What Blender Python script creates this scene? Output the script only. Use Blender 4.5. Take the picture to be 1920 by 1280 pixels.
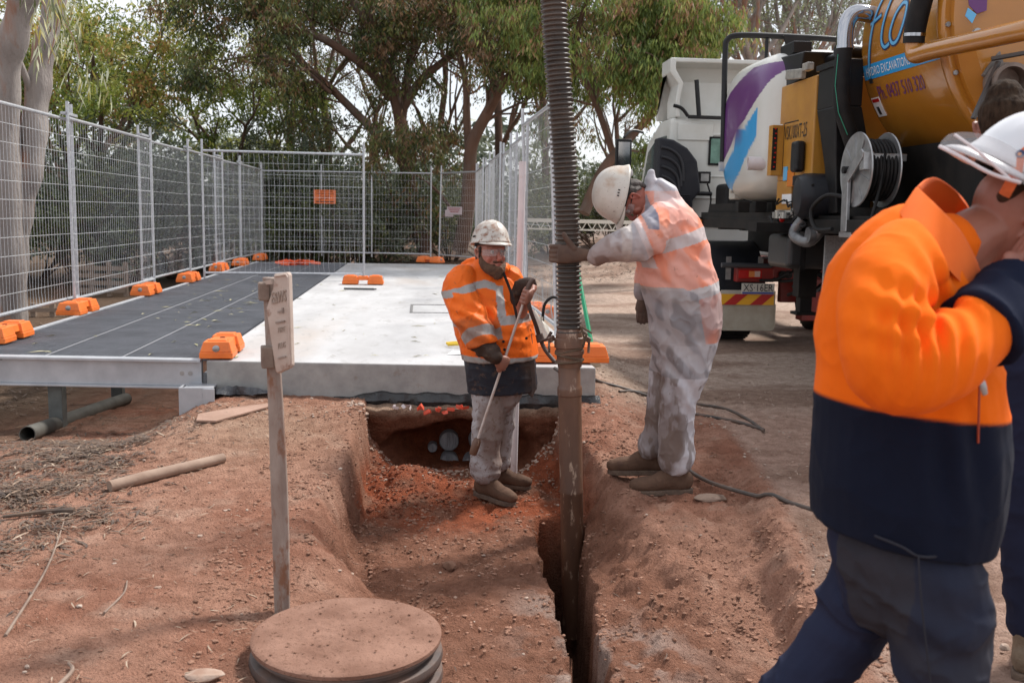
import bpy, bmesh, math, random
import numpy as np
from mathutils import Vector, Matrix
random.seed(7); rng = np.random.default_rng(7)
SC = bpy.context.scene; COL = SC.collection
for o in list(bpy.data.objects): bpy.data.objects.remove(o)
PI = math.pi; V = Vector; rad = math.radians

# ------------------------------------------------------------ camera
PITCH, YAW, ROLL, FPX, EYE = rad(7.295), rad(5.29), rad(1.0), 1867.0, 1.5
cd = bpy.data.cameras.new('camera'); cam = bpy.data.objects.new('camera', cd); COL.objects.link(cam)
cd.sensor_width = 36; cd.lens = FPX/1920*36; cd.clip_start = .05; cd.clip_end = 500
cam.location = (0, 0, EYE); RM = Matrix.Rotation(-YAW, 3, 'Z') @ Matrix.Rotation(PI/2-PITCH, 3, 'X') @ Matrix.Rotation(ROLL, 3, 'Z')
cam.rotation_euler = RM.to_euler()
cd.dof.use_dof = True; cd.dof.focus_distance = 6.0; cd.dof.aperture_fstop = 5.0
SC.camera = cam
C0 = V((0, 0, EYE))
def ray(px, py): return RM @ V(((px-960)/FPX, (640-py)/FPX, -1))
def P(px, py, Y):                    # world point of the view line through a photo pixel at depth Y
    d = ray(px, py); return C0 + d*(Y/d.y)
def G(px, py, z=0):                  # ... where it meets height z
    d = ray(px, py); return C0 + d*((z-EYE)/d.z)

# ------------------------------------------------------------ world and sun
SUN_EL, SUN_AZ = rad(52), rad(55)    # azimuth from +Y towards +X
w = bpy.data.worlds.new('World'); SC.world = w; w.use_nodes = True
nt = w.node_tree; nt.nodes.clear(); N = nt.nodes.new; L = nt.links.new
out = N('ShaderNodeOutputWorld'); bg = N('ShaderNodeBackground'); bg.inputs[1].default_value = .125
sky = N('ShaderNodeTexSky'); sky.sky_type = 'NISHITA'; sky.sun_disc = False
sky.sun_elevation = SUN_EL; sky.sun_rotation = SUN_AZ; sky.dust_density = 2
tc = N('ShaderNodeTexCoord'); mp = N('ShaderNodeMapping'); mp.inputs['Scale'].default_value = (1, 1, 2.2)
nz = N('ShaderNodeTexNoise'); nz.inputs['Scale'].default_value = 2.3; nz.inputs['Detail'].default_value = 7; nz.inputs['Roughness'].default_value = .6
cr = N('ShaderNodeValToRGB'); cr.color_ramp.elements[0].position = .34; cr.color_ramp.elements[0].color = (.45, .45, .45, 1)
cr.color_ramp.elements[1].position = .60; cr.color_ramp.elements[1].color = (1, 1, 1, 1)
mx = N('ShaderNodeMix'); mx.data_type = 'RGBA'; mx.inputs[7].default_value = (7.1, 7.3, 7.7, 1)
L(tc.outputs['Generated'], mp.inputs[0]); L(mp.outputs[0], nz.inputs['Vector']); L(nz.outputs[0], cr.inputs[0])
L(cr.outputs[0], mx.inputs[0]); L(sky.outputs[0], mx.inputs[6]); L(mx.outputs[2], bg.inputs[0]); L(bg.outputs[0], out.inputs[0])
sd = bpy.data.lights.new('sun', 'SUN'); sd.energy = 3.9; sd.angle = rad(8); sd.color = (1, .96, .91)
sun = bpy.data.objects.new('sun', sd); COL.objects.link(sun)
sdir = V((math.sin(SUN_AZ)*math.cos(SUN_EL), math.cos(SUN_AZ)*math.cos(SUN_EL), math.sin(SUN_EL)))
sun.rotation_euler = sdir.to_track_quat('Z', 'Y').to_euler(); sun.location = sdir*30
SC.view_settings.view_transform = 'Standard'; SC.view_settings.look = 'None'
SC.view_settings.exposure = .34; SC.view_settings.gamma = 1; SC.view_settings.use_curve_mapping = False
SC.render.engine = 'CYCLES'; SC.cycles.max_bounces = 6; SC.cycles.transparent_max_bounces = 12

# ------------------------------------------------------------ noise
def _h(i, j, k, s):
    n = (i*374761393 + j*668265263 + k*2147483647 + s*974634777) & 0xffffffff
    n = ((n ^ (n >> 13))*1274126177) & 0xffffffff
    return ((n ^ (n >> 16)) & 0xffff)/65535.0
def vn(x, y, z=0., s=0):
    x, y, z = np.broadcast_arrays(np.asarray(x, float), np.asarray(y, float), np.asarray(z, float))
    i, j, k = np.floor(x).astype(np.int64), np.floor(y).astype(np.int64), np.floor(z).astype(np.int64)
    f = lambda t: t*t*(3-2*t)
    u, v, w_ = f(x-i), f(y-j), f(z-k)
    r = 0
    for a in (0, 1):
        for b in (0, 1):
            for c in (0, 1):
                r = r + _h(i+a, j+b, k+c, s)*(u if a else 1-u)*(v if b else 1-v)*(w_ if c else 1-w_)
    return r*2-1
def fbm(x, y, z=0., o=4, s=0, g=.5):
    r, a, t = 0, 1., 0
    for q in range(o):
        r = r + a*vn(np.asarray(x)*2**q, np.asarray(y)*2**q, np.asarray(z)*2**q, s+q); t += a; a *= g
    return r/t
def ss(a, b, x):
    t = np.clip((np.asarray(x, float)-a)/(b-a), 0, 1); return t*t*(3-2*t)

# ------------------------------------------------------------ materials
def M(name, c, rough=.7, c2=None, sc=8, det=5, bump=0, bsc=40, metal=0, spl=None, splsc=30, spt=(.58, .66), coat=0,
      attr=None, c3=None, sc3=1.5, t3=(.5, .7), trans=0, stretch=(1, 1, 1), bd=.02, sheen=0, spec=.5, spamt=1, alpha=1, mixf=(.35, .65), ridge=None):
    m = bpy.data.materials.new(name); m.use_nodes = True; t = m.node_tree; t.nodes.clear(); N = t.nodes.new; L = t.links.new
    o = N('ShaderNodeOutputMaterial'); b = N('ShaderNodeBsdfPrincipled'); L(b.outputs[0], o.inputs[0])
    b.inputs['Roughness'].default_value = rough; b.inputs['Metallic'].default_value = metal
    b.inputs['Coat Weight'].default_value = coat; b.inputs['Sheen Weight'].default_value = sheen
    b.inputs['Specular IOR Level'].default_value = spec; b.inputs['Alpha'].default_value = alpha
    tc = N('ShaderNodeTexCoord'); mp = N('ShaderNodeMapping'); mp.inputs['Scale'].default_value = stretch; L(tc.outputs['Object'], mp.inputs[0])
    def noise(s, d=det, r=.6):
        n = N('ShaderNodeTexNoise'); n.inputs['Scale'].default_value = s; n.inputs['Detail'].default_value = d
        n.inputs['Roughness'].default_value = r; L(mp.outputs[0], n.inputs['Vector']); return n.outputs[0]
    def rmp(f, a, bb):
        r = N('ShaderNodeMapRange'); r.inputs[1].default_value = a; r.inputs[2].default_value = bb; L(f, r.inputs[0]); return r.outputs[0]
    def mix(f, A, B):
        k = N('ShaderNodeMix'); k.data_type = 'RGBA'
        L(f, k.inputs[0])
        for ix, s in ((6, A), (7, B)):
            if isinstance(s, tuple): k.inputs[ix].default_value = (*s, 1)
            else: L(s, k.inputs[ix])
        return k.outputs[2]
    rgb = N('ShaderNodeRGB'); rgb.outputs[0].default_value = (*c, 1); cur = rgb.outputs[0]
    if attr:
        a = N('ShaderNodeAttribute'); a.attribute_name = attr; cur = a.outputs['Color']
        if c2:      # vary by multiplying
            k = N('ShaderNodeMix'); k.data_type = 'RGBA'; k.blend_type = 'MULTIPLY'; k.inputs[0].default_value = 1
            L(cur, k.inputs[6]); L(mix(rmp(noise(sc), *mixf), c2, (1., 1., 1.)), k.inputs[7]); cur = k.outputs[2]
    elif c2: cur = mix(rmp(noise(sc), *mixf), cur, c2)
    if c3: cur = mix(rmp(noise(sc3), *t3), cur, c3)
    if spl:
        f = rmp(noise(splsc, 6, .7), *spt)
        if spamt != 1:
            mm = N('ShaderNodeMath'); mm.operation = 'MULTIPLY'; L(f, mm.inputs[0]); mm.inputs[1].default_value = spamt; f = mm.outputs[0]
        cur = mix(f, cur, spl)
    L(cur, b.inputs['Base Color'])
    if bump:
        bp = N('ShaderNodeBump'); bp.inputs['Strength'].default_value = bump; bp.inputs['Distance'].default_value = bd
        L(noise(bsc, 6, .65), bp.inputs['Height']); L(bp.outputs[0], b.inputs['Normal'])
    if ridge:
        rs, ra = ridge; n = N('ShaderNodeTexNoise'); n.noise_type = 'RIDGED_MULTIFRACTAL'; n.inputs['Scale'].default_value = rs; n.inputs['Detail'].default_value = 3
        n.inputs['Distortion'].default_value = .6; L(mp.outputs[0], n.inputs['Vector']); b2 = N('ShaderNodeBump'); b2.inputs['Strength'].default_value = 1; b2.inputs['Distance'].default_value = ra
        L(n.outputs[0], b2.inputs['Height'])
        if bump: L(bp.outputs[0], b2.inputs['Normal'])
        L(b2.outputs[0], b.inputs['Normal'])
    if trans:
        tr = N('ShaderNodeBsdfTranslucent'); L(cur, tr.inputs[0]); ms = N('ShaderNodeMixShader'); ms.inputs[0].default_value = trans
        L(b.outputs[0], ms.inputs[1]); L(tr.outputs[0], ms.inputs[2]); L(ms.outputs[0], o.inputs[0])
    return m

# ------------------------------------------------------------ mesh builder
class MB:
    def __init__(s): s.v = []; s.f = []; s.m = []
    def add(s, vs, fs, m=0):
        n = len(s.v); s.v += [tuple(p) for p in vs]; s.f += [tuple(i+n for i in f) for f in fs]; s.m += [m]*len(fs); return s
    def box(s, c, d, R=None, m=0, tz=1, ty=None):   # centre, full sizes; tz/ty = top taper
        ty = tz if ty is None else ty
        vs = []
        for z in (-1, 1):
            kx = tz if z > 0 else 1; ky = ty if z > 0 else 1
            for x, y in ((-1, -1), (1, -1), (1, 1), (-1, 1)): vs.append(V((x*d[0]/2*kx, y*d[1]/2*ky, z*d[2]/2)))
        if R is not None: vs = [R @ p for p in vs]
        c = V(c); return s.add([p+c for p in vs], [(3, 2, 1, 0), (4, 5, 6, 7), (0, 1, 5, 4), (1, 2, 6, 5), (2, 3, 7, 6), (3, 0, 4, 7)], m)
    def bb(s, x0, x1, y0, y1, z0, z1, m=0): return s.box(((x0+x1)/2, (y0+y1)/2, (z0+z1)/2), (abs(x1-x0), abs(y1-y0), abs(z1-z0)), None, m)
    def bar(s, a, b, w, h, m=0, up=V((0, 0, 1))):   # box from a to b
        a, b = V(a), V(b); d = (b-a); l = d.length; d.normalize(); x = d.cross(up)
        if x.length < 1e-4: x = V((1, 0, 0))
        x.normalize(); u = x.cross(d); R = Matrix((x, d, u)).transposed()
        return s.box((a+b)/2, (w, l, h), R, m)
    def rings(s, rs, cap=True, m=0, closed=False):
        n = len(rs[0]); b = len(s.v); vs = [p for r in rs for p in r]; fs = []
        K = len(rs)
        for i in range(K if closed else K-1):
            j = (i+1) % K
            for k in range(n): fs.append((i*n+k, i*n+(k+1) % n, j*n+(k+1) % n, j*n+k))
        if cap and not closed: fs.append(tuple(range(n-1, -1, -1))); fs.append(tuple((K-1)*n+k for k in range(n)))
        return s.add(vs, fs, m)
    def tube(s, pts, r, n=8, m=0, cap=True, closed=False, el=None, ref=None):
        pts = [V(p) for p in pts]; K = len(pts)
        rr = r if isinstance(r, (list, tuple, np.ndarray)) else [r]*K
        T = []
        for i in range(K):
            a = pts[(i-1) % K] if (closed or i > 0) else pts[i]; b = pts[(i+1) % K] if (closed or i < K-1) else pts[i]
            T.append((b-a).normalized())
        up = V(ref) if ref is not None else (V((0, 0, 1)) if abs(T[0].z) < .9 else V((1, 0, 0)))
        u = (up - T[0]*up.dot(T[0])).normalized(); rs = []
        for i in range(K):
            if ref is not None: u = (V(ref) - T[i]*V(ref).dot(T[i])).normalized()
            else: u = (u - T[i]*u.dot(T[i])).normalized()
            v = T[i].cross(u); ra = rr[i]; a, b = ra if isinstance(ra, tuple) else (ra, ra)
            rs.append([pts[i]+u*(a*math.cos(2*PI*k/n))+v*(b*math.sin(2*PI*k/n)) for k in range(n)])
        return s.rings(rs, cap, m, closed)
    def lathe(s, prof, o, ax=(0, 0, 1), n=24, m=0, cap=True):
        o = V(o); ax = V(ax).normalized(); u = ax.orthogonal().normalized(); v = ax.cross(u)
        rs = [[o+ax*h+(u*math.cos(2*PI*k/n)+v*math.sin(2*PI*k/n))*max(r, 1e-5) for k in range(n)] for r, h in prof]
        return s.rings(rs, cap, m)
    def prism(s, poly, o, u, v, w, m=0):            # 2-D polygon in (u,v) at o, extruded by w
        o, u, v, w = V(o), V(u), V(v), V(w); n = len(poly)
        a = [o+u*x+v*y for x, y in poly]; b = [p+w for p in a]
        fs = [tuple(range(n-1, -1, -1)), tuple(n+i for i in range(n))] + [(i, (i+1) % n, n+(i+1) % n, n+i) for i in range(n)]
        return s.add(a+b, fs, m)
    def ico(s, c, r, sub=1, m=0, jit=0, sq=(1, 1, 1)):
        t = ICO[sub]; c = V(c); R = Matrix.Rotation(random.random()*6, 3, 'Z') @ Matrix.Rotation(random.random()*6, 3, 'X')
        vs = []
        for p in t[0]:
            q = (R @ V(p))*(r*(1+jit*(random.random()-.5)))
            vs.append(c+V((q.x*sq[0], q.y*sq[1], q.z*sq[2])))
        return s.add(vs, t[1], m)
    def flex(s, keys, n=16, sub=4, m=0, ref=(1, 0, 0), flat=False):   # rounded limb: keys (point, a, b) smoothly joined, domed ends
        K = smooth_keys(keys, sub); pts = [k[0] for k in K]; ab = [(k[1], k[2]) for k in K]
        def dome(pts, ab, fl):
            p0, p1 = pts[0], pts[1]; d = (p0-p1).normalized(); a, b = ab[0]; h = min(a, b); o, r = [], []
            if fl: return [p0+d*.004], [(a*.9, b*.9)]
            for t in (1., .94, .8, .6, .3): o.append(p0+d*(h*t)); q = max(math.sqrt(max(1-t*t, 0)), .05); r.append((a*q, b*q))
            return o, r
        o, r = dome(pts, ab, False); e, q = dome(pts[::-1], ab[::-1], flat)
        return s.tube(o+pts+e[::-1], r+ab+q[::-1], n, m, ref=ref)
def smooth_keys(keys, sub):
    Kk = [np.array([*k[0], k[1], k[2]], float) for k in keys]; out = []
    for i in range(len(Kk)-1):
        p0 = Kk[max(i-1, 0)]; p1 = Kk[i]; p2 = Kk[i+1]; p3 = Kk[min(i+2, len(Kk)-1)]
        for t in np.arange(sub)/sub:
            q = .5*((2*p1)+(-p0+p2)*t+(2*p0-5*p1+4*p2-p3)*t*t+(-p0+3*p1-3*p2+p3)*t**3); out.append(q)
    out.append(Kk[-1]); return [(V(q[:3]), max(q[3], .002), max(q[4], .002)) for q in out]
def curve(pts, sub=6):
    return [k[0] for k in smooth_keys([(p, .01, .01) for p in pts], sub)]
ICO = {}
for sub_ in (1, 2, 3):
    bm_ = bmesh.new(); bmesh.ops.create_icosphere(bm_, subdivisions=sub_, radius=1)
    ICO[sub_] = ([tuple(v_.co) for v_ in bm_.verts], [tuple(v_.index for v_ in f_.verts) for f_ in bm_.faces]); bm_.free()

def link(name, me, mats, parent=None):
    o = bpy.data.objects.new(name, me); COL.objects.link(o)
    for m in (mats if isinstance(mats, (list, tuple)) else [mats]): me.materials.append(m)
    if parent is not None:
        o.parent = parent; o.matrix_parent_inverse = Matrix.LocRotScale(parent.location, parent.rotation_euler, parent.scale).inverted()
    return o
def obj(name, mb, mats, parent=None, smooth=35, bevel=0, seg=2):
    me = bpy.data.meshes.new(name); me.from_pydata(mb.v, [], mb.f); me.polygons.foreach_set('material_index', mb.m)
    if smooth:
        bm = bmesh.new(); bm.from_mesh(me)
        for f in bm.faces: f.smooth = True
        for e in bm.edges:
            if len(e.link_faces) == 2 and e.calc_face_angle(0) > rad(smooth): e.smooth = False
        bm.to_mesh(me); bm.free()
    o = link(name, me, mats, parent)
    if bevel:
        b = o.modifiers.new('bevel', 'BEVEL'); b.width = bevel; b.segments = seg; b.limit_method = 'ANGLE'; b.harden_normals = False
    return o
def npobj(name, v, f, mats, parent=None, smooth=True, col=None):
    v = np.ascontiguousarray(v, np.float32); f = np.ascontiguousarray(f, np.int32); k = f.shape[1]
    me = bpy.data.meshes.new(name); me.vertices.add(len(v)); me.loops.add(f.size); me.polygons.add(len(f))
    me.vertices.foreach_set('co', v.ravel()); me.loops.foreach_set('vertex_index', f.ravel())
    me.polygons.foreach_set('loop_start', np.arange(0, f.size, k, dtype=np.int32))
    me.update(calc_edges=True)
    me.polygons.foreach_set('use_smooth', np.full(len(f), smooth))
    if col is not None: setcol(me, col)
    return link(name, me, mats, parent)
def setcol(me, col):
    a = me.attributes.new('Col', 'FLOAT_COLOR', 'POINT'); c = np.ones((len(me.vertices), 4), np.float32); c[:, :3] = col
    a.data.foreach_set('color', c.ravel())
def thing(name, label, cat, loc=(0, 0, 0), group=None, rot=0):
    o = bpy.data.objects.new(name, None); COL.objects.link(o); o.location = loc; o.rotation_euler = (0, 0, rot)
    o.empty_display_size = .1; return tag(o, label, cat, group)
def tag(o, label, cat, group=None):
    o['label'] = label; o['category'] = cat
    if group: o['group'] = group
    return o
def kind(o, k, label=None):
    o['kind'] = k
    if label: o['label'] = label
    return o
def copy_tree(o, loc, label=None, rot=None, scale=None, parent=None):
    c = o.copy(); COL.objects.link(c)
    if parent is None:
        c.location = loc
        if rot is not None: c.rotation_euler = (0, 0, rot)
        if scale is not None: c.scale = scale if hasattr(scale, '__len__') else (scale,)*3
        if label: c['label'] = label
    else: c.parent = parent
    for ch in o.children: copy_tree(ch, None, parent=c)
    return c
def remesh(mb, vox, it=4, fac=.5):
    me = bpy.data.meshes.new('t'); me.from_pydata(mb.v, [], mb.f); o = bpy.data.objects.new('t', me); COL.objects.link(o)
    r = o.modifiers.new('r', 'REMESH'); r.mode = 'VOXEL'; r.voxel_size = vox
    if it: s = o.modifiers.new('s', 'SMOOTH'); s.iterations = it; s.factor = fac
    dg = bpy.context.evaluated_depsgraph_get(); dg.update(); e = o.evaluated_get(dg); m2 = bpy.data.meshes.new_from_object(e)
    bpy.data.objects.remove(o); bpy.data.meshes.remove(me); return m2
def vco(me):
    a = np.empty(len(me.vertices)*3, np.float32); me.vertices.foreach_get('co', a); return a.reshape(-1, 3).astype(float)
def vno(me):
    a = np.empty(len(me.vertices)*3, np.float32); me.vertices.foreach_get('normal', a); return a.reshape(-1, 3).astype(float)
def skin_obj(name, mb, mat, parent, vox=.006, it=4, disp=None, col=None):
    me = remesh(mb, vox, it); me.name = name; p = vco(me)
    if disp is not None:
        n = vno(me); p2 = p + n*disp(p, n)[:, None]; me.vertices.foreach_set('co', p2.astype(np.float32).ravel())
    if col is not None: setcol(me, col(p))
    me.polygons.foreach_set('use_smooth', np.ones(len(me.polygons), bool)); me.update()
    me.materials.clear()
    return link(name, me, mat, parent)
def text(s, o, u, v, h, mat, name, parent, wid=None, depth=.002, fn=None, align='LEFT', extr=0):
    """lettering: lower-left corner o, unit directions u (reading) and v (up); fn maps (x,y)->world instead"""
    c = bpy.data.curves.new('t', 'FONT'); c.body = s; c.size = 1; c.resolution_u = 2; c.extrude = extr
    ob = bpy.data.objects.new('t', c); COL.objects.link(ob); dg = bpy.context.evaluated_depsgraph_get(); dg.update()
    me = bpy.data.meshes.new_from_object(ob.evaluated_get(dg)); bpy.data.objects.remove(ob)
    if fn:
        bm = bmesh.new(); bm.from_mesh(me); bmesh.ops.triangulate(bm, faces=bm.faces)
        bmesh.ops.subdivide_edges(bm, edges=[e for e in bm.edges if e.calc_length() > .25], cuts=2); bmesh.ops.triangulate(bm, faces=bm.faces); bm.to_mesh(me); bm.free()
    p = vco(me); x0, x1 = p[:, 0].min(), p[:, 0].max(); y0, y1 = p[:, 1].min(), p[:, 1].max()
    k = h/(y1-y0) ; kx = k if wid is None else wid/(x1-x0)
    q = []
    for a in p:
        x, y = (a[0]-x0)*kx, (a[1]-y0)*k
        if align == 'CENTER': x -= (x1-x0)*kx/2
        if fn: q.append(fn(x, y))
        else: q.append(V(o)+V(u)*x+V(v)*y+V(u).cross(V(v))*(depth+a[2]*k))
    me.vertices.foreach_set('co', np.array([tuple(t) for t in q], np.float32).ravel()); me.update(); me.name = name
    me.materials.clear()
    return link(name, me, mat, parent)
# ------------------------------------------------------------ shared materials
m_conc = M('concrete', (.47, .465, .465), .85, (.38, .372, .37), 3, 7, .25, 60, spl=(.29, .275, .26), splsc=7, spt=(.56, .75), stretch=(1, .35, 1), bd=.004, c3=(.40, .34, .295), sc3=.9, t3=(.54, .85))
m_concside = M('concrete_side', (.36, .35, .33), .9, (.26, .25, .24), 6, 7, .5, 50, spl=(.20, .13, .09), splsc=5, spt=(.6, .8), bd=.006)
m_galv = M('galvanised_steel', (.58, .59, .61), .42, (.44, .45, .47), 25, 4, metal=.55)
m_galvp = M('galvanised_plain', (.50, .51, .53), .45, (.40, .41, .43), 6, 5, metal=.35)
m_wire = M('galvanised_wire', (.55, .56, .57), .45, metal=.3)
m_grate = M('grating', (.21, .215, .235), .5, (.16, .165, .18), 4, 4, metal=.1)
m_under = M('dark_mat', (.02, .02, .022), .8)
m_orange = M('orange_plastic', (.86, .20, .03), .45, (.72, .15, .02), 6, 5, .1, 60, spl=(.35, .12, .05), splsc=9, spt=(.6, .75), spamt=.6, bd=.003)
m_black = M('black_paint', (.007, .007, .008), .42, (.014, .013, .013), 6, 5, spec=.3)
m_rub = M('black_rubber', (.008, .008, .009), .6, (.018, .016, .015), 9, 5, spec=.22)
m_chassis = M('chassis_black', (.006, .006, .006), .6, (.018, .015, .013), 5, 6, spec=.2)
m_ochre = M('ochre_paint', (.46, .19, .022), .22, (.40, .16, .018), 2.5, 5, coat=.5)
m_ochred = M('ochre_flat', (.46, .22, .03), .4, (.38, .17, .025), 4, 6)
m_white = M('white_paint', (.62, .62, .58), .35, (.54, .53, .48), 2, 5, coat=.25)
m_whiteg = M('grey_white_plastic', (.52, .50, .45), .5, (.42, .39, .33), 3, 6)
m_steel = M('steel', (.42, .42, .42), .35, (.3, .3, .3), 12, 5, metal=.7)
m_chrome = M('chrome', (.42, .42, .44), .12, metal=1)
m_glass = M('dark_glass', (.05, .075, .07), .08, coat=.3)
m_red = M('red_paint', (.28, .02, .015), .45, (.16, .02, .015), 4, 5)
m_redl = M('red_lens', (.45, .012, .01), .2)
m_amber = M('amber_lens', (.6, .18, .02), .2)
m_navy = M('navy_ink', (.02, .03, .09), .4)
m_blue = M('blue_ink', (.03, .30, .62), .35)
m_purple = M('purple_ink', (.12, .025, .15), .35)
m_lblue = M('light_blue_ink', (.12, .42, .70), .35)
m_wtext = M('white_ink', (.75, .75, .75), .5)
m_ktext = M('black_ink', (.02, .02, .02), .5)
m_yel = M('yellow_ink', (.75, .38, .02), .4)
m_flap = M('mudflap_grey', (.42, .38, .31), .7, (.33, .28, .21), 5, 6)
m_blkplas = M('black_sheet', (.016, .016, .018), .25, (.03, .028, .027), 5, 5, .5, 14)
m_pvc = M('white_pvc', (.66, .60, .60), .4, (.60, .54, .54), 6, 4, spl=(.38, .22, .15), splsc=22, spt=(.58, .72), spamt=.6)
m_mudpipe = M('muddy_steel_pipe', (.17, .085, .05), .45, (.085, .042, .027), 5, 7, .6, 30, spl=(.36, .25, .18), splsc=14, spt=(.56, .62), stretch=(1, 1, .3), bd=.004)
m_hose = M('ribbed_hose', (.045, .037, .032), .42, (.085, .062, .048), 5, 6, spl=(.22, .13, .09), splsc=30, spt=(.60, .78), spamt=.6)
m_soil = M('soil', (1, 1, 1), .95, (.66, .62, .60), 11, 12, 1.0, 75, attr='Col', spl=(.12, .05, .03), splsc=70, spt=(.55, .68), spamt=.75, bd=.035, spec=.1)
m_crumb = M('soil_crumb', (.36, .20, .14), .95, (.19, .105, .072), 3, 5, .6, 90, bd=.01, spec=.1)
m_stone = M('pebble', (.48, .38, .31), .85, (.28, .17, .12), 9, 5, .3, 60, bd=.005)
m_leaf_l = M('dry_leaf', (.19, .115, .07), .7, (.07, .042, .028), 14, 4)
m_leaf_d = M('dark_leaf', (.065, .045, .035), .7, (.14, .09, .06), 10, 4)
m_leaf_p = M('pale_leaf', (.40, .31, .23), .7, (.22, .14, .09), 14, 4)
m_lid = M('dusty_plastic_lid', (.29, .165, .12), .9, (.19, .10, .07), 6, 9, .8, 110, spl=(.10, .05, .032), splsc=55, spt=(.58, .68), bd=.006, spec=.15)
m_ring = M('dusty_grey_ring', (.055, .050, .050), .6, (.17, .095, .065), 4, 7, .3, 40, bd=.005)
m_cast = M('weathered_cast_marker', (.52, .43, .37), .8, (.42, .32, .265), 9, 7, .4, 50, spl=(.22, .11, .07), splsc=12, spt=(.58, .72), bd=.004)
m_castd = M('weathered_post', (.23, .17, .14), .8, (.36, .30, .26), 7, 7, .3, 40, spl=(.20, .09, .05), splsc=9, spt=(.52, .62), bd=.004, stretch=(1, 1, .5))
m_bark = M('gum_bark', (.36, .32, .29), .9, (.17, .14, .125), 2.2, 7, .9, 14, c3=(.28, .15, .10), sc3=1.6, t3=(.54, .60), stretch=(1, 1, .25), bd=.04)
m_barkr = M('red_bark', (.16, .09, .06), .9, (.075, .045, .032), 2.2, 7, .8, 12, c3=(.21, .17, .14), sc3=1.1, t3=(.55, .7), stretch=(1, 1, .3), bd=.03)
m_timber = M('weathered_timber', (.34, .24, .18), .85, (.22, .14, .10), 6, 6, .5, 30, stretch=(.4, 1, 1), bd=.004)
m_skin = M('skin', (1, 1, 1), .5, (.86, .78, .76), 14, 5, .15, 120, attr='Col', bd=.002)
m_leaf = M('foliage', (1, 1, 1), .5, attr='Col', trans=.25)

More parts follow.
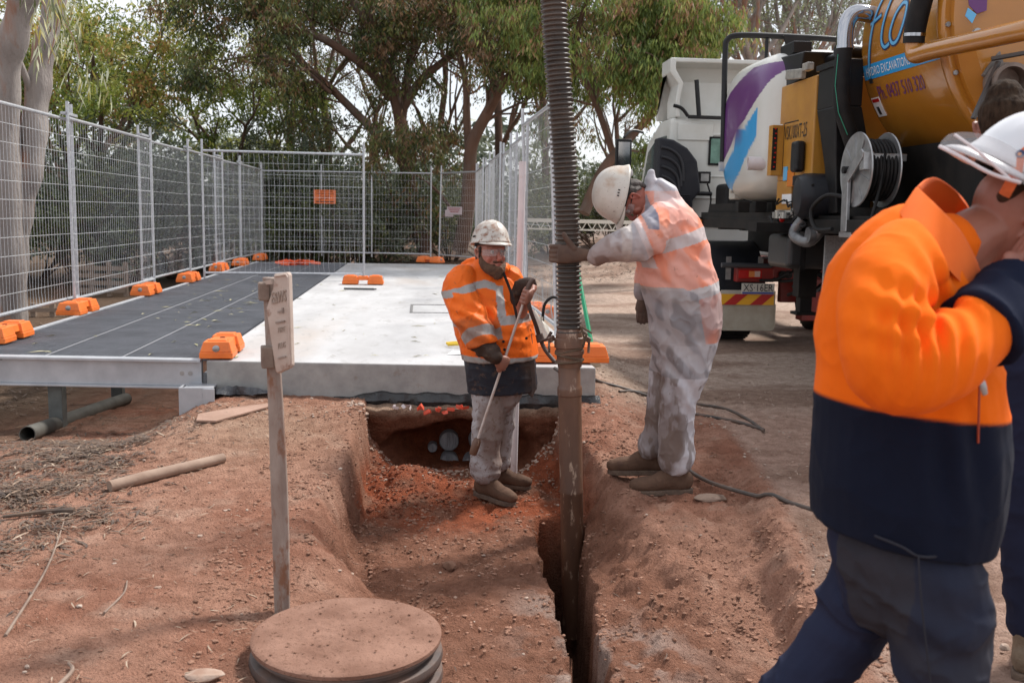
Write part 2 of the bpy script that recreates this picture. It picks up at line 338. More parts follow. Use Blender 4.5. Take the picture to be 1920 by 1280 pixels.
# ------------------------------------------------------------ ground
def axis(fine0, fine1, step, lo, hi, g=1.07):
    a = list(np.arange(fine0, fine1, step)); s = step; x = a[-1]; up = []
    while x < hi: s = min(s*g, 3.); x += s; up.append(x)
    s = step; x = fine0; dn = []
    while x > lo: s = min(s*g, 3.); x -= s; dn.append(x)
    return np.array(dn[::-1]+a+up)
def lerp(xs, ys, x): return np.interp(x, xs, ys)
def ridge_x(y): return lerp([2.5, 4.1, 5.26, 7.0], [1.45, 1.69, 1.92, 2.16], y)
def height(x, y, rough=True):
    x = np.asarray(x, float); y = np.asarray(y, float)
    wob = .035*fbm(x*2.2, y*2.2, 0, 4, 3)
    z = np.zeros(np.broadcast(x, y).shape)
    # mound against the slab, left; falls away under the deck and further left
    z = z + .17*ss(5.4, 6.9, y)*ss(-2.0, -1.35, x)*(1-ss(1.25, 2.0, x))
    z = z + .05*np.exp(-((x+1.2)/.9)**2-((y-5.6)/1.0)**2)
    z = z - .10*ss(6.1, 7.2, y)*(1-ss(-2.1, -1.4, x)) - .22*ss(7.2, 10, y)*(1-ss(-1.9, -1.3, x))
    z = z + .09*ss(1.0, 1.4, x)*(1-ss(1.7, 2.3, x))*ss(6.9, 7.5, y)*(1-ss(24, 28, y))
    z = z - .35*ss(7.4, 9, y)*ss(-2, -1.4, x)*(1-ss(.9, 1.1, x))*(1-ss(21, 22, y))       # beneath the slab
    z = z + .85*ss(18, 36, y)*ss(2, 7, x) + .45*ss(24, 45, y)*(1-ss(2, 7, x))
    # compacted edge right of the trench
    e = x-ridge_x(y)-.03*fbm(y*1.5, 0, 0, 3, 9)
    A = lerp([2.8, 4.0, 4.9, 5.8, 7.0], [.18, .16, .10, .02, .0], y)
    z = z - A*(1-ss(-.16, -.03, e))*(1-ss(7.2, 7.6, y))*ss(.6, 1.1, x) + .018*np.exp(-(e/.05)**2)*(1-ss(6.6, 7.4, y))
    z = z - .05*np.exp(-((x-1.45)/.16)**2-((y-4.6)/.5)**2) - .06*np.exp(-((x-1.18)/.2)**2-((y-4.35)/.12)**2)
    # near left ground falls a little towards the lid and the trench mouth
    z = z - .10*ss(-1.0, -.3, x)*(1-ss(3.9, 4.5, y))
    # trench
    fl = lerp([2.5, 3.5, 4.4, 5.1, 6.9, 8], [-.24, -.25, -.29, -.345, -.325, -.36], y)
    wl = lerp([2.5, 3.6, 4.4, 4.8, 5.1, 5.6, 7], [.6, .55, .40, .24, .20, .12, .05], y)        # left wall run
    xl = lerp([2.5, 3.6, 4.35, 4.65, 4.8, 5.1, 7, 8], [.15, .05, -.06, -.24, -.31, -.33, -.345, -.36], y)+wob*.7
    inl = ss(xl-wl, xl, x)
    xr = lerp([2.5, 3.9, 4.6, 5.6, 6.2, 8], [.60, .74, .82, .95, .93, .90], y)+wob*.6  # right lip / wall foot
    wr = lerp([2.5, 3.9, 4.8, 5.6, 6.3, 8], [.9, .7, .42, .20, .10, .08], y)
    inr = 1-ss(xr, xr+wr, x)
    endm = 1-ss(7.55, 7.6, y)
    k = inl*inr*endm
    zt = z*(1-k)+fl*k
    # right bank keeps a rounded shoulder
    # red heap at the head of the trench
    zt = zt + k*(.13*np.exp(-((x+.08)/.24)**2-((y-6.5)/.28)**2)+.05*np.exp(-((x-.75)/.12)**2-((y-6.5)/.3)**2)+.24*np.exp(-((x+.36)/.13)**2-((y-6.95)/.30)**2)+.20*np.exp(-((x-.92)/.11)**2-((y-6.95)/.28)**2))
    # slot
    sl = lerp([2.5, 3.9, 4.6, 5.6, 5.9], [.50, .60, .635, .66, .70], y)+.03*fbm(y*5, 1, 0, 4, 21)+.012*vn(y*19, 0, 0, 5)
    sr = xr-.01+.02*fbm(y*5, 7, 0, 3, 23)
    ks = ss(sl, sl+.035, x)*(1-ss(sr, sr+.03, x))*(1-ss(5.78, 5.9, y))
    zt = zt*(1-ks)+(-1.15)*ks
    if rough:
        near = 1-ss(9, 16, y)
        steep = np.clip(4*k*(1-k), 0, 1); rb = ss(.85, 1.1, x)*(1-ss(-.12, -.03, e))*(1-ss(5.2, 5.9, y))
        zt = zt + .028*rb*fbm(x*6+y*3, y*5-x*2, 0, 4, 133)+.016*rb*(1-np.abs(fbm(x*9-y*4, y*12, 0, 3, 137)))
        amp = .012+.022*k+.020*ss(.9, 1.0, x)*(1-ss(-.05, .0, e))*(1-ss(6, 7, y))+.02*steep
        zt = zt + near*amp*(fbm(x*7, y*7, 0, 4, 31)+.5*fbm(x*23, y*23, 0, 3, 37)) + near*(.007*vn(x*45, y*45, 0, 41)+.006*k*vn(x*30, y*30, 0, 44)+.010*k*np.maximum(0, fbm(x*12, y*12, 0, 3, 48)))
        zt = zt + .05*(1-near)*fbm(x*.6, y*.6, 0, 3, 43)
    return zt
def gcol(x, y, z):
    n1 = fbm(x*1.3, y*1.3, 0, 5, 51); n2 = fbm(x*6, y*6, 0, 4, 57); n3 = fbm(x*.5, y*2, 0, 4, 63)
    def mixc(a, b, t): return a*(1-t[..., None])+np.array(b)*t[..., None]
    c = np.zeros((*x.shape, 3))+np.array((.42, .225, .155))
    c = mixc(c, (.34, .155, .10), ss(-.1, .4, n1))
    c = mixc(c, (.48, .30, .22), ss(.15, .5, n2)*.6)
    right = ss(0, .12, x-ridge_x(y)); far = ss(7, 8.2, y)
    c = mixc(c, (.50, .345, .27), right*.8)
    c = mixc(c, (.53, .40, .32), far*ss(1.2, 1.5, x))
    c = mixc(c, (.25, .15, .105), ss(0, .35, n3)*np.maximum(right, far*ss(1.2, 1.5, x))*.7)
    c = mixc(c, (.46, .34, .26), np.exp(-((x-1.6)/.35)**2)*ss(6.9, 7.4, y)*.9)
    c = mixc(c, (.44, .30, .21), np.exp(-((x+1.0)/.6)**2-((y-6.3)/.6)**2)*.7)
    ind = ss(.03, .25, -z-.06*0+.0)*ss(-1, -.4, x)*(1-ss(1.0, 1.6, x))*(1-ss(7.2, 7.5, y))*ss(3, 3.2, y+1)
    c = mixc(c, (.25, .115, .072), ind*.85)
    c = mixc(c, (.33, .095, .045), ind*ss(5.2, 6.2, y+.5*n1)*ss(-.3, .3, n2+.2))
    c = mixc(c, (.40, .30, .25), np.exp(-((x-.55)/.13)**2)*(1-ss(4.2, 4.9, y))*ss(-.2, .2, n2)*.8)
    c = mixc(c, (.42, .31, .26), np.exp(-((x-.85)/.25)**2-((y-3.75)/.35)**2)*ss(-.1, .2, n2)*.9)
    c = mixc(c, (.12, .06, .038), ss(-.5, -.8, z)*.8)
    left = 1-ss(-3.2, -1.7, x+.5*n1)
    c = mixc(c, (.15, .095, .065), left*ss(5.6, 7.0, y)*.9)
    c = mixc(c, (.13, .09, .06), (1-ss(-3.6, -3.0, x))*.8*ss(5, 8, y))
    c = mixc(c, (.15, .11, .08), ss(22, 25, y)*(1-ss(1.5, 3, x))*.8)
    return c
gx = axis(-2.3, 2.5, .016, -70, 80, 1.06); gy = axis(2.7, 7.6, .016, -6, 130, 1.045)
X, Y = np.meshgrid(gx, gy); Z = height(X, Y)
jx = .02*vn(Y*14, Z*16, X*5, 71)*ss(.02, .1, -Z)*(np.abs(X) < 2)*(Y < 7.3)
gv = np.stack([X+jx, Y, Z], -1).reshape(-1, 3)
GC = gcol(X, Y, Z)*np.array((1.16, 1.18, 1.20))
ny, nx = X.shape; ii = np.arange(ny*nx).reshape(ny, nx)
gf = np.stack([ii[:-1, :-1], ii[:-1, 1:], ii[1:, 1:], ii[1:, :-1]], -1).reshape(-1, 4)
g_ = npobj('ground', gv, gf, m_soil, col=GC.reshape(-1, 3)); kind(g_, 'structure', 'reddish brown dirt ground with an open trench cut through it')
def hz(x, y): return float(height(np.array([x]), np.array([y]), False)[0])

# bank at the head of the trench with the dug-out hollow round the conduits
bx = np.arange(-.62, 1.25, .014); bs = np.linspace(0, 1, 70); BX, BS = np.meshgrid(bx, bs)
topz = .118+.04*fbm(BX*4, 0, 0, 4, 81)
BZ = -.5+(topz+.5)*np.minimum(BS/.82, 1)
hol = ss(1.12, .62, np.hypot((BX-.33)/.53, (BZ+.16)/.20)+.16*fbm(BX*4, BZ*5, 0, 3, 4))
BY = 6.93+.05*ss(.0, .16, BZ)*0+.40*hol+.07*fbm(BX*4, BZ*6, 0, 5, 83)-.03*ss(-.1, -.35, BZ)
over = ss(.82, 1, BS); BY = BY+over*.25; BZ = BZ+.012*fbm(BX*20, BS*20, 0, 3, 85)+over*.01
side = ss(-.36, -.50, BX); BY = BY-.0*side
n2 = fbm(BX*5, BZ*5, 0, 4, 87)
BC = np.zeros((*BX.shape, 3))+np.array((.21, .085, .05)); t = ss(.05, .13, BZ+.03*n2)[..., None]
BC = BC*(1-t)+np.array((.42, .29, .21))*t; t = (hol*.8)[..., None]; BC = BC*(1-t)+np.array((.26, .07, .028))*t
ny, nx = BX.shape; ii = np.arange(ny*nx).reshape(ny, nx)
bf = np.stack([ii[:-1, :-1], ii[:-1, 1:], ii[1:, 1:], ii[1:, :-1]], -1).reshape(-1, 4)
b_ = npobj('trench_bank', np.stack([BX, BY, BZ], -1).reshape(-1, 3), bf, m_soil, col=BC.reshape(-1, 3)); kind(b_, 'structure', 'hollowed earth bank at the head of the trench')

# ------------------------------------------------------------ crumbs, pebbles, litter (countless: stuff)
def scat(name, mat, n, area, r0, r1, label, dens=None, flat=.65, pw=3.5, sub=1):
    xs = rng.uniform(area[0], area[1], n*4); ys = rng.uniform(area[2], area[3], n*4)
    keep = np.ones(len(xs), bool) if dens is None else rng.random(len(xs)) < dens(xs, ys)
    xs, ys = xs[keep][:n], ys[keep][:n]; n = len(xs)
    zs = height(xs, ys); ok = zs > -.6; xs, ys, zs = xs[ok], ys[ok], zs[ok]; n = len(xs)
    r = r0+(r1-r0)*rng.random(n)**pw
    base = np.array(ICO[sub][0]); F = np.array(ICO[sub][1]); nv = len(base)
    a = rng.random(n)*6.28; ca, sa = np.cos(a), np.sin(a)
    sx, sy, sz = (1+.5*rng.random(n)), (.7+.4*rng.random(n)), flat*(.7+.5*rng.random(n))
    jit = 1+.35*(rng.random((n, nv))-.5)
    B = base[None]*jit[..., None]*r[:, None, None]; B = B*np.stack([sx, sy, sz], -1)[:, None]
    Vx = B[..., 0]*ca[:, None]-B[..., 1]*sa[:, None]+xs[:, None]; Vy = B[..., 0]*sa[:, None]+B[..., 1]*ca[:, None]+ys[:, None]
    Vz = B[..., 2]+(zs+r*.25)[:, None]
    v = np.stack([Vx, Vy, Vz], -1).reshape(-1, 3); f = (F[None]+(np.arange(n)*nv)[:, None, None]).reshape(-1, 3)
    return kind(npobj(name, v, f, mat, smooth=False), 'stuff', label)
inpit = lambda x, y: (x > -.6) & (x < 1.7)
scat('soil_crumbs', m_crumb, 26000, (-.9, 1.9, 3.0, 6.9), .0015, .012, 'loose brown soil crumbs on the trench floor and banks', lambda x, y: .15+.85*ss(-.1, .5, fbm(x*3, y*3, 0, 4, 91)), pw=6)
scat('dirt_clods', m_crumb, 9000, (-2.8, -.5, 3.0, 7.0), .0015, .007, 'small dirt clods scattered over the left ground', pw=5)
scat('heap_clods', M('red_clod', (.24, .08, .045), .95, (.14, .05, .03), 4, 5, .6, 90, bd=.01, spec=.1), 900, (-.33, .35, 5.9, 6.85), .002, .015, 'clods of dark red earth heaped at the head of the trench', pw=2)
def gravd(x, y): return np.where((x > -1.6) & (x < 1.2) & (y > 6.4) & (y < 6.93), .7, np.where((x > 1.2) & (x < 2.3) & (y > 6.8), .9, np.where(x > ridge_x(y), .35, .05)))
scat('pebbles', m_stone, 5200, (-1.6, 5.5, 3.2, 10.5), .003, .013, 'pale pebbles and gravel along the slab edge and road', gravd, pw=3)
scat('bank_pebbles', m_stone, 500, (-.5, 1.1, 6.78, 6.92), .006, .018, 'pale pebbles on the lip of the bank', pw=2)

def litter(name, n, area, L0, L1, mat, dens, label, wid=.12, tilt=.35):
    xs = rng.uniform(area[0], area[1], n*6); ys = rng.uniform(area[2], area[3], n*6)
    keep = rng.random(len(xs)) < dens(xs, ys); xs, ys = xs[keep][:n], ys[keep][:n]; n = len(xs)
    zs = height(xs, ys)+rng.random(n)*.03*np.clip(dens(xs, ys), 0, 1)
    Ln = L0+(L1-L0)*rng.random(n)**2; a = rng.random(n)*6.28; d = np.stack([np.cos(a), np.sin(a), tilt*(rng.random(n)-.5)], -1)
    s = np.stack([-np.sin(a), np.cos(a), .5*(rng.random(n)-.5)], -1); p0 = np.stack([xs, ys, zs+.003], -1)
    q = []; cv = (rng.random(n)-.5)[:, None]
    for t, ww in ((-.5, .15), (-.2, 1), (.2, .9), (.5, .1)):
        c = p0+d*(Ln*t)[:, None]+s*(Ln[:, None]*cv*(.25-t*t))+np.array([0, 0, 1])*(Ln*(.25-t*t)*.25)[:, None]
        h = s*(Ln*wid*.5*ww)[:, None]; q += [c-h, c+h]
    v = np.stack(q, 1).reshape(-1, 3); k = (np.arange(n)*8)[:, None]
    f = np.concatenate([np.stack([k+0, k+1, k+3, k+2], -1), np.stack([k+2, k+3, k+5, k+4], -1), np.stack([k+4, k+5, k+7, k+6], -1)], 1).reshape(-1, 4)
    return kind(npobj(name, v, f, mat, smooth=False), 'stuff', label)
def pile(x, y):
    d = .9*np.exp(-((x+2.05)/.42)**2-((y-5.1)/.75)**2)+.75*np.exp(-((x+2.15)/.5)**2-((y-6.3)/.55)**2)+.45*np.exp(-((x+1.75)/.3)**2-((y-4.7)/.3)**2)
    return np.clip(d*(.7+1.2*fbm(x*4, y*4, 0, 3, 95)), 0, 1)
A_ = (-3.2, -1.2, 3.6, 7.6)
litter('leaf_litter', 5200, A_, .02, .09, m_leaf_l, pile, 'pile of dry brown gum leaves left of the trench')
litter('dark_litter', 5200, A_, .02, .10, m_leaf_d, pile, 'dark decaying leaves and bark in the leaf pile', .14)
litter('pale_litter', 1000, A_, .02, .11, m_leaf_p, pile, 'pale curled leaves and bark on top of the leaf pile', .10)
litter('scattered_leaves', 750, (-2.8, -.5, 3.0, 6.8), .015, .07, m_leaf_p, lambda x, y: .25+0*x, 'scattered pale leaf scraps on bare dirt', .1)
litter('scattered_twigs', 700, (-2.8, 2.5, 3.0, 7.0), .015, .09, m_leaf_d, lambda x, y: .25+0*x, 'fine dark twigs scattered on bare dirt', .05)
litter('deck_litter', 5200, (-9, -1.5, 7.0, 16), .05, .16, m_leaf_l, lambda x, y: np.where(x < -3.4, .7, .25), 'leaf litter on the dark ground beneath and beside the deck')
litter('back_litter', 3000, (-4, 6, 21.4, 27), .08, .25, m_leaf_d, lambda x, y: .6+0*x, 'brown bark and leaf litter behind the back fence')
litter('road_litter', 500, (1.6, 9, 7, 14), .03, .10, m_leaf_d, lambda x, y: .5+0*x, 'leaf scraps on the gravel road')
# ------------------------------------------------------------ concrete slab
SZ = .42
def front(x): return 7.08-.1*x
t = thing('concrete_slab', 'long pale concrete slab with a broom finish ahead of the trench', 'slab', (0, 7.1, .2))
mb = MB(); mb.prism([(-1.53, front(-1.53)), (1.25, front(1.25)), (1.25, 21.1), (-1.53, 21.1)], (0, 0, .165), (1, 0, 0), (0, 1, 0), (0, 0, SZ-.165))
for i, f in enumerate(mb.f):
    zs = [mb.v[k][2] for k in f]
    if max(zs)-min(zs) > .05: mb.m[i] = 1
obj('slab_body', mb, [m_conc, m_concside], t, smooth=0, bevel=.012, seg=3)
mb = MB(); a, b = G(770, 571, SZ), G(845, 587, SZ)
x0, x1, y0, y1 = a.x, a.x+1.05, b.y, a.y
for s in ((x0, x1, y0, y0+.03), (x0, x1, y1-.03, y1), (x0, x0+.03, y0+.03, y1-.03), (x1-.03, x1, y0+.03, y1-.03)): mb.bb(s[0], s[1], s[2], s[3], SZ, SZ+.006)
obj('access_lid', mb, M('lid_frame', (.17, .165, .16), .8), t, smooth=0)
# black membrane hanging below the slab
mb = MB(); xs = np.linspace(-.62, 1.28, 90); rs = []
for x in xs:
    e = ss(-.62, -.3, x)*1.0; b_ = .165-.055*e-.012*math.sin(x*9)-.01*math.sin(x*23); off = -.02-.018*math.sin(x*11)-.012*math.sin(x*31)
    y = front(x)
    b_ = .165-.075*e-.012*math.sin(x*9)-.008*math.sin(x*23); up_ = .17+.045*e+.006*math.sin(x*17)+.004*math.sin(x*41); rs.append([V((x, y-.003, up_)), V((x, y-.016+.3*off*e, up_-.008)), V((x, y+off-.03*e, .16)), V((x, y+off-.012+.01*math.sin(x*43), b_)), V((x, y+.03, b_-.01))])
mb.rings(rs); tag(obj('plastic_membrane', mb, m_blkplas), 'glossy black plastic membrane sagging out under the slab edge above the pit', 'membrane')
mb = MB(); rs = []
for x in np.linspace(-1.5, -.98, 46):
    y = front(x); g = hz(x, y-.1)
    q = lambda s_, f_=12: float(fbm(np.array([x*f_]), np.array([s_*3.3]), 0, 3, 7)[0])
    rs.append([V((x, y-.02-.03*abs(q(1)), .175+.03*q(2))), V((x, y-.05-.06*abs(q(3)), g+.06+.05*q(4, 9))), V((x, y-.09-.09*q(5, 7), g+.03+.03*q(6))), V((x, y-.02, g))])
mb.rings(rs); tag(obj('plastic_scrap', mb, M('crumpled_plastic', (.10, .105, .115), .3, (.04, .04, .045), 12, 5, .6, 30)), 'crumpled dark plastic sheet at the left foot of the slab', 'plastic sheet')

# ------------------------------------------------------------ steel walkway deck
D0, D1 = -3.40, -1.545
t = thing('steel_walkway', 'grey steel grating walkway on posts left of the concrete slab', 'walkway', (-2.5, 7.3, SZ))
mb = MB(); y = 7.40
while y < 21.0:
    mb.bb(D0+.05, D1-.01, y, y+.007, SZ-.028, SZ-.001); y += .03
for x in np.arange(D0+.08, D1, .10): mb.bb(x, x+.006, 7.42, 21.0, SZ-.010, SZ-.0035)
obj('grating', mb, m_grate, t, smooth=0)
mb = MB()
for x in (-2.16, -2.72): mb.bb(x-.006, x+.006, 7.4, 21, SZ-.03, SZ+.0015)
for y in (10.9, 14.4, 17.8): mb.bb(D0+.05, D1-.02, y-.006, y+.006, SZ-.03, SZ+.0028)
obj('joint_strip', mb, M('dull_strip', (.24, .24, .255), .5), t, smooth=0)
mb = MB(); mb.bb(D0, D0+.05, 7.35, 21.05, SZ-.15, SZ+.012); obj('side_channel', mb, m_galvp, t, smooth=0, bevel=.004)
mb = MB()       # front channel beam: web with two flanges, set a little off the slab's line
yf = lambda x: front(x)+.02
for z0, z1, pr in ((SZ-.014, SZ+.006, .045), (SZ-.19, SZ-.014, 0), (SZ-.205, SZ-.19, .045)):
    mb.prism([(-6.4, yf(-6.4)-pr), (-1.57, yf(-1.57)-pr), (-1.57, yf(-1.57)+.06), (-6.4, yf(-6.4)+.06)], (0, 0, z0), (1, 0, 0), (0, 1, 0), (0, 0, z1-z0))
obj('edge_beam', mb, m_galvp, t, smooth=0, bevel=.003)
for dx in (.05, .11):
    mb = MB(); mb.lathe([(.0, -.01), (.017, -.01), (.017, .0), (.0, .0)], (-1.6-dx, yf(-1.6-dx)-.002, SZ-.10), (0, -1, 0), 12); obj('bolt', mb, m_steel, t)
mb = MB(); mb.bb(-6.4, D0+.05, 7.75, 8.4, SZ-.03, SZ-.004); obj('landing_plate', mb, m_grate, t, smooth=0)
for px, py, ytop in ((110, 805, 0), (222, 752, 0), (-250, 800, 0)):
    g = G(px, py, -.13) if px != 222 else G(px, py, -.27); mb = MB(); mb.bb(g.x-.05, g.x+.05, g.y-.05, g.y+.05, hz(g.x, g.y)-.1, SZ-.03)
    obj('post', mb, M('dull_steel_post', (.14, .15, .14), .55, (.09, .095, .09), 8, 5, metal=.3), t, smooth=0, bevel=.006)
for y in (12, 16, 20):
    for x in (-3.3, -1.9):
        mb = MB(); mb.bb(x-.05, x+.05, y-.05, y+.05, -.5, SZ-.03); obj('post', mb, m_galvp, t, smooth=0)
# square channel off-cuts standing on end beneath the corner
mb = MB(); a = P(338, 790, 7.05); bx0, by0 = a.x, 7.02
mb.prism([(0, 0), (.24, 0), (.24, .012), (.012, .012), (.012, .16), (0, .16)], (bx0, by0, -.05), (1, 0, 0), (0, 1, 0), (0, 0, .31))
mb.prism([(.162, -.004), (.25, -.03), (.25, -.018), (.18, -.004+.006)], (bx0, by0, -.05), (1, 0, 0), (0, 1, 0), (0, 0, .305))
mb.bb(bx0+.02, bx0+.22, by0+.02, by0+.9, .235, .25)
tag(obj('steel_bracket', mb, m_galvp, smooth=0, bevel=.003), 'pale steel channel bracket standing under the corner where walkway meets slab', 'bracket')

# ------------------------------------------------------------ temporary fencing
def fence_panel(name, a, b, zb, label, group, lean=0, sag=.0, zt=None):
    """panel between two foot points; tubes, mesh infill, end tips"""
    a, b = V((*a, 0)), V((*b, 0)); W = (b-a).length; u = (b-a).normalized(); nrm = V((-u.y, u.x, 0))
    t = thing(name, label, 'fence panel', (a.x, a.y, zb), group)
    upv = (V((0, 0, 1))+nrm*lean).normalized(); o = a+V((0, 0, zb)); H0, H1 = .09, 1.93
    q = lambda x, z, d=0: o+u*x+upv*z+nrm*d
    for x in (0, W): mb = MB(); mb.tube([q(x, 0), q(x, 2.10)], .017, 8); obj('post_tube', mb, m_galv, t)
    mb = MB(); mb.tube([q(.017, H1), q(W-.017, H1)], .017, 8); obj('top_rail', mb, m_galv, t)
    mb = MB(); mb.tube([q(.017, H0), q(W-.017, H0)], .017, 8); obj('bottom_rail', mb, m_galv, t)
    mb = MB(); k = int(W/.075); ph = random.random()*6
    for i in range(1, k):
        x = W*i/k; dw = .012*math.sin(ph+i*.7)+.01*math.sin(ph+i*.23)
        mb.tube([q(x, H0), q(x+dw*1.3, H0+.12, dw), q(x+dw*.3, .55), q(x-dw*.5, 1.5), q(x+dw, H1-.12, .3*dw), q(x, H1)], .0021, 3, cap=False)
    for j in range(1, 11):
        z = H0+(H1-H0)*j/11; mb.tube([q(0, z, .005), q(W, z, .005)], .0021, 3, cap=False)
    obj('wire_mesh', mb, m_wire, t, smooth=60)
    return t
def clamp(t, p, u, n='clamp'):
    mb = MB(); u = V(u).normalized(); p = V(p)
    mb.bar(p-u*.03, p+u*.34, .05, .028); obj(n, mb, m_galvp, t, smooth=0, bevel=.004)
XL = -3.62; FZ = SZ+.035
lp = [7.95, 10.85, 13.66, 16.12, 18.48, 20.60, 22.9]
for i in range(6):
    y0, y1 = lp[i]-(.16 if i else 0), lp[i+1]+.16
    a = (XL+(.035 if i % 2 else -.035), y0); b = (XL+(.035 if i % 2 else -.035), y1)
    pl = ['nearest panel of the left fence, cut by the photo edge', 'second nearest wire fence panel along the left side of the walkway', 'third wire panel of the left fence counted from the camera',
          'fourth wire panel of the left fence, beside the cross panel', 'fifth wire panel of the left fence, beyond the cross panel', 'farthest wire panel of the left fence, meeting the back fence'][i]
    t = fence_panel('temporary_fence', a, b, FZ, pl, 'temporary fence panels', lean=.0)
    if i: clamp(t, (XL, y0, FZ+1.98), (0, 1, 0)); 
gt = fence_panel('temporary_fence', (-3.33, 16.0) if False else (P(381, 400, 15.6).x, 15.6), (P(682, 400, 15.75).x, 15.75), FZ-.02, 'wire fence panel standing across the walkway and slab, free right end', 'temporary fence panels')
bp = [((492, 23.7), (697, 23.3), 'back fence panel with the orange sign, at the far left corner'), ((603, 23.55), (808, 23.15), 'back fence panel overlapping the one with the orange sign, in front of the big tree'),
      ((824, 22.9), (892, 21.6), 'turned wire panel at the back right corner carrying a small white sign')]
for (p0, y0), (p1, y1), lb in bp:
    a, b = P(p0, 400, y0), P(p1, 400, y1); t = fence_panel('temporary_fence', (a.x, a.y), (b.x, b.y), FZ, lb, 'temporary fence panels', lean=.02 if p0 == 824 else 0)
XR = 1.2
rp = [21.5, 19.3, 17.3, 15.1, 13.2, 11.3]
for i in range(5):
    y0, y1 = rp[i+1]-.1, rp[i]+.1; xo = XR+(.03 if i % 2 else -.03)
    lb = ['farthest panel of the right fence', 'fourth panel of the right fence from the white tube', 'third panel of the right fence from the white tube', 'second panel of the right fence from the white tube', 'right fence panel directly behind the white plastic tube'][i]
    t = fence_panel('temporary_fence', (xo, y0), (xo, y1), FZ, lb, 'temporary fence panels')
a, b = P(1003, 400, 9.9), P(1046, 500, 8.35)
fence_panel('temporary_fence', (b.x-.0, b.y), (a.x, a.y+.5), FZ+.02, 'nearest right fence panel, leaning, half hidden behind the ribbed hose', 'temporary fence panels', lean=.045)

# orange feet
def foot_tree():
    t = thing('orange_base_block', '-', 'fence foot', (0, 0, 0), 'orange fence feet')
    mb = MB()
    for s in (-1, 1):
        mb.box((0, s*.185, .022), (.235, .235, .044)); mb.box((0, s*.185, .082), (.228, .228, .076), tz=.80)
        mb.box((0, s*.185, .125), (.14, .12, .012), tz=.9)
    mb.box((0, 0, .085), (.17, .16, .06), tz=.9)
    obj('block', mb, m_orange, t, smooth=0, bevel=.014, seg=3)
    for s in (-1, 1):
        mb = MB(); mb.lathe([(.0, -.01), (.026, -.01), (.026, .008), (.02, .012), (0, .012)], (0, s*.287, .07), (0, s, 0), 16); obj('end_plug', mb, m_steel, t)
    mb = MB(); mb.lathe([(.02, 0), (.02, .004), (.012, .004), (.012, -.02)], (0, 0, .116), (0, 0, 1), 12, cap=False); obj('socket', mb, m_black, t)
    return t
ft = foot_tree(); used = False
feet = [(10, 636, 0, 'orange fence foot at the left edge of the photo'), (147, 586, 0, 'orange foot under the first pair of fence posts from the left'),
        (275, 551, 0, 'orange foot under the second pair of fence posts from the left'), (354, 527, 0, 'orange foot under the third pair of posts, just left of the cross panel'),
        (411, 507, 0, 'orange foot seen through the lower left corner of the cross panel'), (451, 497, 0, 'small orange foot second from the far left corner of the fence'),
        (488, 487, 0, 'farthest orange foot, in the left back corner of the fence'), (418, 662, .03, 'lone orange block on the near corner where walkway meets concrete'),
        (681, 532, 1.57, 'orange foot on the concrete under the free end of the cross panel'), (807, 492, .9, 'orange foot at the back of the slab below the big tree'),
        (1062, 676, 1.52, 'nearest orange foot on the right slab edge behind the steel suction pipe'), (1012, 592, .15, 'orange foot behind the belly of the stout worker, by the right fence')]
for px, py, r, lb in feet:
    g = G(px, py, SZ+.01)
    if px < 500 and px != 418: g.x = max(g.x, -3.55)
    if not used: ft.location = (g.x, g.y, SZ+.012); ft.rotation_euler.z = r; ft['label'] = lb; used = True
    else: copy_tree(ft, (g.x, g.y, SZ+.012), lb, r)

# signs on the back fence
sg = P(609, 369, 23.2); t = thing('warning_sign', 'small orange sign with dark lettering wired to the back fence', 'sign', sg)
mb = MB(); mb.box(sg, (.49, .006, .31)); obj('sign_board', mb, M('sign_orange', (.75, .17, .04), .5), t, smooth=0)
for i, s in enumerate(('DO NOT USE', 'TEMPORARY FENCE', 'AS LADDER', 'SUPPORT')):
    text(s, sg+V((0, -.005, .105-i*.055)), (1, 0, 0), (0, 0, 1), .034, m_ktext, 'lettering', t, wid=(.36, .40, .26, .18)[i], align='CENTER')
mb = MB(); mb.bb(sg.x-.2, sg.x+.2, sg.y-.006, sg.y-.004, sg.z-.12, sg.z-.10); obj('rule', mb, m_ktext, t, smooth=0)
s2 = P(852, 395, 22.1); dv = (P(892, 400, 21.6)-P(824, 400, 22.9)); dv.z = 0; dv.normalize(); nn = V((dv.y, -dv.x, 0))
t = thing('notice_sign', 'small white and pink notice on the turned corner fence panel', 'sign', s2)
R_ = Matrix((dv, -nn, V((0, 0, 1)))).transposed(); mb = MB(); mb.box(s2, (.62, .006, .17), R_); mb.box(s2+dv*-.24+V((0, 0, -.06))-nn*.01, (.34, .005, .15), R_)
obj('sign_board', mb, M('sign_pinkwhite', (.55, .46, .47), .5), t, smooth=0)
for i in range(3): mb = MB(); mb.box(s2+nn*.005+V((0, 0, .05-.04*i)), (.5-.08*i, .003, .016), R_); obj('printed_line', mb, M('sign_red', (.35, .06, .06), .5), t, smooth=0)

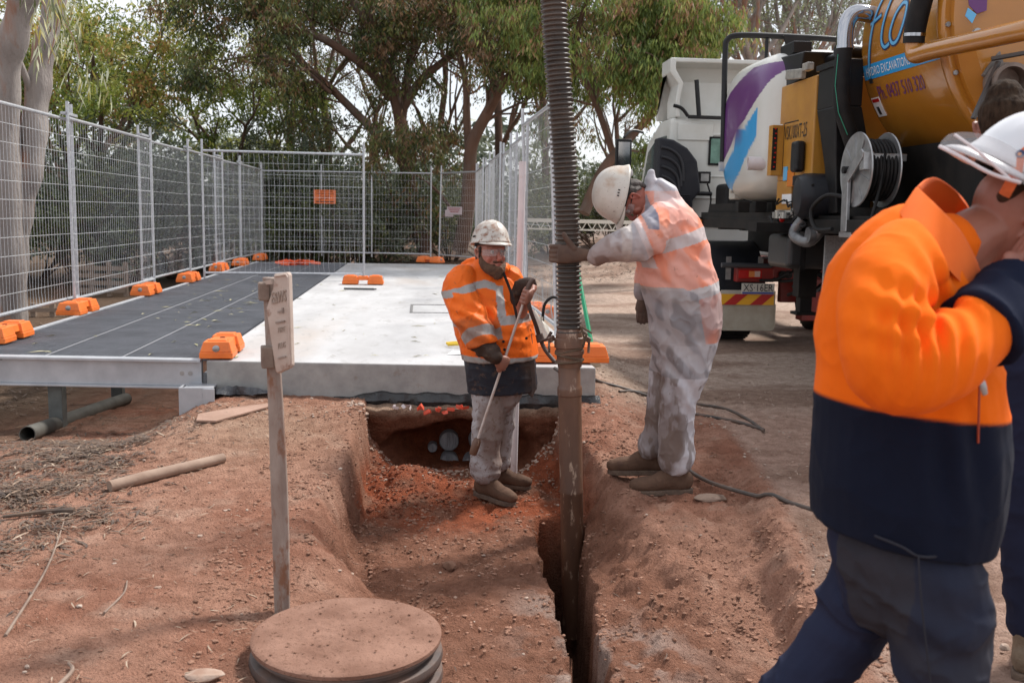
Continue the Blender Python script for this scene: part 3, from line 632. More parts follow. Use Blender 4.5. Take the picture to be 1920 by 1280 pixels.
# ------------------------------------------------------------ little things on the slab
mb = MB(); g = G(560, 497, SZ)
for k in range(16):
    a = random.random()*6.28; r = random.random()*.28; c = V((g.x+math.cos(a)*r*1.5, g.y+math.sin(a)*r, SZ+.03+.05*random.random()*(1-r/.3)))
    pts = [c+V((random.uniform(-.18, .18), random.uniform(-.15, .15), random.uniform(-.02, .04))) for _ in range(4)]
    mb.tube(curve(pts, 3), [(.035*random.random()+.01, .004)]*10, 5)
tag(obj('orange_netting', mb, M('orange_mesh_plastic', (.85, .13, .04), .5), smooth=60), 'crumpled heap of orange-red barrier netting at the far end of the walkway', 'netting')
mb = MB(); a, b = G(645, 541, SZ+.02), G(701, 542, SZ+.02); mb.tube([a, b], .014, 8); mb.tube([b, b+V((.03, .03, .0))], .011, 6)
tag(obj('steel_rod', mb, M('rod_dark', (.07, .07, .07), .5)), 'short dark rod lying on the concrete before the mid-slab orange foot', 'rod')
g = G(846, 648, SZ+.01); t = thing('yellow_pliers', 'yellow-handled pliers lying on the concrete beside the stout worker', 'pliers', g)
mb = MB(); mb.tube(curve([g+V((-.03, -.03, .014)), g+V((.06, -.045, .02)), g+V((.16, -.01, .016))], 4), .012, 8); mb.tube(curve([g+V((-.04, .04, .014)), g+V((.06, .05, .02)), g+V((.16, 0, .016))], 4), .012, 8)
obj('handle', mb, M('pliers_yellow', (.75, .50, .03), .4), t); mb = MB(); mb.lathe([(.0, 0), (.022, .0), (.018, .02), (0, .02)], g+V((.17, -.005, .008)), (0, 0, 1), 10); mb.bar(g+V((.17, -.005, .016)), g+V((.24, -.01, .016)), .022, .012); obj('jaw', mb, m_steel, t)
mb = MB(); g = G(862, 663, SZ+.004); mb.add([(g.x-.10, g.y-.03, SZ+.004), (g.x+.12, g.y-.06, SZ+.012), (g.x+.15, g.y+.13, SZ+.006), (g.x-.05, g.y+.12, SZ+.015)], [(0, 1, 2, 3)])
o = obj('paper_sheet', mb, m_wtext, smooth=0); o.modifiers.new('s', 'SOLIDIFY').thickness = .001; tag(o, 'sheet of white paper on the slab beside the yellow pliers', 'paper')
# leaves fallen on the deck and slab
mb = MB()
for k in range(150):
    px, py = random.choice([(random.gauss(430, 90), random.gauss(575, 45)), (random.uniform(30, 850), random.uniform(500, 672))])
    g = G(px, py, SZ+.006)
    if not (D0+.1 < g.x < 1.1 and 7.3 < g.y < 20.5): continue
    a = random.random()*6.28; l = random.uniform(.02, .07)*random.choice((1, 1, 1.6)); d = V((math.cos(a), math.sin(a), 0)); s = V((-d.y, d.x, 0))*l*.12
    p0 = V((g.x, g.y, SZ+.006)); mb.add([p0-d*l, p0+s+V((0, 0, .008)), p0+d*l, p0-s+V((0, 0, .004))], [(0, 1, 2, 3)])
kind(obj('fallen_leaves', mb, M('green_leaf_dry', (.30, .30, .13), .6, (.45, .40, .28), 30, 3), smooth=0), 'stuff', 'pale green gum leaves fallen on walkway and slab')
# ------------------------------------------------------------ conduits in the hollow
def conduit(px, py, r, Y, lb, mat):
    c = P(px, py, Y); t = thing('conduit', lb, 'conduit', c, 'conduits in the hollow'); d = V((0, -1, 0))
    mb = MB(); mb.lathe([(r, -.45), (r, .0), (r*.96, .006), (r*.96, -.02), (0, -.02)], c, d, 32); obj('pipe_wall', mb, mat, t)
    mb = MB(); mb.lathe([(r*.94, -.03), (r*.94, -.004), (0, -.002)], c, d, 24)
    for k in range(random.choice((3, 5, 7))):
        x = random.uniform(-.7, .7)*r; h = math.sqrt(r*r*.85-x*x); mb.tube([c+d*.0+V((x, 0, -h)), c+d*.002+V((x*1.1+.01, 0, 0)), c+V((x, 0, h))], .003, 4)
    obj('end_cap', mb, M('taped_cap', (.30, .315, .335), .45, (.20, .21, .225), 9, 5, .4, 40, stretch=(3, 1, .5)), t); return t
m_con = M('grey_conduit', (.26, .27, .29), .5, (.18, .18, .19), 6, 4)
conduit(842, 827, .073, 7.24, 'round grey capped conduit, upper left of the group', m_con)
conduit(811, 839, .035, 7.22, 'small pale capped conduit left of the larger ones', m_con)
conduit(842, 868, .073, 7.20, 'half buried grey conduit below the upper left one', m_con)
conduit(884, 872, .075, 7.20, 'dark taped conduit just left of the worker legs, low', m_con)
conduit(897, 826, .071, 7.24, 'conduit end hidden mostly behind the worker shin', m_con)
conduit(940, 829, .071, 7.22, 'taped conduit right of the worker legs, upper', m_con)
conduit(938, 866, .075, 7.20, 'taped conduit right of the worker legs, lower', m_con)
# red tape scraps in the bank
mb = MB()
for px in (780, 792, 800, 812, 821, 833, 845, 858, 866, 874):
    c = P(px, 764+random.uniform(-3, 6), 6.88); pts = [c+V((random.uniform(-.03, .03), random.uniform(-.02, .01), random.uniform(-.025, .02))) for _ in range(3)]
    mb.tube(curve(pts, 3), [(.014, .002)]*7, 5)
tag(obj('marker_tape', mb, M('torn_orange_tape', (.70, .10, .05), .5), smooth=60), 'torn orange-red marker tape sticking out of the bank lip', 'tape')
mb = MB()
for px in (742, 755, 765):
    c = P(px, 763, 6.87); pts = [c+V((random.uniform(-.04, .04), random.uniform(-.02, .01), random.uniform(-.015, .015))) for _ in range(3)]; mb.tube(curve(pts, 3), [(.012, .003)]*7, 5)
tag(obj('plastic_strip', mb, m_pvc, smooth=60), 'torn white plastic strip in the bank left of the orange tape', 'plastic strip')

# ------------------------------------------------------------ white tube standing in the trench
mb = MB(); top, bot = P(980, 303, 6.66), P(963, 890, 6.62); mb.tube([bot+V((0, 0, -.05)), top], .0235, 20, cap=False)
mb.tube([top, bot], .0205, 20, cap=False)
tag(obj('plastic_tube', mb, m_pvc), 'tall white plastic tube standing upright in the trench behind the stout worker', 'tube')

# ------------------------------------------------------------ suction hose and pipe
YH = 5.55
t = thing('suction_hose', 'thick ribbed brown-black suction hose with muddy steel pipe going down into the slot', 'suction hose', P(1070, 760, YH))
keys = [(1030, -190), (1036, -60), (1038, 0), (1043.5, 100), (1051, 200), (1058, 300), (1063, 400), (1066, 500), (1067, 600), (1067, 636)]
pts = curve([P(x, y, YH) for x, y in keys], 14); Lc = [0]
for a, b in zip(pts, pts[1:]): Lc.append(Lc[-1]+(b-a).length)
n = int(Lc[-1]/.0036); S = np.linspace(0, Lc[-1], n); A3 = np.array([tuple(p) for p in pts]); C_ = np.stack([np.interp(S, Lc, A3[:, k]) for k in range(3)], -1)
rr = [.0655+.0055*(1 if (s/.0265) % 1 < .52 else -1)*min(1, 1) for s in S]
rr = [.0665+.0065*math.tanh(3.2*math.sin(2*PI*s/.0262)) for s in S]
mb = MB(); mb.tube([V(c) for c in C_], rr, 28); obj('ribbed_hose', mb, m_hose, t, smooth=80)
mb = MB(); c = lambda y: P(1067+(y-620)*.02, y, YH); ax = c(640)-c(700); H = ax.length; axn = ax.normalized()
s = lambda z: z
mb.lathe([(.066, -.02), (.072, 0), (.076, .02), (.076, .03), (.084, .035), (.086, .05), (.086, .085), (.078, .09), (.078, .10), (.083, .104), (.083, .125), (.075, .13), (.073, .155), (.077, .16), (.077, .17), (.070, .175), (.068, .20)], c(622), -axn, 32)
obj('coupling', mb, m_mudpipe, t)
mb = MB()
for k, sg_ in enumerate((1, -1)):
    q = c(632)+V((sg_*.085, 0, 0)); mb.bar(q, q+V((sg_*.035, -.01, -.02)), .02, .03); mb.bar(q+V((sg_*.03, 0, -.0)), q+V((sg_*.028, 0, -.09)), .014, .014)
obj('cam_lever', mb, m_mudpipe, t, smooth=0, bevel=.003)
mb = MB(); a, b = P(1067, 660, YH), P(1076, 1190, YH+.03); d = (b-a).normalized(); LL = (b-a).length
pr = [(.063, 0), (.063, .19), (.069, .20), (.071, .21), (.071, .245), (.0665, .25), (.0665, .80), (.069, .81), (.0685, .825), (.0665, .83), (.066, LL)]
mb.lathe(pr, a, d, 36, cap=False); mb.lathe([(r-.005, h) for r, h in pr[::-1]], a, d, 24, cap=False); obj('steel_pipe', mb, m_mudpipe, t)
mb = MB()
for zz, tl in ((655, .02), (668, -.015), (676, .01)):
    q = P(1067.5, zz, YH); mb.tube([q+V((math.cos(x)*.079, math.sin(x)*.079, tl*math.cos(x))) for x in np.linspace(0, 2*PI, 25)[:-1]], .006, 6, closed=True)
q = P(1088, 618, YH-.02)
mb.tube(curve([P(1090, 655, YH-.05), P(1096, 640, YH-.06), P(1091, 618, YH-.05), P(1088, 612, YH-.05), P(1098, 617, YH-.05), P(1110, 625, YH-.06)], 5), .006, 6)
mb.tube(curve([P(1091, 650, YH-.05), P(1100, 632, YH-.07), P(1093, 622, YH-.05), P(1102, 628, YH-.05)], 5), .005, 6)
obj('rope_tie', mb, M('muddy_rope', (.16, .11, .07), .9, (.09, .06, .04), 40, 4, .5, 200), t)

# ------------------------------------------------------------ cast fire plug marker on its post
t = thing('fire_plug_marker', 'weathered cast marker plate on a tall narrow post beside the round lid', 'marker post', G(528, 1130, -.0))
ct, cb = P(515, 690, 3.80), P(529, 1148, 3.80); fdir = V((.86, -.51, 0)).normalized(); 
pu = (ct-cb).normalized(); fu = V((.72, -.69, 0)).normalized(); fv = V((.69, .72, 0)).normalized()   # plate normal faces right and towards us
top_ = P(507, 520, 3.80)
# T-shaped post: dark left flank and pale right edge
rs = []
for k in range(13):
    f = k/12; c = cb.lerp(top_, f)+V((.006*math.sin(f*4), 0, 0))-V((0, 0, .05*(1-f))); wd = .030+.004*math.sin(f*5)
    rs.append([c+V((-wd, .0, 0)), c+V((wd*.35, -.030, 0)), c+V((wd, -.018, 0)), c+V((wd*.9, .022, 0)), c+V((-wd*.7, .03, 0))])
mb = MB(); mb.rings(rs)
for i, f in enumerate(mb.f):
    pass
obj('post', mb, m_castd, t, smooth=25, bevel=.004)
# plate outline in photo, standing on its own vertical plane turned to the right
PL = [(513, 513), (538, 510), (541, 516), (546, 686), (543, 690), (520, 701), (516, 696), (500, 590), (499, 577), (511, 540)]
def plate(px, py, off=0):
    d = ray(px, py); n = V((-.42, -.907, 0)).normalized(); o = P(522, 600, 3.74)+n*off; k = (o-C0).dot(n)/d.dot(n); return C0+d*k
n_ = V((-.42, -.907, 0)).normalized()
mb = MB(); A_ = [plate(*p) for p in PL]; B_ = [p-n_*.028 for p in A_]; k = len(PL)
mb.add([tuple(p) for p in A_+B_], [tuple(range(k)), tuple(range(2*k-1, k-1, -1))]+[(i, k+i, k+(i+1) % k, (i+1) % k) for i in range(k)])
obj('plate', mb, m_cast, t, smooth=20, bevel=.006)
rim = [(515, 518), (536, 514.5), (539, 519), (543.5, 683), (541, 686)]
mb = MB(); mb.tube([plate(*p, .003) for p in rim], .004, 6); obj('raised_rim', mb, m_cast, t)
def lplate(s, px, py, w_, h_):   # raised letters
    o = plate(px, py); uu = (plate(px+10, py-2.2)-o).normalized(); vv = (plate(px, py-10)-o).normalized(); ww = (plate(px+w_, py)-o).length; hh = (plate(px, py-h_)-o).length
    text(s, o, uu, vv, hh, M('letter_cast', (.36, .28, .23), .8), 'raised_letters', t, wid=ww, depth=.001, extr=.06)
lplate('E&WS', 510, 570.5, 28, 22); lplate('FIRE', 522, 624, 13, 10); lplate('PLUG', 522, 654, 14, 11)
mb = MB(); mb.bar(plate(517, 605, .003), plate(534, 602, .003), .006, .006); mb.bar(plate(521, 671.5, .003), plate(536, 668, .003), .005, .005); mb.bar(plate(521, 585, .003), plate(531, 583, .003), .006, .006); mb.bar(plate(530, 577, .003), plate(530.5, 587, .003), .006, .006)
obj('raised_bar', mb, m_castd, t, smooth=0)
for (x0, y0, x1, y1) in ((488, 529, 502, 562), (493, 648, 512, 688)):
    c = P((x0+x1)/2, (y0+y1)/2, 3.80); mb = MB(); w_ = (x1-x0)/1867*3.8; mb.box(c+V((0, -.008, 0)), (w_+.01, .07, (y1-y0)/1867*3.8), Matrix.Rotation(.2, 3, 'Z')); obj('clip', mb, M('rusty_clip', (.15, .10, .08), .85, (.24, .18, .14), 14, 5, .4, 60, bd=.003), t, smooth=0, bevel=.006)
mb = MB(); mb.add([tuple(P(488, 529, 3.80)), tuple(plate(511, 524)), tuple(plate(513, 532)), tuple(P(489, 534, 3.80))], [(0, 1, 2, 3)]); o = obj('top_web', mb, m_cast, t, smooth=0); o.modifiers.new('s', 'SOLIDIFY').thickness = .012

# ------------------------------------------------------------ round lid on a ribbed riser
lc = G(651, 1186, .02); R0 = .333
t = thing('round_lid_riser', 'round ribbed plastic riser with a dust-covered flat lid in the foreground', 'riser lid', (lc.x, lc.y, -.2))
me = MB(); nr, na = 40, 110; vs = []; 
for i in range(nr+1):
    r = R0*i/nr
    for k in range(na):
        a = 2*PI*k/na; x, y = r*math.cos(a), r*math.sin(a)
        e = 1 if i < nr-1 else (.6 if i == nr-1 else 0)
        zz = .02+.010*math.exp(-((x+.05)**2+(y-.02)**2)/.05)+.004*float(0)+(-.004 if i == nr else 0)
        vs.append((lc.x+x, lc.y+y, zz))
VV = np.array(vs); VV[:, 2] += (.006*fbm(VV[:, 0]*9, VV[:, 1]*9, 0, 4, 101)+.003*vn(VV[:, 0]*60, VV[:, 1]*60, 0, 3))*(1-np.clip(np.hypot(VV[:, 0]-lc.x, VV[:, 1]-lc.y)/R0, 0, 1)**8)
fs = [(i*na+k, i*na+(k+1) % na, (i+1)*na+(k+1) % na, (i+1)*na+k) for i in range(nr) for k in range(na)]
fs = [f[::-1] for f in fs]; last = nr*na; VV = np.vstack([VV, [(lc.x+R0*math.cos(2*PI*k/na), lc.y+R0*math.sin(2*PI*k/na), .004) for k in range(na)]])
fs += [(last+k, last+na+k, last+na+(k+1) % na, last+(k+1) % na) for k in range(na)]
mb.v = []; mb.f = []; mb.m = []; mb.add(VV, fs); obj('lid', mb, m_lid, t, smooth=60)
mb = MB(); mb.lathe([(R0-.02, .006), (R0-.006, .0), (R0-.004, -.006), (R0-.03, -.012), (R0-.028, -.03), (R0+.002, -.038), (R0+.006, -.055), (R0+.002, -.072), (R0-.035, -.085), (R0-.035, -.10), (R0+.004, -.11), (R0+.008, -.13), (R0+.003, -.15), (R0-.035, -.165), (R0-.03, -.40)], (lc.x, lc.y, 0), (0, 0, 1), 96)
obj('riser_ring', mb, m_ring, t, smooth=60)

mb = MB()
for k in range(420):
    a = random.random()*6.28; r = R0*.97*math.sqrt(random.random()); s_ = .001+.004*random.random()**5
    mb.ico((lc.x+math.cos(a)*r, lc.y+math.sin(a)*r, .028+.008*math.exp(-r*r/.05)-.004), s_, 1, jit=.4, sq=(1.3, 1, .6))
kind(obj('lid_crumbs', mb, m_crumb, smooth=0), 'stuff', 'soil crumbs scattered on the round lid')

# ------------------------------------------------------------ things lying on the ground
def ground_pole(name, a, b, r, mat, lb, cat, n=14, hollow=False, sink=.2, lift=(0, 0)):
    pa, pb = V((a[0], a[1], hz(*a)+r*(1-sink)+lift[0])), V((b[0], b[1], hz(*b)+r*(1-sink)+lift[1])); mb = MB()
    if hollow:
        mb.tube([pa, pb], r, n, cap=False); mb.tube([pb, pa], r*.9, n, cap=False); d = (pb-pa).normalized()
        mb.lathe([(r, 0), (r*.9, 0)], pa, -d, n, cap=False); mb.lathe([(r, 0), (r*.9, 0)], pb, d, n, cap=False)
    else: mb.tube([pa, pa.lerp(pb, .3)+V((0, .004, .002)), pa.lerp(pb, .7), pb], [r, r*1.03, r*.98, r*.9], n)
    return tag(obj(name, mb, mat), lb, cat)
a, b = G(205, 908, .07), G(419, 858, .09); ground_pole('timber_pole', (a.x, a.y), (b.x, b.y), .031, m_timber, 'short round weathered timber pole lying on the dirt left of the marker post', 'pole')
a, b = G(52, 832, -.1), G(236, 754, -.27); ground_pole('metal_pipe', (a.x, a.y), (b.x, b.y), .055, M('dull_pipe', (.11, .105, .09), .55, (.07, .065, .055), 6, 5), 'dull green-grey pipe lying on the slope beneath the walkway', 'pipe', hollow=True)
mb = MB(); pl = [G(365, 803, .10), G(430, 803, .10), G(498, 770, .17), G(497, 764, .18), G(345, 795, .08)]
pl = [G(368, 806, .10), G(405, 802, .12), G(500, 772, .16), G(515, 762, .17), G(440, 775, .15), G(372, 797, .1)]
k = len(pl); vs = [V((p.x, p.y, hz(p.x, p.y)+.022)) for p in pl]; mb.add([tuple(p) for p in vs]+[(p.x, p.y, p.z-.014) for p in vs], [tuple(range(k)), tuple(range(2*k-1, k-1, -1))]+[(i, k+i, k+(i+1) % k, (i+1) % k) for i in range(k)])
tag(obj('flat_board', mb, M('dusty_board', (.38, .24, .18), .9, (.28, .17, .12), 4, 6, .3, 40), smooth=0, bevel=.003), 'thin dusty board half buried in the mound left of the trench', 'board')
def rock(px, py, z, r, lb, sq=(1.4, 1, .5), mat=m_stone):
    g = G(px, py, z); mb = MB(); mb.ico((g.x, g.y, hz(g.x, g.y)+r*sq[2]*.3), r, 2, jit=.35, sq=sq); return tag(obj('rock', mb, mat, smooth=30, bevel=r*.06), lb, 'rock')
rock(1331, 917, -.01, .062, 'flat grey-brown stone lying against the hose behind the worker boot', (1.5, .8, .38), M('rock_brown', (.30, .21, .16), .9, (.20, .13, .09), 12, 6, .6, 60, bd=.01))
rock(382, 1258, -.02, .045, 'pale flat stone at the bottom edge left of the round lid', (1.5, 1, .35))
rock(843, 1062, -.33, .035, 'reddish clod standing on the trench floor beyond the round lid', (1, .8, .9), m_crumb)
rock(1888, 1168, 0, .02, 'small pale stone on the dirt at the right edge', (1, 1, .8))
for (x0, y0, x1, y1, r, lb) in ((10, 1180, 120, 975, .006, 'long thin grey twig slanting across the left foreground'), (195, 1138, 238, 1080, .005, 'short bent pale twig on bare dirt in the left foreground'), (105, 1278, 128, 1232, .009, 'pale stick end at the bottom left edge'), (140, 960, 5, 968, .016, 'dark curved stick lying on the leaf pile')):
    a, b = G(x0, y0, .03), G(x1, y1, .03); m = a.lerp(b, .5)+V((.02, .03, 0))
    q = [V((p.x, p.y, hz(p.x, p.y)+r*.8+.004)) for p in curve([a, m, b], 5)]; mb = MB(); mb.tube(q, [r*(1-.5*i/len(q)) for i in range(len(q))], 6)
    tag(obj('twig', mb, M('twig_grey', (.26, .19, .145), .8, (.18, .12, .09), 20) if r < .016 else m_leaf_d), lb, 'twig')

# ------------------------------------------------------------ water hoses on the ground
def ghose(pts, r=.011, z0=0):
    q = []
    for p in curve(pts, 8): q.append(V((p.x, p.y, max(p.z, hz(p.x, p.y)+r*.8))))
    return q
m_gh = M('black_hose', (.045, .04, .036), .6, (.12, .08, .06), 8, 5)
mb = MB(); gp = lambda x, y, z=.0: G(x, y, z)
mb.tube(ghose([P(1040, 690, 6.6), P(1062, 705, 6.55), G(1092, 722, .2), G(1130, 752, .1), G(1180, 771, .02), G(1240, 775), G(1300, 782), G(1370, 790), G(1432, 808)]), .012, 8)
mb.tube(ghose([G(1432, 810), G(1405, 790), G(1360, 768), G(1300, 760), G(1250, 764), G(1200, 768, .02), G(1160, 767, .06)]), .011, 8)
tag(obj('ground_hose', mb, m_gh), 'dark hose looping over the dirt behind the worker in white overalls', 'hose')
mb = MB(); mb.tube(ghose([G(1283, 868), G(1296, 884), G(1330, 903), G(1390, 922), G(1450, 937), G(1520, 957), G(1600, 985), G(1700, 1010), G(1850, 1015), G(1985, 985), G(2100, 960)]), .012, 8)
tag(obj('supply_hose', mb, m_gh), 'dark hose running from the boots of the worker in white overalls to the right', 'hose')

# ------------------------------------------------------------ shovel and sprayer behind the pipe
t = thing('shovel', 'shovel with a bright green handle leaning behind the suction pipe', 'shovel', G(1118, 672, .2))
a, b = P(1083, 505, 8.6), P(1109, 645, 8.1); mb = MB(); mb.tube([a, b], .018, 10); obj('shaft', mb, M('green_fibreglass', (.0, .26, .11), .35), t)
mb = MB(); c = P(1117, 672, 8.0); mb.tube([b, b.lerp(c, .5), c], [.020, .016, .010], 8); mb.prism([(-.02, 0), (.05, -.03), (.10, -.17), (-.02, -.19), (-.07, -.03)], b+V((0, -.01, -.02)), (1, 0, 0), (.1, 0, 1), (0, .008, 0)); obj('blade', mb, M('worn_blade', (.42, .33, .24), .6), t, smooth=0)
g = G(1012, 668, SZ); t = thing('sprayer_bottle', 'grey-white spray tank with a curved black handle behind the stout worker', 'sprayer', (g.x, g.y+.25, SZ)); o_ = V((g.x, g.y+.28, SZ))
mb = MB(); mb.lathe([(.0, 0), (.085, .0), (.095, .02), (.095, .16), (.07, .22), (.03, .25), (.03, .28), (0, .28)], o_, (.1, 0, 1), 20); obj('tank', mb, m_whiteg, t)
mb = MB(); mb.tube(curve([o_+V((.05, 0, .18)), o_+V((.06, 0, .36)), o_+V((.12, 0, .43)), o_+V((.18, -.02, .42))], 5), .012, 8); obj('handle', mb, m_rub, t)
mb = MB(); mb.tube([o_+V((-.04, -.06, .32)), o_+V((.12, -.1, .06))], .03, 12); obj('wand_tube', mb, m_whiteg, t)

# ------------------------------------------------------------ lattice boom, ute, pallet in the distance
t = thing('lattice_barrier', 'white lattice boom barrier behind the right fence', 'barrier', G(980, 470, .2)); YB = 20
a0, a1 = P(965, 412, YB), P(1215, 418, YB); b0, b1 = P(965, 428, YB), P(1215, 434, YB)
mb = MB(); mb.bar(a0, a1, .05, .075); mb.bar(b0, b1, .03, .03); k = 13
for i in range(k):
    f0, f1 = i/k, (i+.5)/k; mb.bar(a0.lerp(a1, f0), b0.lerp(b1, f1), .018, .018); mb.bar(b0.lerp(b1, f1), a0.lerp(a1, (i+1)/k), .018, .018)
obj('boom', mb, M('cream_paint', (.62, .58, .50), .5), t, smooth=0)
for f in (.06, .95): mb = MB(); c = b0.lerp(b1, f); mb.bb(c.x-.05, c.x+.05, c.y-.05, c.y+.05, hz(c.x, c.y)-.05, c.z+.12); obj('post', mb, M('cream_post', (.5, .47, .42), .6), t, smooth=0)

g = G(1150, 456, .75); UY = 31.; c = P(1130, 456, UY); gz = hz(c.x, UY); x0, x1 = P(1060, 440, UY).x, P(1215, 440, UY).x; s_ = (x1-x0)/3.4
t = thing('parked_ute', 'white tray ute parked on the track far behind the suction hose', 'ute', (c.x, UY, gz)); o_ = V((x0, UY, gz+.05))
mb = MB(); pr = [(-1.6, .55), (1.05, .55), (1.05, .45), (3.3, .45), (3.4, .62), (3.38, .85), (3.2, .98), (2.35, 1.12), (1.72, 1.66), (1.2, 1.74), (.55, 1.72), (.35, 1.1), (-1.6, 1.08)]
mb.prism([(x*s_, z) for x, z in pr], o_+V((0, -.85, 0)), (1, 0, 0), (0, 0, 1), (0, 1.7, 0)); obj('body', mb, m_white, t, smooth=0, bevel=.05)
mb = MB(); mb.prism([(x*s_, z) for x, z in [(.55, 1.15), (2.0, 1.15), (1.62, 1.6), (.65, 1.62)]], o_+V((0, -.862, 0)), (1, 0, 0), (0, 0, 1), (0, .01, 0)); obj('side_window', mb, m_glass, t, smooth=0)
for x in (-.9, 2.7):
    mb = MB(); mb.lathe([(0, 0), (.2, 0), (.36, .02), (.37, .06), (.37, .2), (0, .2)], o_+V((x*s_, -.88, .33)), (0, 1, 0), 24); w_ = obj('wheel', mb, m_rub, t)
mb = MB(); mb.lathe([(.44, 0), (.44, .03), (0, .03)], o_+V((2.7*s_, -.858, .45)), (0, 1, 0), 24); obj('wheel_arch', mb, m_black, t)
mb = MB(); mb.bb(-1.6*s_+o_.x, .9*s_+o_.x, UY-.88, UY-.82, o_.z+.30, o_.z+.62); obj('tray_skirt', mb, m_black, t, smooth=0)
mb = MB(); mb.box(o_+V((2.1*s_, -.98, 1.28)), (.22, .14, .2)); obj('mirror', mb, m_black, t, bevel=.03)
mb = MB(); mb.tube(curve([o_+V((.3*s_, -.8, 1.0)), o_+V((.55*s_, -.8, 1.9)), o_+V((.8*s_, -.8, 1.95))], 4), .035, 8); mb.tube([o_+V((1.1*s_, -.8, 1.1)), o_+V((1.35*s_, -.8, 1.9))], .035, 8); obj('roof_bar', mb, m_white, t)
mb = MB(); mb.box(o_+V((3.25*s_, -.8, .86)), (.25, .2, .12)); obj('headlight', mb, m_glass, t, bevel=.02)

def pallet(px, py, Y, W, D, H, lb, n=4):
    c = P(px, py, Y); gz = hz(c.x, c.y); t = thing('timber_pallet', lb, 'pallet', (c.x, c.y, gz)); m = M('pallet_wood', (.22, .16, .12), .9)
    mb = MB()
    for k in range(n): mb.bb(c.x-W/2, c.x+W/2, c.y-.02, c.y, gz+.08+k*H/n, gz+.08+k*H/n+H/n*.6)
    obj('slat', mb, m, t, smooth=0)
    for f in (-.5, -.17, .17, .5): mb = MB(); mb.bb(c.x+f*W-.04, c.x+f*W+.04, c.y, c.y+.08, gz, gz+.1+H); obj('bearer', mb, m, t, smooth=0)
pallet(185, 458, 21, 1.0, .1, .6, 'grey-brown pallet standing beyond the left fence')
pallet(75, 480, 17, .9, .3, .12, 'low timber pallet lying on the ground beyond the left fence', 1)
# ------------------------------------------------------------ vacuum truck
T = thing('vacuum_truck', 'large ochre vacuum excavation truck with white cab and white water tank parked on the right', 'truck', (4.7, 9.5, 0))
Xc, Zc, RT = 4.79, 2.97, 1.12
YF, YN = 8.30, 6.90                       # far and near end of the barrel
def srf(y, z, off=0):                     # z = arc height above the barrel's axis level
    a = (z-Zc)/RT; return V((Xc-(RT+off)*math.cos(a), y, Zc+(RT+off)*math.sin(a)))
mb = MB(); mb.lathe([(0, .0), (.35, .0), (.75, .04), (1.02, .12), (RT-.01, .22), (RT, .26), (RT, 1.64), (RT+.0, 1.65)], (Xc, YF+.24, Zc), (0, -1, 0), 96)
barrel = obj('tank_barrel', mb, m_ochre, T, smooth=30)
mb = MB(); mb.lathe([(RT, -.02), (RT+.07, -.02), (RT+.08, .0), (RT+.08, .07), (RT+.07, .09), (RT, .09)], (Xc, YN+.02, Zc), (0, -1, 0), 96, cap=False); obj('tank_flange', mb, m_ochre, T, bevel=.004)
mb = MB(); mb.lathe([(RT+.03, .0), (RT+.03, .05), (RT-.06, .13), (RT-.2, .17), (.6, .22), (.0, .24)], (Xc, YN-.07, Zc), (0, -1, 0), 96); door = obj('rear_door', mb, m_ochre, T, smooth=25)
for k in range(22):
    a = 2*PI*k/22+.1; mb = MB(); mb.lathe([(0, 0), (.018, 0), (.018, .018), (0, .018)], (Xc+math.cos(a)*(RT+.05), YN-.068, Zc+math.sin(a)*(RT+.05)), (0, -1, 0), 6)
    if math.cos(a) < .3: obj('flange_bolt', mb, m_steel, T, smooth=0)
# bolted stiffener plate, sticker and bolts on the door
mb = MB(); mb.bb(4.12, 4.46, YN-.26, YN-.22, 2.75, 3.9); obj('door_plate', mb, m_ochred, T, smooth=0, bevel=.006)
for i in range(4):
    for x in (4.20, 4.38):
        mb = MB(); mb.lathe([(0, 0), (.017, 0), (.017, .015), (0, .015)], (x, YN-.262, 2.92+.16*i), (0, -1, 0), 8); obj('plate_bolt', mb, m_steel, T, smooth=0)
mb = MB(); a = P(1829, 62, YN-.24); mb.lathe([(0, 0), (.028, .0), (.028, .03), (0, .03)], a, (0, -1, 0), 12); obj('hinge_pin', mb, m_steel, T)
def decal(poly, Yp, mat, name):
    mb = MB(); ps = [P(x, y, Yp) for x, y in poly]; mb.add([tuple(p) for p in ps]+[(p.x, p.y+.004, p.z) for p in ps], [tuple(range(len(ps)))[::-1], tuple(range(len(ps), 2*len(ps)))]); return obj(name, mb, mat, T, smooth=0)
decal([(1816, 0), (1820, -20), (1852, -20), (1850, 20), (1832, 26), (1817, 10)], YN-.245, m_purple, 'sticker_purple')
decal([(1815, 15), (1831, 27), (1823, 44), (1810, 30)], YN-.247, m_lblue, 'sticker_blue')
# lettering on the barrel
fn = lambda y0, z0, off=.004: (lambda x, y: srf(y0-x, z0+y, off))
text('Ph. 0437 510 320', 0, 0, 0, .115, m_purple, 'phone_lettering', T, wid=.75, fn=fn(8.11, 2.47))
def patch(y0, y1, z0, z1, off, mat, name, shear=0):
    mb = MB(); rs = []
    for i in range(13):
        y = y0+(y1-y0)*i/12; rs.append([srf(y, z0, off), srf(y, (z0+z1)/2, off), srf(y, z1, off), srf(y, z1, .0005), srf(y, z0, .0005)])
    mb.rings(rs); return obj(name, mb, mat, T, smooth=0)
patch(8.28, 7.05, 2.655, 2.775, .004, m_blue, 'banner')
text('HYDRO EXCAVATIONS & SERVICES', 0, 0, 0, .070, m_wtext, 'banner_lettering', T, wid=1.12, fn=fn(8.23, 2.68, .0065))
patch(8.27, 8.13, 2.33, 2.50, .003, m_wtext, 'warning_label'); patch(8.26, 8.14, 2.46, 2.49, .005, m_redl, 'warning_label_header')
patch(8.23, 8.19, 2.35, 2.42, .005, m_ktext, 'warning_label_mark')
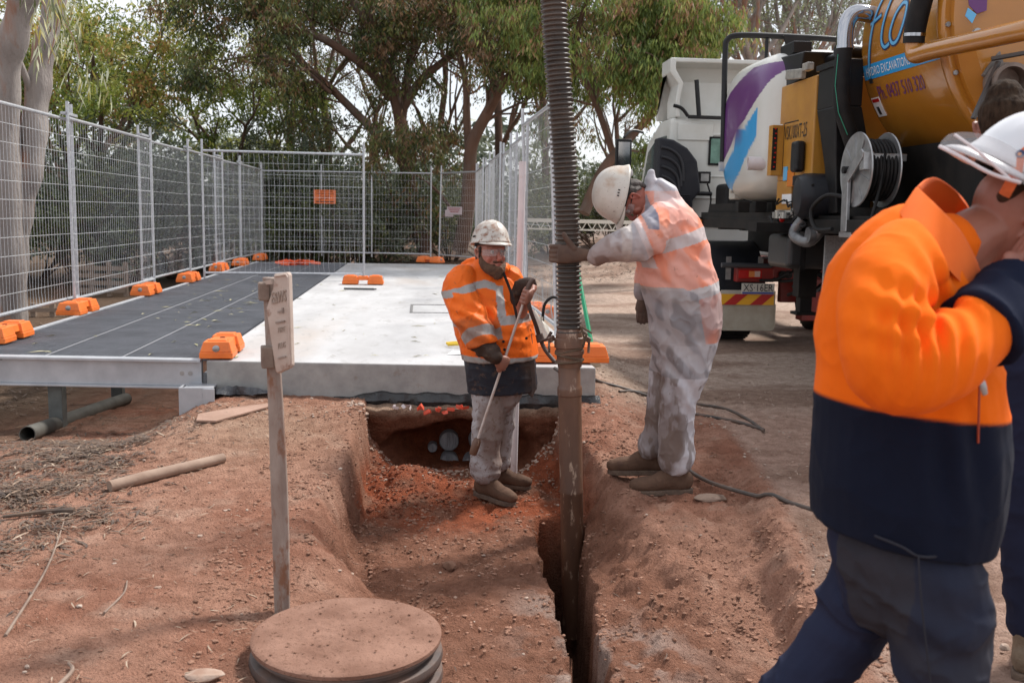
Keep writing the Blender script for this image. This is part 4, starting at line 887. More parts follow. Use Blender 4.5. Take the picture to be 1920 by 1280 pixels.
text('smooth', 0, 0, 0, .15, m_purple, 'small_lettering', T, wid=.62, fn=fn(7.95, 3.30))
STR = [[(.0, -.42), (.05, .05), (.10, .55), (.17, .88), (.27, 1.0), (.34, .96)], [(.04, .50), (.24, .60)], [(.42, 1.0), (.33, .55), (.30, .18), (.36, .02), (.46, .05)],
       [(.66, .66), (.55, .52), (.47, .22), (.52, .04), (.63, .08), (.73, .35), (.74, .6), (.66, .66)], [(.84, .70), (.83, .2), (.92, .1), (1.0, .55), (1.02, .1), (1.12, .2), (1.18, .75)]]
for wdt, off, mat, nm in ((.050, .004, m_navy, 'script_outline'), (.024, .0065, m_lblue, 'script_letter')):
    for s in STR:
        q = curve([V((x*.86, y*.46+.02, 0)) for x, y in s], 7) if len(s) > 2 else [V((s[0][0]*.86, s[0][1]*.46+.02, 0)), V((s[1][0]*.86, s[1][1]*.46+.02, 0))]
        mb = MB(); rs = []
        for i, p in enumerate(q):
            d = (q[min(i+1, len(q)-1)]-q[max(i-1, 0)]).normalized(); nn_ = V((-d.y, d.x, 0)); a, b = p+nn_*wdt/2, p-nn_*wdt/2
            rs.append([srf(8.19-a.x, 2.84+a.y, off), srf(8.19-b.x, 2.84+b.y, off), srf(8.19-b.x, 2.84+b.y, .001), srf(8.19-a.x, 2.84+a.y, .001)])
        mb.rings(rs); obj(nm, mb, mat, T, smooth=0)
patch(8.215, 8.155, 2.60+.02, 2.66, .0042, m_ktext, 'brush_tip')
# ochre side pipe, black hoses with steel bands
mb = MB(); pa = P(1712, 104, 7.05); pa = V((3.50, 7.05, 2.67)); mb.tube(curve([pa+V((0, -.0, .09)), pa+V((0, -.01, .04)), pa+V((0, -.06, .0)), pa+V((0, -.3, -.005)), pa+V((0, -1.0, -.04)), pa+V((.05, -1.5, -.06)), pa+V((.3, -1.75, -.08))], 6), .062, 24); obj('side_pipe', mb, m_ochre, T, smooth=60)
mb = MB(); mb.tube(curve([pa+V((0, 0, .09)), pa+V((.0, -.02, .22)), pa+V((.02, -.10, .50)), pa+V((.06, -.26, .95)), pa+V((.2, -.4, 1.3))], 8), .074, 24); obj('upper_hose', mb, m_rub, T)
mb = MB(); mb.lathe([(.070, 0), (.078, 0), (.078, .022), (.070, .022)], pa+V((.0, -.003, .135)), (0, -.1, 1), 24, cap=False); obj('hose_band', mb, m_chrome, T)
vt, vb = V((3.62, 8.50, 3.05)), V((3.50, 7.75, 2.15))
mb = MB(); mb.tube(curve([V((3.48, 8.20, 2.93)), V((3.47, 8.20, 2.7)), V((3.49, 8.20, 2.42)), V((3.60, 8.22, 2.15)), V((3.74, 8.25, 1.85))], 8), .068, 24); obj('lower_hose', mb, m_rub, T)
mb = MB(); mb.tube([V((3.415, 8.17, 2.85)), V((3.405, 8.17, 2.6)), V((3.44, 8.155, 2.38)), V((3.53, 8.155, 2.2))], .004, 4); obj('hose_stripe', mb, M('green_stripe', (.02, .25, .15), .5), T)
mb = MB(); mb.tube(curve([V((3.48, 8.2, 2.91)), V((3.48, 8.2, 3.04)), V((3.505, 8.2, 3.14)), V((3.58, 8.2, 3.19)), V((3.76, 8.2, 3.17))], 7), .070, 24); obj('elbow', mb, m_chrome, T, smooth=60)
mb = MB(); mb.lathe([(.069, 0), (.075, 0), (.075, .022), (.069, .022)], (3.48, 8.2, 2.90), (0, 0, 1), 24, cap=False); obj('hose_band', mb, m_chrome, T)
# camlock outlet on the rear door
c = V((4.06, YN-.24, 2.47)); mb = MB(); mb.box(c+V((.06, .02, .04)), (.50, .04, .34), Matrix.Rotation(.55, 3, 'Y')); obj('outlet_plate', mb, M('grey_casting', (.13, .115, .10), .55, (.2, .18, .16), 12, 5), T, smooth=0, bevel=.008)
mb = MB(); mb.lathe([(.13, 0), (.13, .05), (.11, .06), (.105, .13), (.12, .14), (.12, .2), (.095, .2), (.09, .05), (0, .05)], c+V((-.1, -.0, -.02)), (-.25, -1, -.08), 32); obj('outlet_pipe', mb, M('cast_outlet', (.26, .21, .18), .5, (.15, .12, .1), 10, 5, metal=.3), T)
mb = MB(); mb.bar(c+V((-.2, -.1, .10)), c+V((-.36, -.12, -.28)), .035, .02); mb.tube([c+V((-.24, -.08, .12)), c+V((-.02, -.16, .16))], .016, 6); obj('outlet_lever', mb, M('dark_casting', (.06, .05, .045), .5), T, smooth=30)
# hose reel: two steel discs, coiled hose, stand and arm
rc = V((3.50, 7.86, 1.90)); R_o = .295
for dx, nm in ((0, 0), (.235, 1)):
    mb = MB(); mb.lathe([(R_o, .0), (R_o+.006, .006), (R_o, .014), (R_o-.03, .010), (.22, .006), (.12, .016), (.05, .018), (0, .018)], rc+V((dx, 0, 0)), (-1, 0, 0), 64); obj('reel_disc', mb, m_steel, T, smooth=40)
mb = MB()
for k in range(9): a = 2*PI*k/9; mb.bar(rc+V((-.012, math.cos(a)*.09, math.sin(a)*.09)), rc+V((-.012, math.cos(a)*.27, math.sin(a)*.27)), .012, .008)
obj('disc_rib', mb, m_steel, T, smooth=0)
mb = MB()
for i in range(7): mb.lathe([(.235-.004*(i % 2)+.015*math.cos(x), .016*math.sin(x)) for x in np.linspace(0, 2*PI, 9)], rc+V((.03+.03*i, 0, 0)), (-1, 0, 0), 40, cap=False)
obj('coiled_hose', mb, m_rub, T, smooth=60)
mb = MB(); mb.bar(rc+V((-.04, .10, -.05)), rc+V((-.04, .08, -.50)), .03, .11, up=V((0, 1, 0))); mb.box(rc+V((.1, .05, -.52)), (.3, .25, .05)); obj('reel_stand', mb, m_steel, T, smooth=0, bevel=.006)
mb = MB(); q = [(-.06, -.05), (.055, .05), (.10, .15), (.06, .21), (-.02, .19), (-.09, .03)]
mb = MB(); mb.prism([(-.10, -.08), (-.04, -.12), (.02, -.09), (.30, .07), (.32, .12), (.27, .16), (.20, .13), (-.07, .0)][::-1], rc+V((-.05, -.0, -.0)), (0, -.8, .1), (0, .1, .8), (-.018, 0, 0)); obj('reel_arm', mb, m_steel, T, smooth=0, bevel=.006)
mb = MB(); mb.lathe([(.03, 0), (.03, .05), (0, .05)], rc+V((-.04, .07, -.0)), (-1, 0, 0), 16); obj('hub', mb, m_black, T)
mb = MB(); mb.bar(rc+V((-.06, -.21, .09)), rc+V((.30, -.21, .09)), .03, .06); mb.box(rc+V((-.02, -.21, .06)), (.08, .08, .14)); obj('roller_guide', mb, m_steel, T, smooth=0, bevel=.005)
mb = MB(); mb.tube(curve([rc+V((.12, -.22, .12)), rc+V((.08, -.25, -.15)), rc+V((0, -.27, -.5)), rc+V((-.03, -.28, -.9))], 6), .014, 8); obj('reel_hose', mb, m_rub, T)
mb = MB(); mb.tube(curve([V((3.40, 8.05, 1.42)), V((3.36, 8.3, 1.42)), V((3.36, 8.42, 1.58)), V((3.40, 8.2, 1.70)), V((3.48, 8.0, 1.68))], 6), .018, 8); obj('looped_hose', mb, m_rub, T)
# hopper, engine cabinet, control box
mb = MB(); mb.bb(3.47, 3.70, 8.29, 8.70, 2.45, 2.84); rs = []
for z, a, b, c_, d in ((2.45, 3.47, 3.70, 8.29, 8.70), (1.95, 3.52, 3.85, 8.34, 8.58), (1.55, 3.55, 3.85, 8.34, 8.52)): rs.append([V((a, c_, z)), V((b, c_, z)), V((b, d, z)), V((a, d, z))])
mb.rings(rs[::-1]); obj('hopper', mb, m_black, T, smooth=0, bevel=.01)
mb = MB(); mb.bb(3.45, 3.50, 8.28, 8.71, 2.78, 2.83); obj('hopper_rim', mb, m_black, T, smooth=0)
mb = MB(); mb.bb(3.46, 5.7, 8.72, 9.58, 1.86, 2.76); mb.bb(3.46, 5.7, 9.2, 9.58, 1.58, 1.86); obj('engine_cabinet', mb, m_ochred, T, smooth=0, bevel=.012)
mb = MB()
for z0, z1, y0, y1 in ((2.395, 2.405, 9.09, 9.44), (1.9, 2.4, 9.44, 9.447)): mb.bb(3.457, 3.461, y0, y1, z0, z1)
obj('panel_seam', mb, m_black, T, smooth=0)
text('VSK100XT-25', 0, 0, 0, .13, m_ktext, 'model_lettering', T, wid=.56, fn=lambda x, y: V((3.456, 9.43-x, 2.24+y)))
for (y0, y1, z0, z1, m_, nm) in ((9.57, 9.49, 2.16, 2.40, m_wtext, 'white_label'), (9.40, 9.30, 1.86, 1.99, m_lblue, 'blue_label'), (9.29, 9.12, 1.80, 1.95, m_amber, 'orange_label'), (9.40, 9.16, 1.64, 1.73, m_wtext, 'round_label')):
    mb = MB(); mb.bb(3.452, 3.459, y1, y0, z0, z1); obj(nm, mb, m_, T, smooth=0)
mb = MB()
for k in range(4): mb.bb(3.4495, 3.4518, 9.50, 9.56, 2.19+.05*k, 2.205+.05*k)
obj('label_print', mb, m_ktext, T, smooth=0)
mb = MB(); a, b = P(1446, 235, 9.5), P(1478, 330, 9.5); mb.bb(a.x, b.x+.02, 9.46, 9.56, b.z, a.z); cb_ = obj('control_door', mb, m_ochred, T, smooth=0, bevel=.006)
mb = MB(); mb.bb(a.x+.004, a.x+.05, 9.452, 9.459, b.z+.05, a.z-.03); obj('door_recess', mb, m_black, T, smooth=0)
mb = MB()
for k in range(9): mb.lathe([(0, 0), (.008, 0), (.008, .012), (0, .012)], (a.x+.026+.008*(k % 2), 9.452, b.z+.08+.045*k), (0, -1, 0), 8)
obj('switch', mb, m_redl, T, smooth=0)
mb = MB(); mb.tube([P(1402, 306, 9.8), P(1450, 308, 9.75)], .066, 24, cap=False); mb.tube([P(1450, 308, 9.75), P(1402, 306, 9.8)], .058, 24, cap=False); mb.lathe([(.066, 0), (.058, 0)], P(1402, 306, 9.8), P(1402, 306, 9.8)-P(1450, 308, 9.75), 24, cap=False); obj('stub_pipe', mb, m_pvc, T)
mb = MB(); mb.prism([(9.25, 2.78), (9.15, 3.03), (10.3, 3.10), (10.3, 2.7)], (3.50, 0, 0), (0, 1, 0), (0, 0, 1), (1.7, 0, 0)); obj('engine_cover', mb, m_black, T, smooth=0, bevel=.012)
mb = MB(); a, b = P(1490, 95, 9.7), P(1530, 78, 9.7); mb.bb(3.56, 3.75, 9.6, 9.95, 3.08, 3.2); obj('cover_step', mb, m_black, T, smooth=0, bevel=.01)
mb = MB(); mb.bar((3.43, 8.95, 2.80), (3.43, 9.35, 2.84), .05, .09); mb.box((3.44, 8.88, 2.85), (.07, .12, .07)); obj('work_light', mb, M('lamp_housing', (.35, .33, .28), .4, (.2, .19, .17), 20), T, smooth=0, bevel=.01)
mb = MB(); mb.tube([V((3.55, 8.5, 2.94)), V((4.2, 8.7, 2.94))], .06, 16); mb.tube([V((3.75, 8.62, 2.96)), V((3.75, 9.4, 2.96))], .04, 12); obj('vent_pipe', mb, m_black, T)
mb = MB(); mb.lathe([(0, -.02), (.10, -.02), (.17, .0), (.20, .05), (.205, .11), (.20, .42), (0, .42)], (3.34, 8.72, 1.70), (1, -.15, 0), 40); obj('filter_drum', mb, M('drum_blue_black', (.010, .011, .016), .45, (.02, .02, .023), 4, 5, spec=.3), T)
mb = MB(); mb.bb(3.36, 3.455, 8.86, 9.0, 1.92, 2.20); obj('black_canister', mb, m_black, T, smooth=0, bevel=.03, seg=4)
mb = MB(); mb.prism([(-.2, .0), (.2, 0), (.12, -.28), (-.10, -.30)], (3.45, 8.9, 1.56), (0, 1, 0), (0, 0, 1), (.4, 0, 0)); mb.box((3.5, 8.95, 1.85), (.1, .4, .1)); obj('drum_cradle', mb, m_black, T, smooth=0, bevel=.01)
mb = MB(); mb.tube(curve([V((3.42, 8.75, 1.5)), V((3.36, 8.8, 1.36)), V((3.42, 8.6, 1.30)), V((3.5, 8.5, 1.42))], 5), .05, 14); mb.lathe([(0, 0), (.07, 0), (.07, .05), (0, .05)], (3.44, 8.55, 1.36), (-1, 0, 0), 20); obj('suction_elbow', mb, M('greasy_metal', (.10, .10, .105), .35, (.2, .2, .2), 14, 5, metal=.5), T)
mb = MB()
for k in range(16):
    y = random.uniform(8.5, 9.6); z = random.uniform(1.46, 1.7); q = [V((3.40, y, z))]
    for _ in range(3): q.append(q[-1]+V((random.uniform(-.02, .05), random.uniform(-.13, .13), random.uniform(-.09, .07))))
    mb.tube(curve(q, 4), random.choice((.006, .009, .012)), 6)
obj('hydraulic_lines', mb, m_rub, T)
m_vg = M('valve_grey', (.22, .21, .19), .5)
for k in range(7): mb = MB(); mb.box((3.42, 8.6+.14*k+random.uniform(-.03, .03), 1.53+random.uniform(0, .07)), (.05, .05, .06)); obj('valve_block', mb, m_vg, T, smooth=0, bevel=.006)
mb = MB()
for k in range(4): mb.bb(3.40, 3.46, 9.2+.08*k, 9.25+.08*k, 1.50, 1.56)
mb.bb(3.46, 3.9, 9.1, 9.6, 1.51, 1.58); obj('gauge_block', mb, m_whiteg, T, smooth=0, bevel=.004)
# water tank: swollen plastic box with chevrons on its outer face
def superq(cx, cy, cz, rx, ry, rz, e1, e2, nu=170, nv=260):
    u = np.linspace(-PI/2, PI/2, nu); v = np.linspace(-PI, PI, nv, endpoint=False); U, W = np.meshgrid(u, v, indexing='ij')
    f = lambda w_, e: np.sign(w_)*np.abs(w_)**e
    return cx+rx*f(np.sin(U), e1), cy+ry*f(np.cos(U), e1)*f(np.cos(W), e2), cz+rz*f(np.cos(U), e1)*f(np.sin(W), e2)
X_, Y_, Z_ = superq(4.58, 10.40, 2.42, 1.25, .93, .77, .34, .48)
X_ = X_ - .04*np.exp(-((Y_-10.3)/.5)**2-((Z_-2.4)/.5)**2)*(X_ < 4)
cfn = np.zeros((*X_.shape, 3))+np.array((.60, .59, .55))
dirt = ss(2.1, 1.7, Z_+.1*fbm(Y_*3, Z_*3, X_, 3, 9))[..., None]*.45; cfn = cfn*(1-dirt)+np.array((.42, .36, .28))*dirt
sd_ = X_ < 4.0
def inpoly(poly, a, b):
    r = np.zeros(a.shape, bool); n = len(poly)
    for i in range(n):
        (x1, y1), (x2, y2) = poly[i], poly[(i+1) % n]
        c = ((y1 > b) != (y2 > b)) & (a < (x2-x1)*(b-y1)/((y2-y1) or 1e-9)+x1); r ^= c
    return r
cfn[sd_ & inpoly([(11.4, 2.56), (10.8, 2.84), (10.2, 3.02), (9.5, 3.02), (9.8, 2.74), (10.3, 2.40), (10.9, 2.14), (11.4, 1.98)], Y_, Z_)] = (.12, .025, .16)
cfn[sd_ & inpoly([(11.4, 1.90), (10.9, 2.04), (10.35, 2.28), (9.85, 2.60), (9.85, 2.30), (10.3, 1.98), (10.9, 1.76), (11.4, 1.70)], Y_, Z_)] = (.03, .30, .62)
nu, nv = X_.shape; ii = np.arange(nu*nv).reshape(nu, nv); jj = np.roll(ii, -1, 1)
tf = np.stack([ii[:-1], ii[1:], jj[1:], jj[:-1]], -1).reshape(-1, 4)
npobj('water_tank', np.stack([X_, Y_, Z_], -1).reshape(-1, 3), tf, M('tank_plastic', (1, 1, 1), .3, (.94, .93, .90), 2, 5, attr='Col', coat=.2), T, col=cfn.reshape(-1, 3))
mb = MB(); mb.tube([V((3.33+.02, 9.62, z)) if False else V((3.9, 9.60-.0, z)) for z in (1.8, 3.0)], .02, 6); 
mb = MB(); mb.tube(curve([V((3.6, 9.72, 1.7)), V((3.50, 9.66, 2.4)), V((3.7, 9.74, 3.0)), V((4.6, 9.8, 3.22)), V((5.4, 9.8, 3.1))], 6), .022, 8); obj('tank_strap', mb, m_black, T)
mb = MB(); mb.box((3.50, 10.95, 1.78), (.12, .2, .16)); mb.lathe([(0, 0), (.03, 0), (.03, .05), (0, .05)], (3.44, 10.85, 1.80), (-1, 0, 0), 12); obj('tank_outlet', mb, m_whiteg, T, bevel=.02)
# guard rail over the water tank
mb = MB(); mb.tube(curve([V((3.33, 10.97, 2.05)), V((3.33, 11.0, 2.6)), V((3.33, 11.05, 3.3)), V((3.35, 11.05, 3.44)), V((3.47, 11.03, 3.49)), V((3.9, 11.0, 3.49)), V((4.5, 10.95, 3.47)), V((4.62, 10.95, 3.44)), V((4.68, 10.95, 3.3)), V((4.68, 10.95, 3.05))], 6), .032, 12); obj('guard_rail', mb, m_black, T)
mb = MB(); mb.prism([(3.93, 3.48), (4.22, 3.48), (4.34, 3.10), (4.08, 3.10)], (0, 10.9, 0), (1, 0, 0), (0, 0, 1), (0, .03, 0)); mb.tube([V((3.78, 11.0, 3.46)), V((3.78, 11.0, 3.15))], .02, 8); mb.box((4.2, 10.8, 3.15), (.5, .3, .06)); obj('rail_bracket', mb, m_black, T, smooth=0)
mb = MB(); mb.box((3.33, 10.97, 2.06), (.07, .07, .10)); obj('rail_foot', mb, m_galvp, T, smooth=0)
# chassis frame and running gear
mb = MB(); mb.bb(3.45, 3.56, 5.2, 12.25, 1.38, 1.50); mb.bb(5.8, 5.92, 5.2, 12.25, 1.38, 1.50)
for y in np.arange(5.3, 12.3, .8): mb.bb(3.56, 5.8, y, y+.1, 1.36, 1.48)
mb.bb(4.1, 4.25, 5.2, 12.3, 1.1, 1.36); mb.bb(5.1, 5.25, 5.2, 12.3, 1.1, 1.36); obj('chassis_frame', mb, m_chassis, T, smooth=0, bevel=.006)
mb = MB(); mb.bb(3.50, 5.88, 5.3, 9.55, 1.50, 1.53); mb.bb(3.6, 5.8, 5.6, 9.5, 1.53, 1.60); mb.bb(3.95, 5.6, 6.9, 8.45, 1.60, 2.1); obj('tank_cradle', mb, m_chassis, T, smooth=0)
mb = MB(); a, b = P(1314, 400, 12.2), P(1340, 420, 12.2); mb.bb(3.36, 3.45, 12.1, 12.25, 1.40, 1.50); obj('marker_lamp_bracket', mb, m_black, T, smooth=0)
for x0, m_ in ((3.38, m_amber), (3.32, m_wtext)):
    mb = MB(); mb.bb(x0, x0+.06, 12.085, 12.098, 1.42, 1.47); obj('marker_reflector', mb, m_, T, smooth=0)
for z, m_ in ((1.44, m_redl), (1.36, m_amber)):
    mb = MB(); c = P(1466, 412+(0 if m_ is m_redl else 12), 9.3); mb.lathe([(0, 0), (.026, 0), (.022, .012), (0, .016)], c, (0, -1, 0), 14); obj('side_lamp', mb, m_, T)
mb = MB(); a, b = P(1478, 440, 9.0), P(1550, 505, 9.0); mb.bb(a.x, b.x+.1, 9.0, 9.55, b.z, a.z); obj('fuel_tank', mb, M('tank_dark', (.022, .022, .023), .35, (.04, .037, .035), 3, 5), T, smooth=0, bevel=.05, seg=4)
mb = MB(); x = P(1502, 440, 9).x; mb.bb(x, x+.05, 8.985, 9.55, b.z-.005, a.z+.01); obj('tank_band', mb, m_rub, T, smooth=0)
for px0, px1, py0, py1, m_ in ((1482, 1492, 421, 433, M('sticker_violet', (.12, .10, .4), .5)), (1496, 1514, 420, 433, m_whiteg)):
    a, b = P(px0, py0, 9.0), P(px1, py1, 9.0); mb = MB(); mb.bb(a.x, b.x, 8.97, 8.985, b.z, a.z); obj('frame_sticker', mb, m_, T, smooth=0)
mb = MB(); a, b = P(1476, 418, 9.02), P(1560, 436, 9.02); mb.bb(a.x-.3, b.x+.4, 8.99, 9.3, b.z, a.z); obj('cross_beam', mb, m_chassis, T, smooth=0)
mb = MB(); a, b = P(1550, 420, 8.6), P(1590, 560, 8.6); mb.bb(a.x, a.x+.5, 8.6, 8.63, b.z, a.z); obj('tread_plate', mb, M('tread_plate', (.45, .45, .45), .4, (.3, .3, .3), 60, 2, .8, 120, metal=.5, bd=.003), T, smooth=0)
for x in (3.9, 5.5):
    g = P(1508, 590, 9.35) if x < 4 else V((5.5, 9.35, 0)); gx_ = g.x if x < 4 else 5.5
    mb = MB(); mb.bb(gx_-.09, gx_+.09, 9.3, 9.46, .75, 1.38); mb.bb(gx_-.06, gx_+.06, 9.32, 9.44, .60, .76); mb.box((gx_, 9.38, .59), (.2, .18, .03)); mb.bar((gx_, 9.36, .9), (gx_+.5, 9.36, 1.36), .04, .04); obj('landing_leg', mb, m_chassis, T, smooth=0, bevel=.006)
    pass
m_rimd = M('dusty_rim', (.10, .085, .07), .6, (.16, .13, .10), 6, 5)
def wheel(x0, x1, y, z, r, lb='wheel', face=-1):
    mb = MB(); w_ = x1-x0; mb.lathe([(r*.55, 0), (r*.9, 0), (r, .03), (r, w_*.5-.02), (r*.93, w_*.5-.01), (r*.93, w_*.5+.01), (r, w_*.5+.02), (r, w_-.03), (r*.9, w_), (r*.55, w_)], (x0, y, z), (1, 0, 0), 48, cap=False); w0 = obj(lb, mb, m_rub, T)
    mb = MB(); mb.lathe([(r*.56, .0), (r*.55, .02), (r*.5, .05), (r*.3, .12), (r*.2, .02), (r*.18, -.02), (0, -.02)], (x0, y, z), (1, 0, 0), 32); obj('rim', mb, m_rimd, w0)
    mb = MB()
    for k in range(40):
        a = 2*PI*k/40; c = V((x0+w_/2, y+math.cos(a)*(r+.004), z+math.sin(a)*(r+.004))); mb.box(c, (w_*.9, .03, .018), Matrix.Rotation(a, 3, 'X') @ Matrix.Rotation(PI/2, 3, 'X'))
    obj('tread', mb, m_rub, w0, smooth=0)
for y in (6.15, 7.3): wheel(3.5, 4.1, y, .5, .5); wheel(5.3, 5.9, y, .5, .5)
for y in (12.15, 13.3): wheel(3.42, 4.06, y, .5, .5); wheel(5.3, 5.9, y, .5, .5)
wheel(3.45, 3.78, 14.75, .5, .5)
# rear mudguards, mudflap, plate, lamps of the tractor
for x0 in (3.36, 5.24):
    mb = MB(); rs = []
    for a in np.linspace(-.25, PI*.95, 22):
        c = (12.15-math.cos(a)*.68, .50+math.sin(a)*.72); d = (12.15-math.cos(a)*.655, .50+math.sin(a)*.695)
        rs.append([V((x0, c[0], c[1])), V((x0+.72, c[0], c[1])), V((x0+.72, d[0], d[1])), V((x0, d[0], d[1]))])
    mb.rings(rs); obj('mudguard', mb, M('mudguard_plastic', (.011, .012, .016), .5, (.024, .024, .027), 4, 5, spec=.3), T, smooth=50, bevel=.006)
YR = 11.3
mb = MB(); a, b = P(1353, 467, YR), P(1450, 476, YR); 
mb.tube([P(1353, 497, YR), P(1440, 499, YR), P(1462, 492, YR), P(1475, 478, YR+.05)], .03, 12); obj('guard_tube', mb, M('tube_dark', (.06, .06, .065), .4), T)
for px in (1367, 1427):
    mb = MB(); a, b = P(px, 481, YR+.02), P(px, 524, YR+.02); mb.bb(a.x-.03, a.x+.03, YR+.02, YR+.03, b.z, a.z); obj('guard_strap', mb, m_steel, T, smooth=0)
mb = MB(); a, b = P(1381, 502, YR), P(1450, 529, YR); mb.bb(a.x, b.x, YR-.02, YR+.1, b.z, a.z); obj('rear_lamp_housing', mb, m_red, T, smooth=0, bevel=.01)
mb = MB(); a, b = P(1384, 506, YR), P(1427, 522, YR); mb.bb(a.x, b.x, YR-.03, YR-.021, b.z, a.z); obj('tail_lamp', mb, m_redl, T, smooth=0, bevel=.004)
for p0, p1, m_ in ((1403, 1413, M('lens_orange', (.65, .22, .06), .3)), (1413.5, 1423, M('lens_pale', (.6, .42, .36), .3))):
    mb = MB(); a, b = P(p0, 508, YR), P(p1, 519, YR); mb.bb(a.x, b.x, YR-.036, YR-.031, b.z, a.z); obj('lamp_segment', mb, m_, T, smooth=0)
mb = MB(); a, b = P(1452, 500, YR+.25), P(1600, 530, YR+.25); mb.bb(a.x, 5.9, YR+.25, YR+.45, b.z, a.z); mb.bb(4.25, 4.40, YR+.3, 15.5, .75, 1.02); mb.bb(5.0, 5.15, YR+.3, 15.5, .75, 1.02); mb.bb(4.3, 5.0, YR+.3, YR+.4, .5, 1.0)
mb.bb(4.5, 4.9, YR+.1, YR+.3, .3, .8); obj('red_chassis', mb, m_red, T, smooth=0, bevel=.01)
for px in (1467, 1478):
    mb = MB(); c = P(px, 515, YR+.24); mb.lathe([(.05, 0), (.05, .01), (.03, .012), (.03, -.02), (0, -.02)], c, (0, -1, 0), 16); obj('chassis_hole', mb, m_black, T)
a, b = P(1351, 545, 11.2), P(1451, 619, 11.2); mb = MB(); mb.bb(a.x, b.x, 11.2, 11.215, b.z, a.z); flap = obj('mudflap', mb, m_flap, T, smooth=0, bevel=.006)
mb = MB(); mb.tube([V((a.x, 11.195, a.z-.15)), V((a.x, 11.195, b.z+.04)), V((a.x+.04, 11.195, b.z)), V((b.x-.04, 11.195, b.z)), V((b.x, 11.195, b.z+.04)), V((b.x, 11.195, a.z-.15))], .008, 6); obj('flap_rim', mb, m_flap, flap)
a, b = P(1353, 551, 11.18), P(1451, 572, 11.18); mb = MB(); mb.bb(a.x, b.x, 11.185, 11.19, b.z, a.z); obj('stripe_board', mb, m_yel, T, smooth=0)
mb = MB(); W_, H_ = b.x-a.x, a.z-b.z
for f in (.04, .54): mb.prism([(f*W_, 0), ((f+.23)*W_, 0), ((f+.23)*W_+H_*1.15, H_), (f*W_+H_*1.15, H_)], (a.x, 11.181, b.z), (1, 0, 0), (0, 0, 1), (0, .003, 0))
obj('red_stripe', mb, M('stripe_red', (.42, .015, .015), .4), T, smooth=0)
mb = MB(); mb.bb(a.x, b.x, 11.19, 11.2, a.z+.0, a.z+.045); obj('flap_clamp', mb, m_whiteg, T, smooth=0)
a, b = P(1391, 531, 11.15), P(1452, 552, 11.15); mb = MB(); mb.bb(a.x, b.x, 11.15, 11.157, b.z, a.z); obj('number_plate', mb, M('plate_white', (.55, .53, .47), .4), T, smooth=0, bevel=.003)
mb = MB(); mb.bb(a.x+.01, b.x-.01, 11.146, 11.149, b.z+.004, b.z+.026); obj('plate_band', mb, M('plate_blue', (.05, .08, .3), .4), T, smooth=0)
text('XS\u00b716ER', (a.x+.02, 11.148, b.z+.034), (1, 0, 0), (0, 0, 1), (a.z-b.z)*.66, m_ktext, 'plate_lettering', T, wid=(b.x-a.x)-.04)
# cab
CY = 13.75; cx0, cx1 = 3.42, 5.85
mb = MB(); mb.prism([(CY, .95), (CY, 2.86), (14.45, 2.86), (15.2, 2.6), (15.75, 1.75), (15.85, .95)][::-1], (cx0, 0, 0), (0, 1, 0), (0, 0, 1), (cx1-cx0, 0, 0)); cabo = obj('cab_body', mb, m_white, T, smooth=0, bevel=.07, seg=4)
mb = MB()
for z in (2.62, 2.05, 1.75, 1.35): mb.bb(cx0+.12, cx1-.1, CY-.012, CY+.01, z, z+.03)
mb.bb(cx0+.1, cx0+.6, CY-.02, CY, 2.55, 2.78); mb.bb(cx0+.75, cx1-.2, CY-.02, CY, 1.45, 1.72); obj('cab_pressing', mb, m_white, T, smooth=0, bevel=.01)
a, b = P(1329, 256, CY), P(1362, 311, CY); mb = MB(); mb.bb(a.x, a.x+.5, CY-.02, CY-.013, b.z, a.z); obj('window_seal', mb, m_rub, T, smooth=0, bevel=.005)
mb = MB(); mb.bb(a.x+.03, a.x+.47, CY-.026, CY-.021, b.z+.03, a.z-.03); obj('rear_window', mb, M('green_glass', (.16, .30, .24), .15, (.07, .14, .11), 6), T, smooth=0)
mb = MB(); mb.prism([(13.95, 1.45), (13.95, 2.62), (14.5, 2.62), (15.05, 2.45), (15.5, 1.75), (15.5, 1.45)][::-1], (cx0-.012, 0, 0), (0, 1, 0), (0, 0, 1), (.011, 0, 0)); obj('side_window', mb, m_glass, T, smooth=0)
mb = MB(); mb.prism([(cx0+.1, 0), (cx1-.1, 0), (cx1-.1, .8), (cx0+.1, .8)], (0, 15.79, 1.78), (1, 0, 0), (0, -.54, .84), (0, .02, .012)); obj('windscreen', mb, m_glass, T, smooth=0)
# roof deflector, hollow towards the rear
za, zb = 2.86, 3.62; D_ = cx0-.10
rs = []
prof = [(D_, 13.65, zb), (D_, 13.78, zb+.02), (D_+.05, 15.2, za+.15), (D_+.05, 15.2, za+.0)]
mb = MB(); mb.prism([(13.75, zb-.02), (13.75, zb+.04), (14.1, zb), (14.55, za+.02), (14.5, za), (14.1, zb-.05)], (cx0-.03, 0, 0), (0, 1, 0), (0, 0, 1), (2.6, 0, 0))
mb.prism([(cx0-.04, zb+.03), (cx0-.04, zb-.16), (cx0+.08, zb-.32), (cx0+.05, zb-.55), (cx0+.06, za+.0), (cx0+.12, za+.0), (cx0+.11, zb-.52), (cx0+.15, zb-.30), (cx0+.04, zb-.12), (cx0+.04, zb+.03)], (0, 13.72, 0), (1, 0, 0), (0, 0, 1), (0, .5, 0))
mb.bb(cx0+.1, cx1, 14.2, 14.24, za, zb-.12); mb.bb(cx1+.02, cx1+.1, 13.72, 14.2, za, zb)
obj('roof_deflector', mb, m_white, T, smooth=0, bevel=.015)
